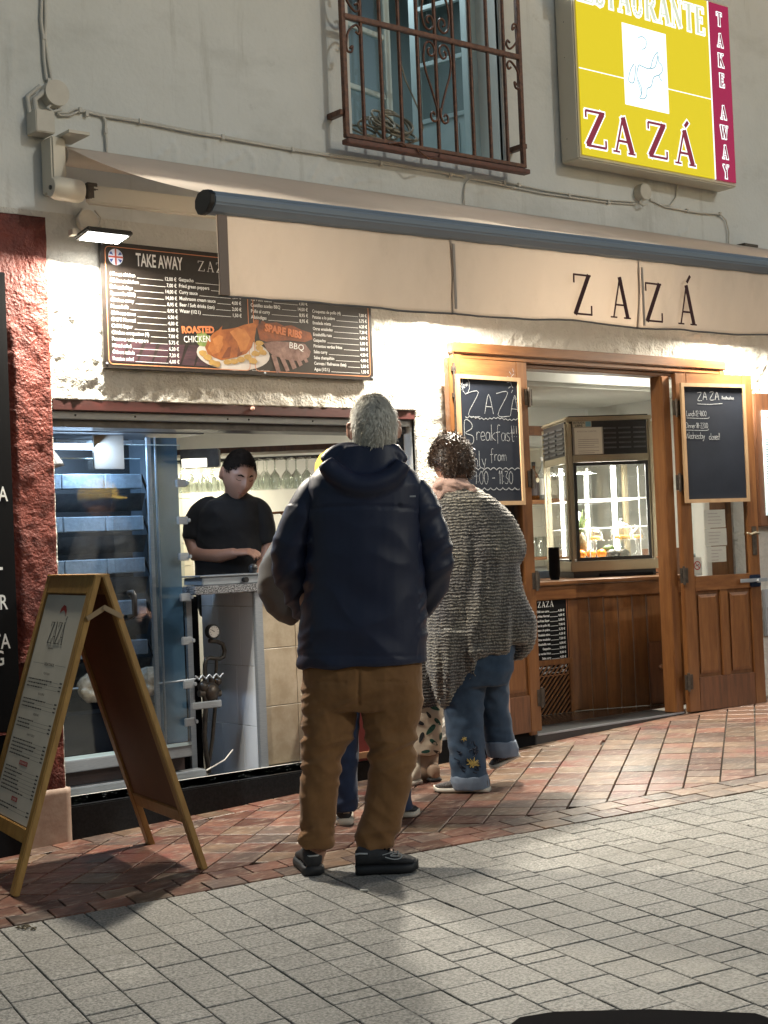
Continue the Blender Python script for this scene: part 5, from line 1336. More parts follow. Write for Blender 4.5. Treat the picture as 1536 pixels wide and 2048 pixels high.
x, z = cp(FC2, *z6(1165, 345)); chalk(mb, 'Lunch:12-1600', FC2, x, z, .032, .0028, sp=.02)
ribbon(mb, [(x, z-.012), (x+.16, z-.014), (x+.18, z-.004)], FC2, .0036)
x, z = cp(FC2, *z6(1162, 400)); chalk(mb, 'Dinner:18-2200', FC2, x, z, .032, .0028, sp=.02)
ribbon(mb, [(x, z-.012), (x+.16, z-.014), (x+.18, z-.004)], FC2, .0036)
x, z = cp(FC2, *z6(1162, 448)); chalk(mb, 'Wednesday', FC2, x, z, .040, .003, sp=-.02); x, z = cp(FC2, *z6(1268, 452)); chalk(mb, 'closed!', FC2, x, z, .040, .003, sp=-.01)
mb.build('chalk_writing', M_CHALK, b2_, fix=False)

# ---- lit menu case right of the door, meter, neighbour's board
mc = thing('menu_case', 'dark wooden wall case with a lit menu at the right edge', 'menu case', (8.0, 5.95, 1.5))
mb = MB(); mb.box(7.80, 8.30, 5.93, 5.995, 1.10, 1.95); mb.build('case_body', M_WOODDK, mc, bevel=.006)
mb = MB(); mb.box(7.86, 8.24, 5.922, 5.929, 1.17, 1.84); lm = mb.build('lit_page', mat('lit_menu_page', (.5, .6, .6), emis=(.55, .75, .80), estr=.62, rough=.4), mc)
Fm = FR((0, 5.9215, 0)); mb = MB(); serif(mb, 'ZAZ\u00c1', Fm, 7.885, 1.72, .05, gap=.1, sx=.8, d=0, thick=.0004); text(mb, 'Restaurante', Fm, 7.89, 1.685, .014)
for k in range(30): mb.poly(rect(7.88, 8.0+.05*random.random(), 1.65-k*.0155, 1.655-k*.0155), Fm, .0002)
mb.build('page_print', mat('teal_print', (.10, .22, .25)), lm, fix=False)
mb = MB(); mb.poly([(7.90, 1.785), (7.935, 1.80), (7.97, 1.80), (7.96, 1.812), (7.925, 1.812)], Fm, .0004); mb.build('page_mark', M_TXTR, lm, fix=False)
mt = thing('meter_cover', 'grey metal service cover with keyhole low on the white wall by the door', 'service cover', (7.95, 5.97, .4))
mb = MB(); mb.box(7.865, 8.10, 5.972, 5.995, .40, .70); o = mb.build('cover_plate', mat('grey_painted_metal', (.30, .31, .33), (.25, .26, .28), rough=.5, nscale=12), mt, bevel=.003)
mb = MB(); mb.tube([(7.905, 5.972, .58), (7.905, 5.962, .58)], .018, 16); mb.build('key_barrel', M_STEEL, mt)
nbd = thing('neighbour_menu_board', 'tall black menu board with white hand lettering at the left edge of the red pillar', 'menu board', (2.4, 5.94, 1.0))
mb = MB(); mb.box(1.5, 2.742, 5.925, 5.962, .36, 2.30); mb.build('panel', M_BLACKM, nbd, bevel=.004)
mb = MB(); mb.box(1.5, 2.735, 5.93, 5.962, -.16, .345); mb.build('lower_panel', M_BLACKM, nbd, bevel=.004)
Fn = FR((0, 5.924, 0)); mb = MB()
for txt, (px_, py_) in (('PIZZA', (16, 1002)), ('CHEF', (0, 1150)), ('MAR', (16, 1218)), ('PASTA', (21, 1296)), ('EGG', (8, 1330))):
    if txt == 'CHEF': 
        q = uv(Fn, onY(0, 1140, 5.924)); mb = MB(); mb.poly(rect(q[0]-.03, q[0]+.012, q[1], q[1]+.012), Fn, .001); mb.build('white_lettering', M_WHITEP, nbd, fix=False); continue
    q = uv(Fn, onY(px_, py_, 5.924)); mb = MB(); text(mb, txt, Fn, q[0], q[1], .062, right=True, bold=.01, sx=.7, d=.001); mb.build('white_lettering', M_WHITEP, nbd, fix=False)

# ================================================================== KITCHEN: OVEN, COUNTER
ov = thing('rotisserie_oven', 'large chicken rotisserie oven with brick ribs behind sliding glass doors', 'oven', (3.4, 6.5, 0))
M_OVB = mat('oven_brick_grey', (.34, .38, .42), (.22, .25, .28), rough=.85, nscale=30, bump=.6, bscale=60)
M_OVP = mat('sooty_steel_plate', (.17, .18, .19), (.06, .06, .065), rough=.45, metal=.4, nscale=10)
M_SOOT = mat('oven_soot', (.014, .014, .015), rough=.8)
X0o, X1o = 2.99, 3.79
mb = MB(); mb.box(X0o-.25, X1o, 6.76, 6.80, -.1, 1.68); mb.box(X0o-.25, X0o-.2, 6.34, 6.76, -.1, 1.68); mb.build('oven_back', M_SOOT, ov)
mb = MB(); mb.box(X1o-.022, X1o, 6.60, 6.76, .1, 1.68); mb.build('side_plate', mat('blue_grey_steel', (.20, .24, .28), (.15, .18, .21), rough=.35, metal=.6, nscale=6), ov)
levels = [1.405, 1.200, .995, .790, .595]
for k, z in enumerate(levels):
    for i in range(4):
        xa = 2.80+i*.225
        mb = MB(); mb.box(xa, min(xa+.221, 3.68), 6.48+random.uniform(-.002, .002), 6.56, z, z+.072)
        mb.build('fire_brick', M_OVB, ov, bevel=.004, seg=1)
    # sloping plate under each brick row and the black slot below
    mb = MB(); mb.add([(2.8, 6.49, z-.022), (3.70, 6.49, z-.022), (3.74, 6.60, z-.105), (2.8, 6.60, z-.105), (2.8, 6.62, z-.022), (3.72, 6.62, z-.022)], [(0, 1, 2, 3), (0, 1, 5, 4)])
    mb.build('baffle_plate', M_OVP, ov, fix=False)
mb = MB()
for z in levels: mb.tube([(3.685, 6.50, z+.07), (3.72, 6.50, z-.02), (3.735, 6.50, z-.12)], .006, 6)
mb.build('plate_support', M_SOOT, ov)
mb = MB(); mb.box(2.8, 3.78, 6.27, 6.34, .10, .155); mb.box(2.8, 3.85, 6.262, 6.34, -.02, .03); mb.build('drip_tray', M_STEEL, ov, bevel=.004)
mb = MB(); mb.box(2.8, 3.76, 6.30, 6.6, -.11, -.022); mb.box(2.8, 3.77, 6.33, 6.6, .032, .098); mb.build('drawer_front', mat('reddish_dark_panel', (.06, .035, .03), (.03, .02, .02), rough=.35, nscale=6), ov)
mb = MB(); mb.box(2.8, 3.80, 6.42, 6.6, .16, .34); mb.build('lower_panel', M_SOOT, ov)
mb = MB(); mb.box(2.8, 3.90, 6.245, 6.60, 1.655, 1.70); mb.box(2.8, 4.02, 6.248, 6.62, 1.701, 1.735); hood = mb.build('hood_canopy', mat('hood_steel', (.12, .12, .125), (.08, .08, .085), rough=.4, metal=.5, nscale=6), ov, bevel=.003)
mb = MB(); mb.box(3.30, 3.455, 6.244, 6.262, 1.485, 1.645); mb.build('hanging_plate', mat('buffed_plate', (.30, .26, .22), (.22, .21, .20), rough=.35, metal=.5, nscale=7), ov, bevel=.002)
mb = MB(); mb.tube([(2.95, 6.40, 1.60), (3.52, 6.40, 1.60)], .014, 12); mb.build('strip_lamp', emit_mat('cold_strip', (.55, .75, 1.0), 9.0), ov)
mb = MB(); mb.box(2.95, 3.58, 6.385, 6.43, 1.615, 1.632); mb.build('lamp_tray', M_STEEL, ov)
# sliding glass doors
gd = []
for (x0, x1, y, zt) in ((2.86, 3.56, 6.285, 1.535), (3.40, 3.775, 6.270, 1.60)):
    mb = MB(); mb.box(x0, x1, y, y+.006, .17, zt); g_ = mb.build('sliding_glass', M_OVENGL, ov); gd.append(g_)
    for (a_, b_) in ((zt, zt+.004), (.155, .17)):
        mb = MB(); mb.box(x0, x1, y-.003, y+.009, a_, b_); mb.build('glass_edge', mat('glass_edge_light', (.45, .58, .62), rough=.3), g_)
mb = MB(); mb.box(3.595, 3.618, 6.276, 6.292, .16, 1.64); mb.box(3.640, 3.648, 6.276, 6.290, .16, 1.64); mb.build('door_channel', M_STEEL, ov, bevel=.002)
mb = MB(); mb.box(3.622, 3.775, 6.300, 6.304, .17, 1.64); mb.build('blue_lit_pane', mat('blue_light_glass_colour', (.13, .24, .35), (.07, .14, .22), rough=.12, nscale=2.5, alpha=.72), ov)  # blue lamplight on the glass is put into its colour
mb = MB(); mb.tube([(3.46, 6.262, .90), (3.47, 6.24, .905), (3.475, 6.235, .89), (3.475, 6.235, .80), (3.46, 6.262, .79)], .014, 10); mb.build('door_handle', M_BLACK, gd[1])
for k, z in enumerate((1.42, 1.24, 1.065, .87, .66, .45, .27)):
    mb = MB(); mb.box(3.735, 3.79, 6.244, 6.262, z-.022, z+.016); mb.box(3.785, 3.80, 6.235, 6.262, z-.012, z+.006); c_ = mb.build('spit_clip', M_STEEL, ov, bevel=.003)
mb = MB()
for i in range(16): mb.tube([(3.80+i*.010, 6.25, .475+.010*math.cos(i*1.6)), (3.81+i*.010, 6.25, .475+.010*math.cos((i+1)*1.6))], .004, 6)
mb.tube([(3.60, 6.30, .46), (3.80, 6.25, .47)], .005, 6)
mb.build('spit_spring', M_STEEL, ov)
mb = MB(); mb.box(3.76, 3.93, 6.225, 6.235, .325, .36); mb.build('clip_plate', M_STEEL, ov, bevel=.004)
# chickens on the lowest spit
spit = MB(); spit.tube([(2.9, 6.375, .47), (3.72, 6.375, .47)], .006, 8); o = spit.build('spit_rod', M_STEEL, ov)
M_CHK = mat('raw_seasoned_chicken', (.70, .56, .42), (.34, .24, .14), rough=.4, nscale=26, contrast=1.1, bump=.4, bscale=60)
def chicken(x, i):
    mb = MB()
    mb.ball((x, 6.375, .47), .095, .068, .072, 14); mb.ball((x+.05, 6.34, .50), .045, .032, .032, 10); mb.ball((x-.04, 6.33, .43), .055, .033, .03, 10); mb.ball((x+.06, 6.335, .43), .055, .03, .028, 10); mb.tube([(x-.04, 6.33, .43), (x-.10, 6.33, .46)], [.022, .012], 8)
    t = thing('chicken_on_spit', ['seasoned raw chicken on the spit seen between the legs of the menu stand', 'pale raw chicken on the spit seen between the boards of the menu stand', 'seasoned raw chicken at the right end of the spit behind the stand leg'][i], 'chicken', (x, 6.33, .47))
    remesh(mb, 'chicken_body', M_CHK, t, .007, lambda c, n: .004*noise.noise(c*45))
for i, x in enumerate((3.06, 3.33, 3.62)): chicken(x, i)
# bell lamp by the pillar
bl = thing('bell_shade', 'small brushed metal bell shade beside the red pillar at the hatch', 'lamp shade', (3.0, 6.02, 1.48))
mb = MB(); p = onY(112, 935, 6.03); mb.lathe([(.008, .10), (.012, .07), (.022, .05), (.034, .02), (.038, 0), (.034, .004), (.028, .02), (.01, .06)], (p.x, 6.03, p.z), (-.25, 0, 1), 20); mb.build('shade', M_STEEL, bl)

# counter with beige tiles in front, white tiles on its left flank
ct = thing('serving_counter', 'hatch counter with beige tiled front, white tiled flank and speckled stone top', 'counter', (4.6, 6.5, 0))
mb = MB(); mb.box(4.176, 5.03, 6.264, 6.56, -.12, .872); mb.build('counter_core', M_LGROUT, ct)
zt_ = [.004, .296, .585, .872]; xt_ = [4.200, 4.400, 4.625, 4.85, 5.03]
for i in range(4):
    for j in range(3):
        mb = MB(); mb.box(xt_[i]+.0015, xt_[i+1]-.0015, 6.252, 6.263, zt_[j]+.0015, zt_[j+1]-.0015); mb.build('beige_tile', M_BEIGE, ct, bevel=.0015, seg=1)
# flank: plane x = 4.14, tiles 0.2 wide
zr = [-.12, .20, .50, .80, .872]; 
for j in range(4):
    off = .08 if j % 2 else 0
    ys = [6.26, 6.40+off*.6, 6.60+off*.6, 6.76]
    for a, b in zip(ys, ys[1:]):
        if b-a < .01: continue
        mb = MB(); mb.box(4.163, 4.175, a+.0012, b-.0012, zr[j]+.0012, zr[j+1]-.0012); mb.build('white_tile', M_WTILE, ct, bevel=.0012, seg=1)
mb = MB(); mb.box(4.150, 4.197, 6.236, 6.262, -.02, .872); mb.build('steel_corner_post', M_STEEL, ct, bevel=.003)
mb = MB(); mb.box(3.80, 5.03, 6.225, 6.60, .874, .915); mb.build('counter_slab', M_SPECK, ct, bevel=.004)
sc = thing('steel_scale', 'low steel scale with black knob on the speckled counter top', 'scale', (4.05, 6.35, .915))
mb = MB(); mb.box(3.88, 4.30, 6.28, 6.46, .917, .955); mb.build('scale_body', M_STEEL, sc, bevel=.004)
mb = MB(); mb.box(3.86, 4.28, 6.27, 6.48, .958, .965); mb.build('weighing_plate', M_STEEL, sc, bevel=.002)
mb = MB(); mb.tube([(4.12, 6.255, .935), (4.12, 6.28, .935)], .014, 14); mb.build('knob', M_BLACK, sc)
mb = MB(); mb.tube([(4.19, 6.30, .966), (4.19, 6.30, .978)], .018, 14); mb.ball((4.19, 6.30, .990), .024, n=14); mb.build('lever_ball', M_BLACK, sc)
# gauge and pipes
gp = thing('gas_pipework', 'dark gas pipes with a round pressure gauge beside the white tiled flank', 'gas pipe', (3.95, 6.4, 0))
P_ = lambda a, b, Y=6.42: onY(100+a/2.954, 1180+b/2.954, Y)
M_PIPE = mat('greasy_pipe', (.045, .038, .032), (.09, .075, .06), rough=.4, metal=.5, nscale=40)
mb = MB()
mb.tube([P_(955, 275), P_(955, 300)], .010, 10); mb.tube([P_(940, 300), P_(990, 305), P_(1020, 320), P_(1032, 360), P_(1025, 395), P_(1000, 408), P_(945, 400), P_(922, 410), P_(915, 440), P_(915, 560)], .011, 10)
mb.tube([P_(985, 410), P_(980, 500), P_(985, 580)], .009, 8); mb.tube([P_(905, 560), P_(920, 700), P_(912, 860), P_(925, 980), P_(940, 1080)], .013, 8); mb.tube([P_(985, 560), P_(975, 700), P_(960, 880), P_(945, 990), P_(925, 1080)], .010, 8)
mb.build('pipe', M_PIPE, gp)
mb = MB(); q = P_(950, 600); mb.ball(q, .045, .04, .05, 14); mb.ball(P_(905, 570), .028, n=10); mb.ball(P_(990, 540), .022, n=10); mb.tube([P_(880, 610), P_(1005, 610)], .018, 10); mb.tube([P_(955, 520), P_(955, 690)], .016, 10); mb.tube([P_(860, 520), P_(905, 515)], .008, 8); mb.ball(P_(1000, 680), .013, n=8)
mb.build('regulator_valve', mat('greasy_brass', (.16, .13, .10), (.06, .05, .045), rough=.4, metal=.6, nscale=30), gp)
q = P_(950, 245, 6.40); mb = MB(); mb.tube([q, q+Vector((0, -.03, 0))], .036, 24); ga = mb.build('gauge_case', M_BLACK, gp)
mb = MB(); mb.tube([q+Vector((0, -.0302, 0)), q+Vector((0, -.0315, 0))], .029, 24); mb.build('gauge_dial', M_PAPERW, ga)
mb = MB(); Fg = FR(q+Vector((0, -.0318, 0))); ribbon(mb, [(.002, -.001), (-.016, .010)], Fg, .003, smooth=False)
for k in range(9): a = math.radians(-40+k*32); ribbon(mb, [(.020*math.cos(a), .020*math.sin(a)), (.026*math.cos(a), .026*math.sin(a))], Fg, .002, smooth=False)
mb.build('gauge_needle', M_TXT, ga, fix=False)
mb = MB(); mb.tube([(3.86, 6.28, .02), (3.98, 6.30, .055), (4.03, 6.30, .10)], .004, 6); mb.build('gas_whip', M_CABLE, gp)
mb = MB(); mb.box(3.885, 3.915, 6.45, 6.47, -.1, .87); mb.build('steel_upright', M_STEEL, gp)
mb = MB(); mb.box(3.95, 4.16, 6.79, 6.80, -.1, .85); mb.build('black_gap_plate', M_BLACKM, gp)  # made-up black plate that fills the dark gap beside the flank

# back of the kitchen: glass rack, lamp
gk = thing('glass_rack', 'ceiling rack of upside down stemmed glasses at the back of the kitchen', 'glass rack', (4.9, 8.0, 1.6))
RK0, RK1 = at(365, 925, 9.6), at(615, 905, 9.6)
RKd = Vector((RK1.x-RK0.x, RK1.y-RK0.y, 0)); RKL = RKd.length; RKd.normalize(); RKn = Vector((RKd.y, -RKd.x, 0)); zR = 1.665
RKO = Vector((RK0.x, RK0.y, zR))
mb = MB(); mb.frame_box(RKO, RKd, RKn, UP, -.1, RKL+.3, -.14, .14, .035, .07); mb.build('rack_shelf', M_WOODDK, gk)
mb = MB()
for y in (-.13, -.04, .05, .13): mb.tube([RKO+RKd*(-.1)+RKn*y, RKO+RKd*(RKL+.3)+RKn*y], .004, 6)
for i in range(16): mb.tube([RKO+RKd*(i*.06-.05)+RKn*-.13, RKO+RKd*(i*.06-.05)+RKn*.13+UP*.0], .003, 5)
mb.build('rack_wire', M_STEELD, gk)
GL = [(.032, 0), (.032, -.002), (.006, -.008), (.0035, -.02), (.0035, -.075), (.012, -.088), (.030, -.11), (.037, -.14), (.036, -.17), (.031, -.195)]
wg = thing('wine_glass', 'stemmed glass hanging upside down in the kitchen rack', 'wine glass', tuple(RKO), 'stemmed glasses in the kitchen rack')
M_STEM = glass_mat('stemware_glass', (.93, .95, .93), 3.0, .05)
mb = MB(); mb.lathe(GL, RKO+UP*-.004, (0, 0, 1), 14); mb.build('glass_bowl', M_STEM, wg)
k = 0
for i in range(13):
    for y in (-.085, .01, .095):
        loc = RKO+RKd*(.0+i*.066+random.uniform(-.01, .01))+RKn*y
        if k == 0: wg.location = loc
        else: copy_tree(wg, loc)
        k += 1
bt = mat('backsplash_tile', (.56, .53, .44), (.50, .47, .38), rough=.3, nscale=3)
mb = MB()
for i in range(18):
    for j in range(8): mb.frame_box(Vector((2.6, 8.69, .55)), Vector((1, 0, 0)), Vector((0, -1, 0)), UP, i*.15, i*.15+.146, 0, .01, j*.15, j*.15+.146)
o = mb.build('kitchen_wall_tiles', bt, rooms)
kl = thing('counter_lamp', 'grey wall lamp box glowing beside the waiter', 'lamp', (4.1, 8.0, 1.6))
q = at(405, 925, 8.6); mb = MB(); mb.frame_box(q, RKd, RKn, UP, -.12, .10, -.05, .05, -.03, .075); mb.build('lamp_housing', M_STEELD, kl, bevel=.006)
mb = MB(); mb.frame_box(q, RKd, RKn, UP, -.11, .03, .051, .056, -.028, .02); mb.build('lamp_tube', emit_mat('warm_strip', (1.0, .95, .8), 5.0), kl)
light('kitchen_rack_light', 'AREA', tuple(RKO+RKd*.4+UP*-.02+Vector((0, .25, 0))), 15, (1.0, .90, .66), (0, .3, -1), .9, .08)
light('kitchen_fill_light', 'AREA', (4.0, 6.5, 2.2), 3.2, (.9, .93, 1.0), (0, 0, -1), .5)  # added fill without a fixture, brought forward to light the waiter
light('oven_strip_light', 'AREA', (3.30, 6.38, 1.59), 13.0, (.52, .74, 1.0), (.75, .05, -.8), .6, .03)
hk = MB()
for i in range(5):
    q = at(540+i*22, 1028, 9.6); hk.tube([q, q+Vector((0, -.03, -.01)), q+Vector((0, -.04, -.07)), q+Vector((0, -.02, -.08))], .005, 6)
q0, q1 = at(530, 1027, 9.6), at(640, 1020, 9.6); hk.tube([q0, q1], .009, 6)
o = hk.build('hook_rail', mat('coppery_rail', (.30, .13, .06), rough=.35, metal=.6)); tag(o, 'copper coloured hook rail on the kitchen back wall', 'hook rail')

# ================================================================== BAR: DISPLAY CASE AND THINGS
CA = math.radians(-31); cu_ = Vector((math.cos(CA), math.sin(CA), 0)); cn_ = Vector((cu_.y, -cu_.x, 0)); cn_ = cn_ if cn_.y < 0 else -cn_
c0 = onp(1152, 1148, (0, 0, 0), (0, 0, 1)); c0 = onZ(1143, 1150, .835)     # front left foot of the case
KW, KD, KH = .60, .66, 1.010
dc = thing('display_case', 'tall refrigerated glass display case with bright strip light on the bar', 'display case', tuple(c0))
def K(u0, u1, v0, v1, z0, z1, name, m, par=None, bev=.0):
    mb = MB(); mb.frame_box(c0, cu_, -cn_, UP, u0, u1, v0, v1, z0, z1); return mb.build(name, m, par or dc, bevel=bev)
K(0, KW, 0, KD, .02, .085, 'base_rail', M_BRASS, bev=.006)
K(.02, KW-.02, .02, KD-.02, -.022, .019, 'base_feet', M_BLACK)
for (u, v) in ((0, 0), (KW-.045, 0), (0, KD-.045), (KW-.045, KD-.045)): K(u, u+.045, v, v+.045, .086, KH, 'corner_post', M_BRASS, bev=.014)
K(.0, KW, 0, KD, KH, KH+.028, 'top_frame', M_BRASS, bev=.010)
K(.03, KW-.03, .02, KD-.02, KH+.028, KH+.036, 'top_lid', M_BLACK)
K(.046, KW-.046, .002, .03, .738, .785, 'middle_rail', M_BRASS, bev=.004); K(.002, .03, .046, KD-.046, .738, .785, 'side_rail', M_BRASS, bev=.004)
hd_ = K(.046, KW-.046, .006, .03, .786, KH-.001, 'machine_panel', M_BLACK)
hs_ = K(.006, .03, .046, KD-.046, .786, KH-.001, 'machine_side_panel', M_BLACK)
K(.035, KW-.035, .035, KD-.035, .760, KH-.004, 'machine_housing', M_BLACKM)
for r in range(5):
    for c in range(3):
        K(.262+c*.10, .345+c*.10, .000, .006, .825+r*.032, .836+r*.032, 'louvre', M_STEELD, hd_, .0015)
for r in range(6):
    for c in range(3):
        K(.000, .006, .08+c*.20, .08+c*.20+.15, .800+r*.032, .814+r*.032, 'louvre', M_STEELD, hs_, .0015)
K(.046, .066, .004, .02, .087, .737, 'door_gasket', M_BLACK); K(KW-.066, KW-.046, .004, .02, .087, .737, 'door_gasket', M_BLACK); K(.066, KW-.066, .004, .02, .087, .110, 'door_gasket', M_BLACK); K(.066, KW-.066, .004, .02, .715, .737, 'door_gasket', M_BLACK)
K(.004, .02, .046, .062, .087, .737, 'side_gasket', M_BLACK); K(.004, .02, .062, KD-.06, .087, .10, 'side_gasket', M_BLACK)
K(.066, KW-.066, .008, .012, .110, .715, 'glass_pane', M_GLASS); K(.008, .012, .062, KD-.05, .10, .737, 'glass_pane', M_GLASS)
K(.05, KW-.05, KD-.02, KD-.01, .09, .737, 'rear_glass', M_GLASS)
K(.03, KW-.03, .03, KD-.03, .086, .098, 'case_floor', M_WHITEP)
M_STRIP = emit_mat('case_tube', (1.0, .97, .86), 22.0)
mb = MB(); q = c0+cu_*.40-cn_*.30; mb.tube([q+UP*.12, q+UP*.72], .017, 12); mb.build('light_tube', M_STRIP, dc)
mb = MB(); q = c0+cu_*.055-cn_*.38; mb.tube([q+UP*.12, q+UP*.72], .012, 12); mb.build('light_tube', M_STRIP, dc)
mb = MB(); mb.frame_box(c0, cu_, -cn_, UP, .10, .50, .06, .09, .722, .732); mb.build('top_light', M_STRIP, dc)
light('case_light', 'AREA', tuple(c0+cu_*.32-cn_*.18+UP*.71), 26, (1.0, .95, .82), (0, 0, -1), .35, .2)
light('case_light_side', 'POINT', tuple(c0+cu_*.33-cn_*.22+UP*.40), 18, (1.0, .95, .84), size=.04)
M_WIRE = mat('white_wire_shelf', (.85, .86, .84), rough=.3)
for z in (.30, .49):
    mb = MB()
    for v in (.05, .15, .25, .35, .45, .55, .65): mb.tube([c0+cu_*.04-cn_*v+UP*z, c0+cu_*(KW-.04)-cn_*v+UP*z], .0035 if v > .06 else .005, 6)
    for u in (.12, .34, .54): mb.tube([c0+cu_*u-cn_*.04+UP*z, c0+cu_*u-cn_*.68+UP*z], .003, 6)
    mb.build('wire_shelf', M_WIRE, dc)
mb = MB()
for u in (.15, .50): mb.tube([c0+cu_*u-cn_*.06+UP*.10, c0+cu_*u-cn_*.06+UP*.70], .004, 6)
mb.build('shelf_upright', M_WIRE, dc)
def inside(u, v, z): return c0+cu_*u-cn_*v+UP*z
M_ORA = mat('orange_peel', (.75, .25, .02), (.65, .19, .015), rough=.4, nscale=40, bump=.3, bscale=200)
mb = MB(); p0 = inside(.095, .09, .131); mb.ball(p0, .033, .033, .031, 16)
o = mb.build('orange', M_ORA); tag(o, 'orange at the left end of the fruit row in the display case', 'orange', 'oranges in the display case')
for i, (u, lb) in enumerate(((.165, 'middle orange of the three in the display case'), (.235, 'orange beside the avocados in the display case'))):
    c = o.copy(); COL.objects.link(c); c.location = cu_*(u-.095); c['label'] = lb
for i, (u, v, m, lb) in enumerate(((.30, .14, (.06, .09, .03), 'green avocado behind the oranges in the display case'), (.31, .085, (.05, .045, .04), 'dark avocado next to the oranges in the display case'), (.385, .10, (.055, .05, .04), 'brown avocado furthest right in the display case'))):
    mb = MB(); mb.ball(inside(u, v, .128+(.03 if i == 0 else 0)), .045, .030, .030, 14, cu_, -cn_, UP)
    tag(mb.build('avocado', mat('avocado_skin_%s' % 'abc'[i], m, tuple(q*1.8 for q in m), rough=.5, nscale=50)), lb, 'avocado', 'avocados in the display case')
pa = thing('pineapple', 'whole pineapple with long leaves at the left of the display case', 'pineapple', tuple(inside(.11, .17, .098)))
mb = MB()
nP = 22
for j in range(16):
    t_ = j/15; r_ = .048*math.sin(PI*(.12+.80*t_))**.6
    pass
body = MB(); body.lathe([(.001, 0)]+[(.050*math.sin(PI*(.14+.78*j/11))**.55, .18*j/11) for j in range(12)]+[(.001, .185)], inside(.11, .17, .100), (0, 0, 1), 22)
body.build('pineapple_body', mat('pineapple_rind', (.20, .13, .035), (.07, .05, .02), rough=.6, nscale=60, bump=1.0, bscale=50, bdist=.01), pa)
for k in range(16):
    mb = MB(); a = k*2.4; c = inside(.11, .17, .28); r = .012+.0012*k; L_ = .13+.05*math.sin(k*1.7); out = .05+.05*((k*7) % 5)/5
    dr = Vector((math.cos(a), math.sin(a), 0)); sd = Vector((-dr.y, dr.x, 0))
    pts = [c+dr*r, c+dr*(r+out*.4)+UP*L_*.6, c+dr*(r+out)+UP*L_*.9]
    w_ = [.012, .009, .001]; vs = []
    for p, w in zip(pts, w_): vs += [p-sd*w, p+dr*.002, p+sd*w]
    mb.add(vs, [(0, 1, 4, 3), (1, 2, 5, 4), (3, 4, 7, 6), (4, 5, 8, 7)]); mb.build('pineapple_leaf', mat('pineapple_leaf_green', (.10, .16, .05), (.18, .24, .10), rough=.5, nscale=20), pa, fix=False)
M_DOME = glass_mat('cake_dome_glass', (.98, .98, .98), 3.0, .05)
M_CAKE = mat('yellow_cake', (.60, .36, .09), (.45, .24, .05), rough=.7, nscale=30)
for i, (u, v, z, r, lb) in enumerate(((.24, .26, .215, .055, 'small glass dome with a yellow cake behind the avocados'), (.40, .15, .215, .078, 'large glass cake dome in front of the bright tube'), (.535, .26, .215, .055, 'glass cake dome at the right end of the display case'))):
    q = inside(u, v, z); t = thing('cake_dome', lb, 'cake dome', tuple(q), 'cake domes in the display case')
    mb = MB(); mb.lathe([(r*1.25, 0), (r*1.25, .006), (r*.3, .006), (r*.2, -.03), (r*.22, -.08), (r*.6, -.10), (r*.6, -.104), (.001, -.104)], q, n=24); mb.build('glass_stand', M_DOME, t)
    mb = MB(); mb.lathe([(r, .008), (r, r*.7), (r*.85, r*1.15), (r*.5, r*1.45), (.012, r*1.55), (.008, r*1.62), (.014, r*1.75), (.001, r*1.85)], q, n=24); mb.build('dome', M_DOME, t)
    mb = MB(); mb.lathe([(.001, .034), (r*.66, .032), (r*.70, .026), (r*.70, .007), (.001, .007)], q, n=20); mb.build('cake', M_CAKE, t)
# notice on the case
nt_ = K(.060, .245, -.006, -.003, .790, .965, 'paper_notice', M_PAPER); tag(nt_, None); nt_['label'] = 'creased paper notice in a plastic sleeve'
K(.048, .255, -.0025, -.0005, .787, .968, 'plastic_sleeve', mat('dull_plastic', (.25, .23, .20), rough=.3))
Fk = (c0+cn_*.0062, cu_, UP, cn_); mb = MB()
text(mb, 'ATENCION CLIENTES', Fk, .078, .935, .010, width=.13, d=.0003)
for k in range(7): mb.poly(rect(.082, .222-.03*(k in (3, 6)), .885-k*.013-(.01 if k > 4 else 0), .888-k*.013-(.01 if k > 4 else 0)), Fk, .0003)
mb.build('notice_print', mat('faint_print', (.25, .20, .18)), nt_, fix=False)
st_ = K(.050, .178, -.004, -.001, .969, 1.008, 'entry_sticker', mat('beige_sticker', (.42, .38, .28), rough=.5))
mb = MB(); text(mb, 'ENTRADA', Fk, .055, .991, .014, width=.078, bold=.02, d=-.0015); text(mb, 'LIBRE', Fk, .066, .973, .014, width=.052, bold=.02, d=-.0015); mb.build('sticker_print', M_TXT, st_, fix=False)
K(.138, .174, -.0052, -.0042, .972, 1.005, 'sticker_badge', mat('blue_badge', (.15, .32, .38), rough=.4), st_)

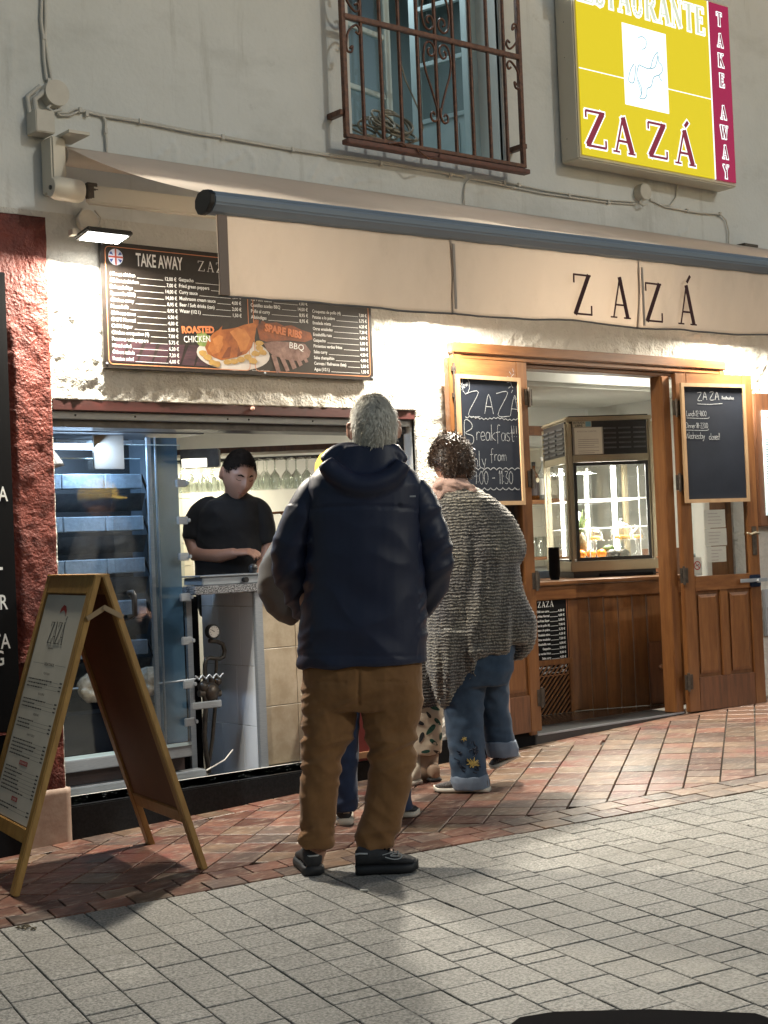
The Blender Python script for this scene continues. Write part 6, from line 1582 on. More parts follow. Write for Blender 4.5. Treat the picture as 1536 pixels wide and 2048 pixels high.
# shelves behind the bar with bottles and glasses
sh = thing('bar_shelves', 'wooden back bar shelves seen left of the display case', 'shelf', (7.7, 8.2, 1.0))
BS0 = Vector((7.50, 8.30, 0))
for z, th_ in ((1.345, .03), (.925, .022)):
    mb = MB(); mb.box(7.3, 8.9, 8.05, 8.30, z, z+th_); mb.build('shelf_board', M_WOODX, sh)
mb = MB(); mb.box(7.3, 8.9, 8.05, 8.10, 1.86, 1.93); mb.build('shelf_pelmet', M_WOODDK, sh)
for i in range(10):
    for j in range(6):
        mb = MB(); mb.box(7.3+i*.16, 7.457+i*.16, 8.66, 8.69, .86+j*.16, 1.017+j*.16); mb.build('wall_tile', bt, sh)
def bottle(px_, pz, h, r, glass, lab, cap, label, dot=None):
    q = onY(px_, 1000, 8.15); q = Vector((q.x, 8.15, pz)); t = thing('bottle', label, 'bottle', tuple(q), 'bottles on the back bar shelf')
    mb = MB(); mb.lathe([(.001, 0), (r, .002), (r, h*.58), (r*.85, h*.66), (r*.36, h*.76), (r*.33, h*.93), (.001, h*.93)], q, n=18); mb.build('bottle_glass', glass, t)
    mb = MB(); mb.lathe([(r*.38, h*.90), (r*.40, h), (.001, h)], q, n=14); mb.build('cap', cap, t)
    mb = MB(); mb.lathe([(r*1.01, h*.12), (r*1.01, h*.50)], q, n=18); l_ = mb.build('bottle_label', lab, t)
    if dot:
        mb = MB(); Fd = FR(q+Vector((0, -r*1.02, h*.52))); mb.poly(disc(0, 0, r*.5), Fd, 0, .001); mb.build('round_mark', dot, l_)
G1 = mat('amber_glass', (.16, .06, .015), rough=.08, trans=.5); G2 = mat('clear_spirit_glass', (.75, .78, .76), rough=.06, trans=.75); G3 = mat('dark_wine_glass', (.02, .03, .02), rough=.1)
bottle(1070, 1.376, .29, .037, G1, mat('dark_label', (.04, .03, .03)), M_BLACK, 'amber spirit bottle with a dark round label left of the clear one', mat('pale_ring', (.6, .55, .4)))
bottle(1089, 1.376, .33, .042, G2, mat('pale_label', (.62, .60, .56)), M_WHITEP, 'clear spirit bottle with white label and red dot', mat('red_dot', (.5, .03, .04)))
bottle(1106, 1.376, .30, .036, G3, mat('cream_label', (.5, .45, .35)), M_BLACK, 'dark bottle partly hidden behind the display case')
tg = thing('tumbler', 'clear upturned tumbler on the lower back bar shelf', 'tumbler', (8.0, 8.15, .948), 'tumblers on the lower back bar shelf')
q = onY(1066, 1100, 8.15); q = Vector((q.x, 8.15, .949)); tg.location = q; BASES[tg.name] = q.copy()
mb = MB(); mb.lathe([(.028, 0), (.033, .15), (.001, .152), (.001, .148), (.030, .146), (.026, 0)], q, n=14); mb.build('tumbler_glass', M_BOTGL, tg)
for i in range(1, 6): copy_tree(tg, q+Vector((.068*i-.0, random.uniform(-.03, .05), 0)))
# cup stack and small objects on the bar
qs = onZ(1110, 1160, .812)
cs = thing('cup_stack', 'tall stack of black paper cups at the left front of the display case', 'cup stack', tuple(qs))
for k in range(12):
    mb = MB(); mb.lathe([(.028, 0), (.037, .045), (.039, .047), (.034, .047), (.026, .002)] if k < 11 else [(.028, 0), (.037, .045), (.038, .05), (.001, .05)], qs+UP*(k*.0145+.001), n=18); mb.build('paper_cup', M_BLACKM, cs)
q = onZ(1240, 1152, .812)
rd = thing('card_reader_tray', 'flat dark tray with cable on the bar below the display case', 'tray', tuple(q))
mb = MB(); mb.frame_box(q+Vector((0, 0, .001)), cu_, -cn_, UP, -.16, .20, -.10, -.04, 0, .022); mb.build('tray_body', M_BLACKM, rd, bevel=.004)
mb = MB(); mb.tube([q+cu_*.2+UP*.012-cn_*-.07, q+cu_*.26+UP*.016-cn_*-.06, q+cu_*.33+UP*.006-cn_*-.06], .004, 6); mb.build('tray_cable', M_BLACK, rd)
q = onZ(1075, 1158, .812)
bxs = thing('small_box', 'small dark blue carton on the bar at the left of the doorway', 'box', tuple(q))
mb = MB(); mb.frame_box(q+Vector((.03, .05, .001)), cu_, -cn_, UP, -.09, .10, -.02, .04, 0, .05); mb.build('carton', mat('dark_blue_carton', (.03, .045, .07), (.06, .08, .10), rough=.5, nscale=30), bxs, bevel=.002)
# little menu sign on the bar front
FBs = (cA+nAB*.006, dAB, UP, nAB)
x0, z1 = uv(FBs, onp(1063, 1195, FBs[0], nAB)); x1, z0 = uv(FBs, onp(1140, 1350, FBs[0], nAB)); x0 -= .26
ms = thing('small_menu_sign', 'small black price list screwed to the bar front', 'menu sign', tuple(FBs[0]+dAB*x0))
mb = MB(); mb.poly(rect(x0, x1, z0, z1), FBs, 0, .006); mb.build('panel', M_BLACKM, ms, bevel=.002)
FBt = (FBs[0]+nAB*.0062, dAB, UP, nAB)
mb = MB(); ribbon(mb, rr_(x0+.01, x1-.01, z0+.01, z1-.01, .012), FBt, .003, .0002, closed=True, smooth=False); mb.build('copper_border', M_COPPER, ms, fix=False)
mb = MB(); serif(mb, 'ZAZ\u00c1', FBt, x1-.245, z1-.065, .036, gap=.22, sx=.95, d=.0004, thick=.0003)
rows = [('Chili con carne', '6,50 \u20ac'), ('Patatas fritas Normal', '4,00 \u20ac'), ('Patatas fritas Super', '5,00 \u20ac'), ('Croquetas de pollo (4)', '7,00 \u20ac'), ('Patatas a lo pobre', '5,75 \u20ac'), ('Ensalada mixta', '6,20 \u20ac'), ('Otras ensaladas', '7,20 \u20ac'), ('Ensaladilla rusa', '6,00 \u20ac'), ('Gazpacho', '5,00 \u20ac'), ('Pimientos verdes fritos', '8,00 \u20ac'), ('Salsa curry', '4,50 \u20ac'), ('Salsa champi\u00f1\u00f3n', '4,00 \u20ac'), ('Cerveza / Refrescos (lata)', '2,00 \u20ac'), ('Agua (1/2 l.)', '1,50 \u20ac')]
dz = (z1-z0-.115)/13.3
for i, (a, b) in enumerate(rows):
    z = z1-.097-i*dz; text(mb, b, FBt, x1-.03, z, .0135, right=True, bold=.02, d=.0004)
    text(mb, a, FBt, x1-.155, z, .0135, right=True, bold=.02, sx=.85, d=.0004); mb.poly(rect(x1-.15, x1-.085, z-.002, z), FBt, .0004)
mb.build('price_lettering', M_WHITEP, ms, fix=False)
light('bar_ceiling_light', 'AREA', (7.0, 7.5, 2.1), 16, (1.0, .93, .78), (0, 0, -1), .6)
light('bar_ceiling_light_right', 'AREA', (8.2, 7.2, 2.5), 16, (1.0, .93, .80), (0, 0, -1), .5)
# furniture seen through the right glass
mb = MB(); mb.box(8.10, 8.30, 6.9, 7.2, 0, .98); o = mb.build('brown_cabinet', M_WOODDK, bevel=.004); tag(o, 'brown wooden cabinet seen through the glass of the right door leaf', 'cabinet')
mb = MB(); mb.box(8.36, 8.62, 6.9, 7.15, 0, .93); o = mb.build('grey_appliance', mat('grey_green_plastic', (.28, .34, .34), rough=.4), bevel=.01); tag(o, 'pale grey appliance beside the cabinet behind the right door leaf', 'appliance')
# ================================================================== A-FRAME MENU STAND
af = thing('menu_stand', 'folding wooden a-frame stand with a white menu sheet and bare brown back panel', 'menu stand', (2.76, 5.45, -.15))
def G(px_, py_): p = onG(px_, py_); return Vector((p.x, p.y, gz(p.x, p.y)))
L1 = G(40, 1793); L3 = G(404, 1740); L4 = G(291, 1686)
wd_ = (L4-L3); wd_.z = 0; wl = wd_.length; wd_.normalize()
L2 = L1+wd_*wl; L2.z = gz(L2.x, L2.y)
ZT = 1.005
ApN = (L1+L3)/2+Vector((.0, -.005, 0)); ApN.z = ZT; ApF = ApN+wd_*wl; ApF.z = ZT+.004
def panel(Ln, Lf, side, isfront):
    # a ladder of two stiles and two rails in the plane through the legs and the ridge
    up_ = (ApN-Ln); Hh = up_.length; up_.normalize(); nn = wd_.cross(up_); nn.normalize()
    out = Vector((Ln.x-ApN.x, Ln.y-ApN.y, 0)).normalized()
    if nn.dot(out) < 0: nn = -nn
    O = Ln+nn*0.0
    th = .026
    off = out*.014
    O = O+off
    for (a, b) in ((0, .052), (wl-.052, wl)):
        mb = MB(); mb.frame_box(O, wd_, up_, nn, a, b, 0, Hh, -th/2, th/2); mb.build('leg', M_STANDW, af, bevel=.004)
    mb = MB(); mb.frame_box(O, wd_, up_, nn, .0525, wl-.0525, Hh-.075, Hh-.002, -th/2+.001, th/2-.001); mb.build('top_rail', M_STANDW, af, bevel=.003)
    mb = MB(); mb.frame_box(O, wd_, up_, nn, .0525, wl-.0525, .19, .245, -th/2+.001, th/2-.001); mb.build('bottom_rail', M_STANDW, af, bevel=.003)
    mb = MB(); mb.frame_box(O, wd_, up_, nn, .0525, wl-.0525, .245, Hh-.075, -.004, .002); bd = mb.build('back_board', M_HARDB, af)
    return O, up_, nn, Hh, bd
OA, uA, nA, HA, bdA = panel(L1, L2, -1, True)
OB_, uB, nB, HB, bdB = panel(L3, L4, 1, False)
mb = MB(); mb.frame_box(OA, wd_, uA, nA, .056, wl-.056, .250, HA-.080, .0025, .0055); sheet = mb.build('menu_sheet', M_PAPER, af)
# the sheet faces the street on its left: text runs from far side to near side
Fs = (OA+wd_*(wl-.056)+nA*.0060+uA*.250, -wd_, uA, nA); SWd = wl-.112; SH = HA-.33
mbk = MB(); mr = MB()
serif(mbk, 'ZAZ\u00c1', Fs, SWd*.30, SH-.20, .090, gap=.02, sx=.72, wk=.55, d=.0, thick=.0003)
text(mbk, 'Restaurante', Fs, SWd*.36, SH-.222, .010)
mbk.poly(rect(SWd*.08, SWd*.36, SH-.283, SH-.2818), Fs, 0); mbk.poly(rect(SWd*.66, SWd*.92, SH-.283, SH-.2818), Fs, 0)
text(mbk, 'DESAYUNOS', Fs, SWd*.38, SH-.288, .011, width=SWd*.25, bold=.02)
def rows_(z, n, ind=0.0, red=False, dz=.0165, head=None):
    if head:
        w_ = .030*len(head)*.35
        if red:
            mq = MB(); mq.poly(rect(SWd*.5-w_/2-.01, SWd*.5+w_/2+.01, z-.004, z+.013), Fs, 0); mq.build('red_heading_bar', M_TXTR, sheet, fix=False)
        text(mbk if not red else mw, head, Fs, SWd*.5-w_/2, z, .009, width=w_, d=.0003)
        z -= .026
    for k in range(n):
        L_ = SWd*(.30+.32*rnd.random())
        x = SWd*.06
        while x < SWd*.06+L_:
            q = rnd.uniform(.010, .035); mbk.poly(rect(x, x+q, z, z+.0052), Fs, 0); x += q+.005
        mbk.poly(rect(x+.004, SWd*.86, z, z+.0010), Fs, 0); mbk.poly(rect(SWd*.88, SWd*.94, z, z+.0055), Fs, 0)
        z -= dz
    return z-.012
mw = MB(); z = SH-.325
for n_, hd2, rd_ in ((3, 'TOSTADAS', 0), (3, 'BOLLERIA', 0), (3, 'BEBIDAS', 0), (5, 'PARA TODOS', 0), (7, 'ENTRANTES', 1), (9, 'CARNES', 1), (4, 'PESCADOS', 1), (4, 'POSTRES', 1)):
    if z < .04: break
    z = rows_(z, n_ if z > .15 else 2, head=hd2, red=bool(rd_), dz=.0148)
mbk.build('sheet_lettering', M_TXT, sheet, fix=False); 
cr = [(SWd*.44, SH-.075), (SWd*.45, SH-.055), (SWd*.50, SH-.040), (SWd*.56, SH-.045), (SWd*.60, SH-.062), (SWd*.61, SH-.085), (SWd*.58, SH-.072), (SWd*.53, SH-.062), (SWd*.48, SH-.066)]
mr.poly(cr, Fs, 0, .0004); mr.build('red_mark', M_TXTR, sheet, fix=False); mw.build('white_headings', M_PAPERW, sheet, fix=False)
# ridge strip and the locking stay
mb = MB(); mb.frame_box(ApN, wd_, Vector((wd_.y, -wd_.x, 0)), UP, .0, wl, -.030, .030, -.006, .006); mb.build('ridge_strip', M_STANDW, af, bevel=.003)
e = Vector((wd_.y, -wd_.x, 0)); 
sa = OA+uA*(HA-.165)-wd_*.010; sb = OB_+uB*(HB-.165)-wd_*.010; sm_ = (sa+sb)/2+UP*.035
mb = MB()
for a, b, dy in ((sa, sm_, 0), (sm_, sb, -.006)):
    dd = (b-a); L_ = dd.length; dd.normalize(); v_ = wd_.cross(dd).normalized()
    mb.frame_box(a+wd_*dy, dd, v_, wd_, -.008, L_+.008, -.010, .010, -.004, 0)
mb.build('folding_stay', mat('pale_wood_stay', (.34, .24, .14), (.28, .19, .10), rough=.5, nscale=10), af, bevel=.002)

# ================================================================== PEOPLE
def S(px_, py_, d): return at(px_, py_, d)
class Body:
    """lofts traced in a person's own upright plane at distance d (metres)"""
    def __init__(s, d): s.d = d; s.k = d/FPX
    def secs(s, L, n=26, e=2.3, caps=True, mb=None):
        out = []
        for row in L:
            y, xl, xr, hd = row[:4]; dd = row[4] if len(row) > 4 else 0
            c = at((xl+xr)/2, y, s.d+dd)
            out.append((c, (xr-xl)/2*(s.d+dd)/FPX, hd))
        mb.loft(out, n=n, e=e)
    def tube(s, mb, L, n=16):
        pts = [at(x, y, s.d+(dd or 0)) for x, y, r, dd in L]; mb.tube(pts, [r*s.k for x, y, r, dd in L], n)
def smoothpath(P, m=5):
    out = []; n = len(P)
    for i in range(n-1):
        p0 = P[max(i-1, 0)]; p1 = P[i]; p2 = P[i+1]; p3 = P[min(i+2, n-1)]
        for j in range(m):
            u = j/m; out.append(tuple(.5*(2*p1[c]+(-p0[c]+p2[c])*u+(2*p0[c]-5*p1[c]+4*p2[c]-p3[c])*u*u+(-p0[c]+3*p1[c]-3*p2[c]+p3[c])*u**3) for c in range(len(p1))))
    out.append(P[-1]); return out

def head_frame(yaw, pitch, roll=0.0):
    """forward, right, up of a head; yaw 0 = looking along the camera, + = to the camera's right"""
    f = (FH*math.cos(yaw)+RH*math.sin(yaw)); r = f.cross(UP).normalized()
    f2 = f*math.cos(pitch)+UP*math.sin(pitch); u = r.cross(f2).normalized()
    if roll: r, u = r*math.cos(roll)+u*math.sin(roll), u*math.cos(roll)-r*math.sin(roll)
    return f2, r, u
def head_shape(x, y, z):
    """unit direction -> metres in the head's own frame (x right, y forward, z up)"""
    X = x*.076; Y = y*.096; Z = z*.118
    if z < 0: 
        X *= 1-.26*(-z)**1.3; Y *= 1-.10*(-z) if y > 0 else 1-.35*(-z)
    if y > 0:
        g = lambda cx, cz, sx, sz: math.exp(-((x-cx)/sx)**2-((z-cz)/sz)**2)
        Y += .020*g(0, -.22, .13, .16)+.013*g(0, -.02, .10, .22)          # nose
        Y += .006*g(0, .22, .5, .10)                                      # brow
        Y -= .012*(g(.40, .04, .20, .12)+g(-.40, .04, .20, .12))          # sockets
        Y += .006*(g(.40, .02, .12, .07)+g(-.40, .02, .12, .07))          # lids
        Y += .008*g(0, -.50, .24, .05)+.008*g(0, -.61, .20, .05)-.006*g(0, -.555, .25, .022)  # lips
        Y += .012*g(0, -.86, .22, .14)-.004*g(0, -.70, .2, .05)           # chin
        X += .004*math.copysign(1, x)*g(math.copysign(.62, x), -.2, .2, .2)
        X += .0
    return X, Y, Z
def add_head(mb, c, fr, s=1.0, n=56, m=44, ears=True, eark=1.0):
    f, r, u = fr; vs = []
    for i in range(m+1):
        p = PI*i/m
        for k in range(n):
            t = 2*PI*k/n; x, y, z = math.sin(p)*math.cos(t), math.sin(p)*math.sin(t), math.cos(p)
            X, Y, Z = head_shape(x, y, z); vs.append(c+(r*X+f*Y+u*Z)*s)
    fs = [(i*n+k, (i+1)*n+k, (i+1)*n+(k+1) % n, i*n+(k+1) % n) for i in range(m) for k in range(n)]
    mb.smooth = True; mb.add(vs, fs); mb.smooth = False
    if ears:
        s0 = s
        for sg in (-1, 1):
            s = s0*eark
            e = c+(r*(sg*.077)+f*-.008+u*-.004)*s0
            out = (r*sg*.8-f*.5).normalized(); up2 = u; sd = out.cross(up2).normalized()
            mb.ball(e+out*.004*s, .009*s, .017*s, .031*s, 12, out, sd, up2)
            mb.tube([e+out*.010*s+sd*(.016*math.cos(a))*s*(1)+up2*(.028*math.sin(a)+.002)*s for a in [math.radians(q) for q in range(-70, 251, 32)]], .0045*s, 6)
def hair(name, c, fr, m, parent, s=1.0, front=.55, low=-.35, side=-.15, thick=1.07, curl=0.0, tufts=2600, L=.030, flow=None, seed=1, wid=.0016, spread=.35, earcut=False):
    """scalp shell and many short tufts over it"""
    f, r, u = fr; rs = random.Random(seed)
    def ok(x, y, z):
        if earcut and y > -.30 and abs(x) > .55 and z < .16: return False
        if y > 0: return z > front-(abs(x)**2)*.45+.07*noise.noise(Vector((x*9, y*9, z*3+seed)))
        return z > low+.0
    mb = MB(); n, mm = 56, 44; vs = []; keep = []
    for i in range(mm+1):
        p = PI*i/mm
        for k in range(n):
            t = 2*PI*k/n; x, y, z = math.sin(p)*math.cos(t), math.sin(p)*math.sin(t), math.cos(p)
            X, Y, Z = head_shape(x, min(y, .6) if y > .6 else y, z); X, Y, Z = x*.076, y*.096, z*.118
            if z < 0: X *= 1-.12*(-z); 
            q = Vector((X, Y, Z)); nz_ = noise.noise(Vector((x, y, z))*(5+curl*6))
            kk = thick+(.03+.05*curl)*nz_
            if z < low+.15 and y < 0: kk = 1.0+(kk-1.0)*max(0, (z-low)/.15)
            vs.append(c+(r*q.x+f*q.y+u*q.z)*(s*kk)); keep.append(ok(x, y, z))
    fs = [(i*n+k, (i+1)*n+k, (i+1)*n+(k+1) % n, i*n+(k+1) % n) for i in range(mm) for k in range(n)]
    fs = [q for q in fs if all(keep[a] for a in q)]
    mb.smooth = True; mb.add(vs, fs); mb.smooth = False
    for j in range(tufts):
        while True:
            z = rs.uniform(-1, 1); t = rs.uniform(0, 2*PI); q = math.sqrt(1-z*z); x, y = q*math.cos(t), q*math.sin(t)
            if ok(x, y, z): break
        p = c+(r*(x*.076)+f*(y*.096)+u*(z*.118))*(s*thick*.985)
        nn = (r*x+f*y+u*z).normalized()
        fl = flow(x, y, z) if flow else (0, -.3, -1)
        d = (r*fl[0]+f*fl[1]+u*fl[2]); d = (d-nn*d.dot(nn)); d = d.normalized() if d.length > .01 else r
        rv = Vector((rs.gauss(0, 1), rs.gauss(0, 1), rs.gauss(0, 1)))*spread; d = (d+rv-nn*rv.dot(nn)*.5).normalized()
        l_ = L*rs.uniform(.6, 1.25)*s; w_ = wid*rs.uniform(.6, 1.4)*s; sd = d.cross(nn).normalized()
        if curl:
            a = rs.uniform(0, 6.28); e1 = p+d*l_*.35+nn*l_*.35; e2 = p+d*l_*.7+nn*l_*.30+sd*math.cos(a)*l_*.3; e3 = p+d*l_*.8+nn*l_*.05+sd*math.cos(a)*l_*.5
        else:
            e1 = p+d*l_*.35+nn*l_*.16; e2 = p+d*l_*.7+nn*l_*.20; e3 = p+d*l_+nn*l_*.10
        mb.add([p-sd*w_, p+sd*w_, e1-sd*w_, e1+sd*w_, e2-sd*w_*.7, e2+sd*w_*.7, e3], [(0, 1, 3, 2), (2, 3, 5, 4), (4, 5, 6)])
    return mb.build(name, m, parent, fix=False)
def hand(mb, wrist, d, palm_n, s=1.0, curl=.5, side=1):
    """d = direction of the fingers, palm_n = normal out of the palm; side = which way the thumb points along d x palm_n"""
    d = d.normalized(); pn = (palm_n-d*palm_n.dot(d)).normalized(); sd = d.cross(pn)*side
    mb.loft([(wrist-d*.01*s, .026*s, .019*s, sd, pn), (wrist+d*.02*s, .032*s, .017*s, sd, pn), (wrist+d*.055*s, .041*s, .015*s, sd, pn), (wrist+d*.088*s, .041*s, .013*s, sd, pn)], n=16)
    for i, (o, l_, r_) in enumerate(((.030, .072, .0088), (.010, .080, .0090), (-.011, .075, .0086), (-.030, .060, .0078))):
        a = wrist+d*.084*s+sd*o*s; c1 = curl*(.8+.15*i); p = [a-d*.02*s, a]; dd = d; ang = 0
        for seg in (.44, .32, .24):
            ang += c1*.55; v = d*math.cos(ang)+pn*math.sin(ang); a = a+v*l_*seg*s; p.append(a)
        mb.tube(p, [r_*s, r_*s, r_*.95*s, r_*.88*s, r_*.7*s], 10)
    a = wrist+d*.025*s+sd*.028*s; v1 = (d*.55+sd*.75+pn*.3).normalized(); v2 = (d*.85+sd*.3+pn*.45).normalized()
    mb.tube([a-v1*.01*s, a+v1*.035*s, a+v1*.035*s+v2*.030*s, a+v1*.035*s+v2*.052*s], [.013*s, .0115*s, .0100*s, .0075*s], 10)
def wr(c, n, sc=(14, 14, 5), amp=.006, seed=0):
    """soft cloth folds: ridged noise stretched along one way"""
    v = Vector((c.x*sc[0]+seed*3.1, c.y*sc[1], c.z*sc[2])); q = noise.noise(v)
    return amp*(1-2*abs(q))*1.0
def clothmat(name, c, c2, rough=.8, bs=700, bump=.25, sheen=.1, ns=6, spec=.3):
    return mat(name, c, c2, rough=rough, nscale=ns, bump=bump, bscale=bs, bdist=.001, sheen=sheen, spec=spec)

def shoe(name, heel, toe, width, h, upper, sole, parent, sole_h=.030, collar=.05, tilt=0.0):
    """heel, toe: points on the ground under heel and toe; lasted shoe with sole and laces"""
    d = toe-heel; L = d.length; dn = d.normalized(); sd = dn.cross(UP).normalized(); up = sd.cross(dn).normalized()
    w = width/2
    outl = [(0, .55), (.04, .78), (.15, .86), (.35, .80), (.55, .92), (.75, 1.0), (.90, .80), (.97, .50), (1.0, .2)]
    mb = MB(); mb.loft([(heel+dn*L*a+up*(sole_h*.5+(.012 if a > .9 else 0)*(a-.9)*8), w*b, sole_h*.5, sd, up) for a, b in outl], n=18, e=4)
    so = mb.build('shoe_sole', sole, None)
    mb = MB()
    prof_ = [(.01, .50, h*.62, .0), (.06, .70, h*.80, 0), (.18, .78, h*.86, 0), (.32, .74, h*.84, 0), (.45, .74, h*.70, 0), (.60, .80, h*.50, 0), (.75, .84, h*.38, 0), (.88, .70, h*.30, 0), (.96, .42, h*.20, 0)]
    mb.loft([(heel+dn*L*a+up*(sole_h*.8+hh*.5), w*b*.96, hh*.5, sd, up) for a, b, hh, _ in prof_], n=20, e=2.4)
    up_o = mb.build(name, upper, parent)
    setp(so, up_o)
    mb = MB()
    for i in range(5):
        a = .42+i*.065; z = sole_h*.8+h*(.80-.075*i-.0*i); q = heel+dn*L*a+up*(z*.92+.002)
        mb.tube([q-sd*w*.35, q+up*.006, q+sd*w*.35], .0028, 6)
    l_ = mb.build('laces', M_BLACKM, up_o)
    return up_o, (heel, dn, sd, up, L, w)

def person_body(name, label, mb, loc, vox=.0075, m=None):
    o = remesh(mb, name, m or M_SKIN, None, vox, None, smooth=1)
    tag(o, label, 'person'); return o

# ------------------------------------------------ MAN in navy jacket, seen from behind
D1 = 5.63; B1 = Body(D1)
hc1 = S(748, 858, D1+.0); hf1 = head_frame(math.radians(-6), math.radians(16), math.radians(0))
mb = MB(); add_head(mb, hc1, hf1, 1.04, eark=1.2)
mb.tube([S(744, 890, D1+.01), S(736, 925, D1), S(730, 965, D1)], [.058, .062, .075], 20)
B1.secs([(960, 650, 812, .09), (1010, 630, 830, .11), (1120, 640, 820, .11), (1240, 645, 810, .105), (1340, 625, 828, .12)], mb=mb)
for xs_ in (((640, 985), (590, 1120), (615, 1215)), ((815, 985), (868, 1120), (835, 1205))):
    mb.tube([S(x, y, D1+.02*i+.02) for i, (x, y) in enumerate(xs_)], [.048, .040, .030], 14)
hand(mb, S(620, 1222, D1+.10), UP*-1+FH*.5, RH*1, .95, .6, 1); hand(mb, S(832, 1212, D1+.10), UP*-1+FH*.5, RH*-1, .95, .6, -1)
for L_ in (((670, 1330), (655, 1490), (635, 1690)), ((780, 1330), (775, 1490), (748, 1700))):
    mb.tube([S(x, y, D1) for x, y in L_], [.085, .058, .040], 16)
mb.tube([S(635, 1690, D1), S(630, 1725, D1+.08)], [.04, .03], 12); mb.tube([S(748, 1700, D1), S(800, 1728, D1)], [.04, .03], 12)
man = person_body('person', 'grey haired man in navy jacket and brown trousers seen from behind', mb, None)
man.data.materials[0] = mat('sun_reddened_skin', (.40, .20, .135), (.48, .26, .18), rough=.5, nscale=16, bump=.1, bscale=180, bdist=.001)
M_GH = mat('grey_hair', (.74, .71, .62), (.42, .39, .33), rough=.55, nscale=26, detail=4, spec=.4)
hair('grey_hair', hc1, hf1, M_GH, man, 1.04, front=.35, low=-.46, thick=1.055, tufts=7500, L=.028, flow=lambda x, y, z: (x*.4-.25, -.2, -1) if z < .75 else (x+.2, y-.4, -.1), seed=4, wid=.0013, spread=.26, earcut=True)
# jacket
M_NAVY = clothmat('navy_shell_fabric', (.0085, .0125, .034), (.013, .018, .044), rough=.50, bs=900, bump=.2, sheen=.0, spec=.45)
mb = MB()
B1.secs([(893, 668, 800, .085, -.0), (912, 655, 806, .095), (932, 640, 814, .105), (952, 622, 834, .12), (975, 612, 846, .135), (1030, 612, 846, .145), (1090, 614, 846, .150), (1160, 610, 850, .155), (1230, 602, 855, .165), (1290, 598, 857, .170), (1326, 596, 856, .172), (1329, 598, 854, .168)], mb=mb, n=40)
LA = smoothpath([(652, 972, 24, .0), (628, 990, 34, .0), (604, 1035, 37, .0), (586, 1090, 38, .01), (583, 1135, 38, .03), (594, 1180, 34, .08), (612, 1222, 28, .13)])
RA = smoothpath([(806, 972, 24, .0), (831, 990, 34, .0), (852, 1035, 37, .0), (866, 1090, 38, .01), (868, 1140, 37, .03), (858, 1185, 33, .08), (838, 1218, 28, .13)])
# hood lying on the back
hp = [S(x, y, D1-.10-.02*math.sin((x-640)/180*PI)) for x, y in smoothpath([(652, 925), (672, 948), (705, 968), (745, 972), (785, 955), (806, 925)], 4)]
mb.tube(hp, [.030+.016*math.sin(PI*i/(len(hp)-1)) for i in range(len(hp))], 14)
hp = [S(x, y, D1-.04) for x, y in smoothpath([(652, 925), (672, 903), (700, 898), (745, 903), (790, 905), (806, 925)], 4)]
mb.tube(hp, .026, 12)
def dj(c, n):
    q = c-CO; Z = q.dot(CF); px_ = 768+FPX*q.dot(CR)/Z; py_ = 1024-FPX*q.dot(CU)/Z
    d = 0
    back = max(0, -(n.dot(FH)))
    # long draws on the back, elbow folds on sleeves, hood seam
    d += .0075*noise.noise(Vector((px_/60.0, py_/230.0, 1.3)))
    d += .0035*noise.noise(Vector((px_/38.0+py_/90.0, py_/120.0, 7.7)))
    if px_ < 625 or px_ > 838: d += .011*(.5-abs(2.0*noise.noise(Vector((px_/75.0, py_/42.0+(px_-600)/50.0, 3.1)))))*(1 if py_ > 1010 else .3)
    if back: d += .006*(.5-abs(2.2*noise.noise(Vector((px_/120.0+py_/200.0, py_/70.0-px_/110.0, 11.3)))))*max(0, min(1, (py_-1020)/80))
    if abs(py_-(1012+.0006*(px_-728)**2)) < 3.2 and 622 < px_ < 836: d -= .0022
    if abs(py_-1312) < 2.5: d -= .0018
    return d
jk = remesh(mb, 'navy_jacket', M_NAVY, man, .0072, dj, smooth=3)
for A_ in (LA, RA):
    mb = MB(); B1.tube(mb, A_, 24); remesh(mb, 'jacket_sleeve', M_NAVY, man, .0068, dj, smooth=2)
mb = MB(); Fj = (S(826, 990, D1-.16), RH, UP, -FH); q = S(826, 992, D1-.1505)
mb.frame_box(q, RH, UP, -FH, -.012, .010, -.004, .002, -.004, .0035); mb.build('chest_mark', mat('grey_reflective_print', (.35, .36, .38), rough=.4), jk)
# trousers
M_TAN = clothmat('brown_cotton_twill', (.235, .116, .043), (.172, .084, .032), rough=.85, bs=500, bump=.3, ns=7)
mb = MB()
B1.secs([(1285, 618, 838, .135), (1330, 606, 846, .150), (1370, 603, 846, .150), (1400, 604, 846, .140), (1418, 606, 842, .12)], mb=mb, n=36)
B1.secs([(1370, 604, 716, .115), (1410, 603, 716, .112), (1450, 605, 711, .105), (1485, 604, 703, .095), (1525, 602, 686, .088), (1580, 600, 677, .080), (1630, 598, 673, .074), (1660, 593, 674, .076), (1680, 598, 672, .074), (1692, 602, 666, .068)], mb=mb, n=30)
B1.secs([(1370, 722, 846, .115), (1410, 722, 845, .112), (1450, 727, 838, .105), (1485, 733, 834, .095, .0), (1530, 739, 831, .090), (1580, 732, 821, .082), (1630, 723, 806, .076), (1665, 710, 797, .078), (1690, 708, 788, .074), (1702, 714, 778, .066)], mb=mb, n=30)
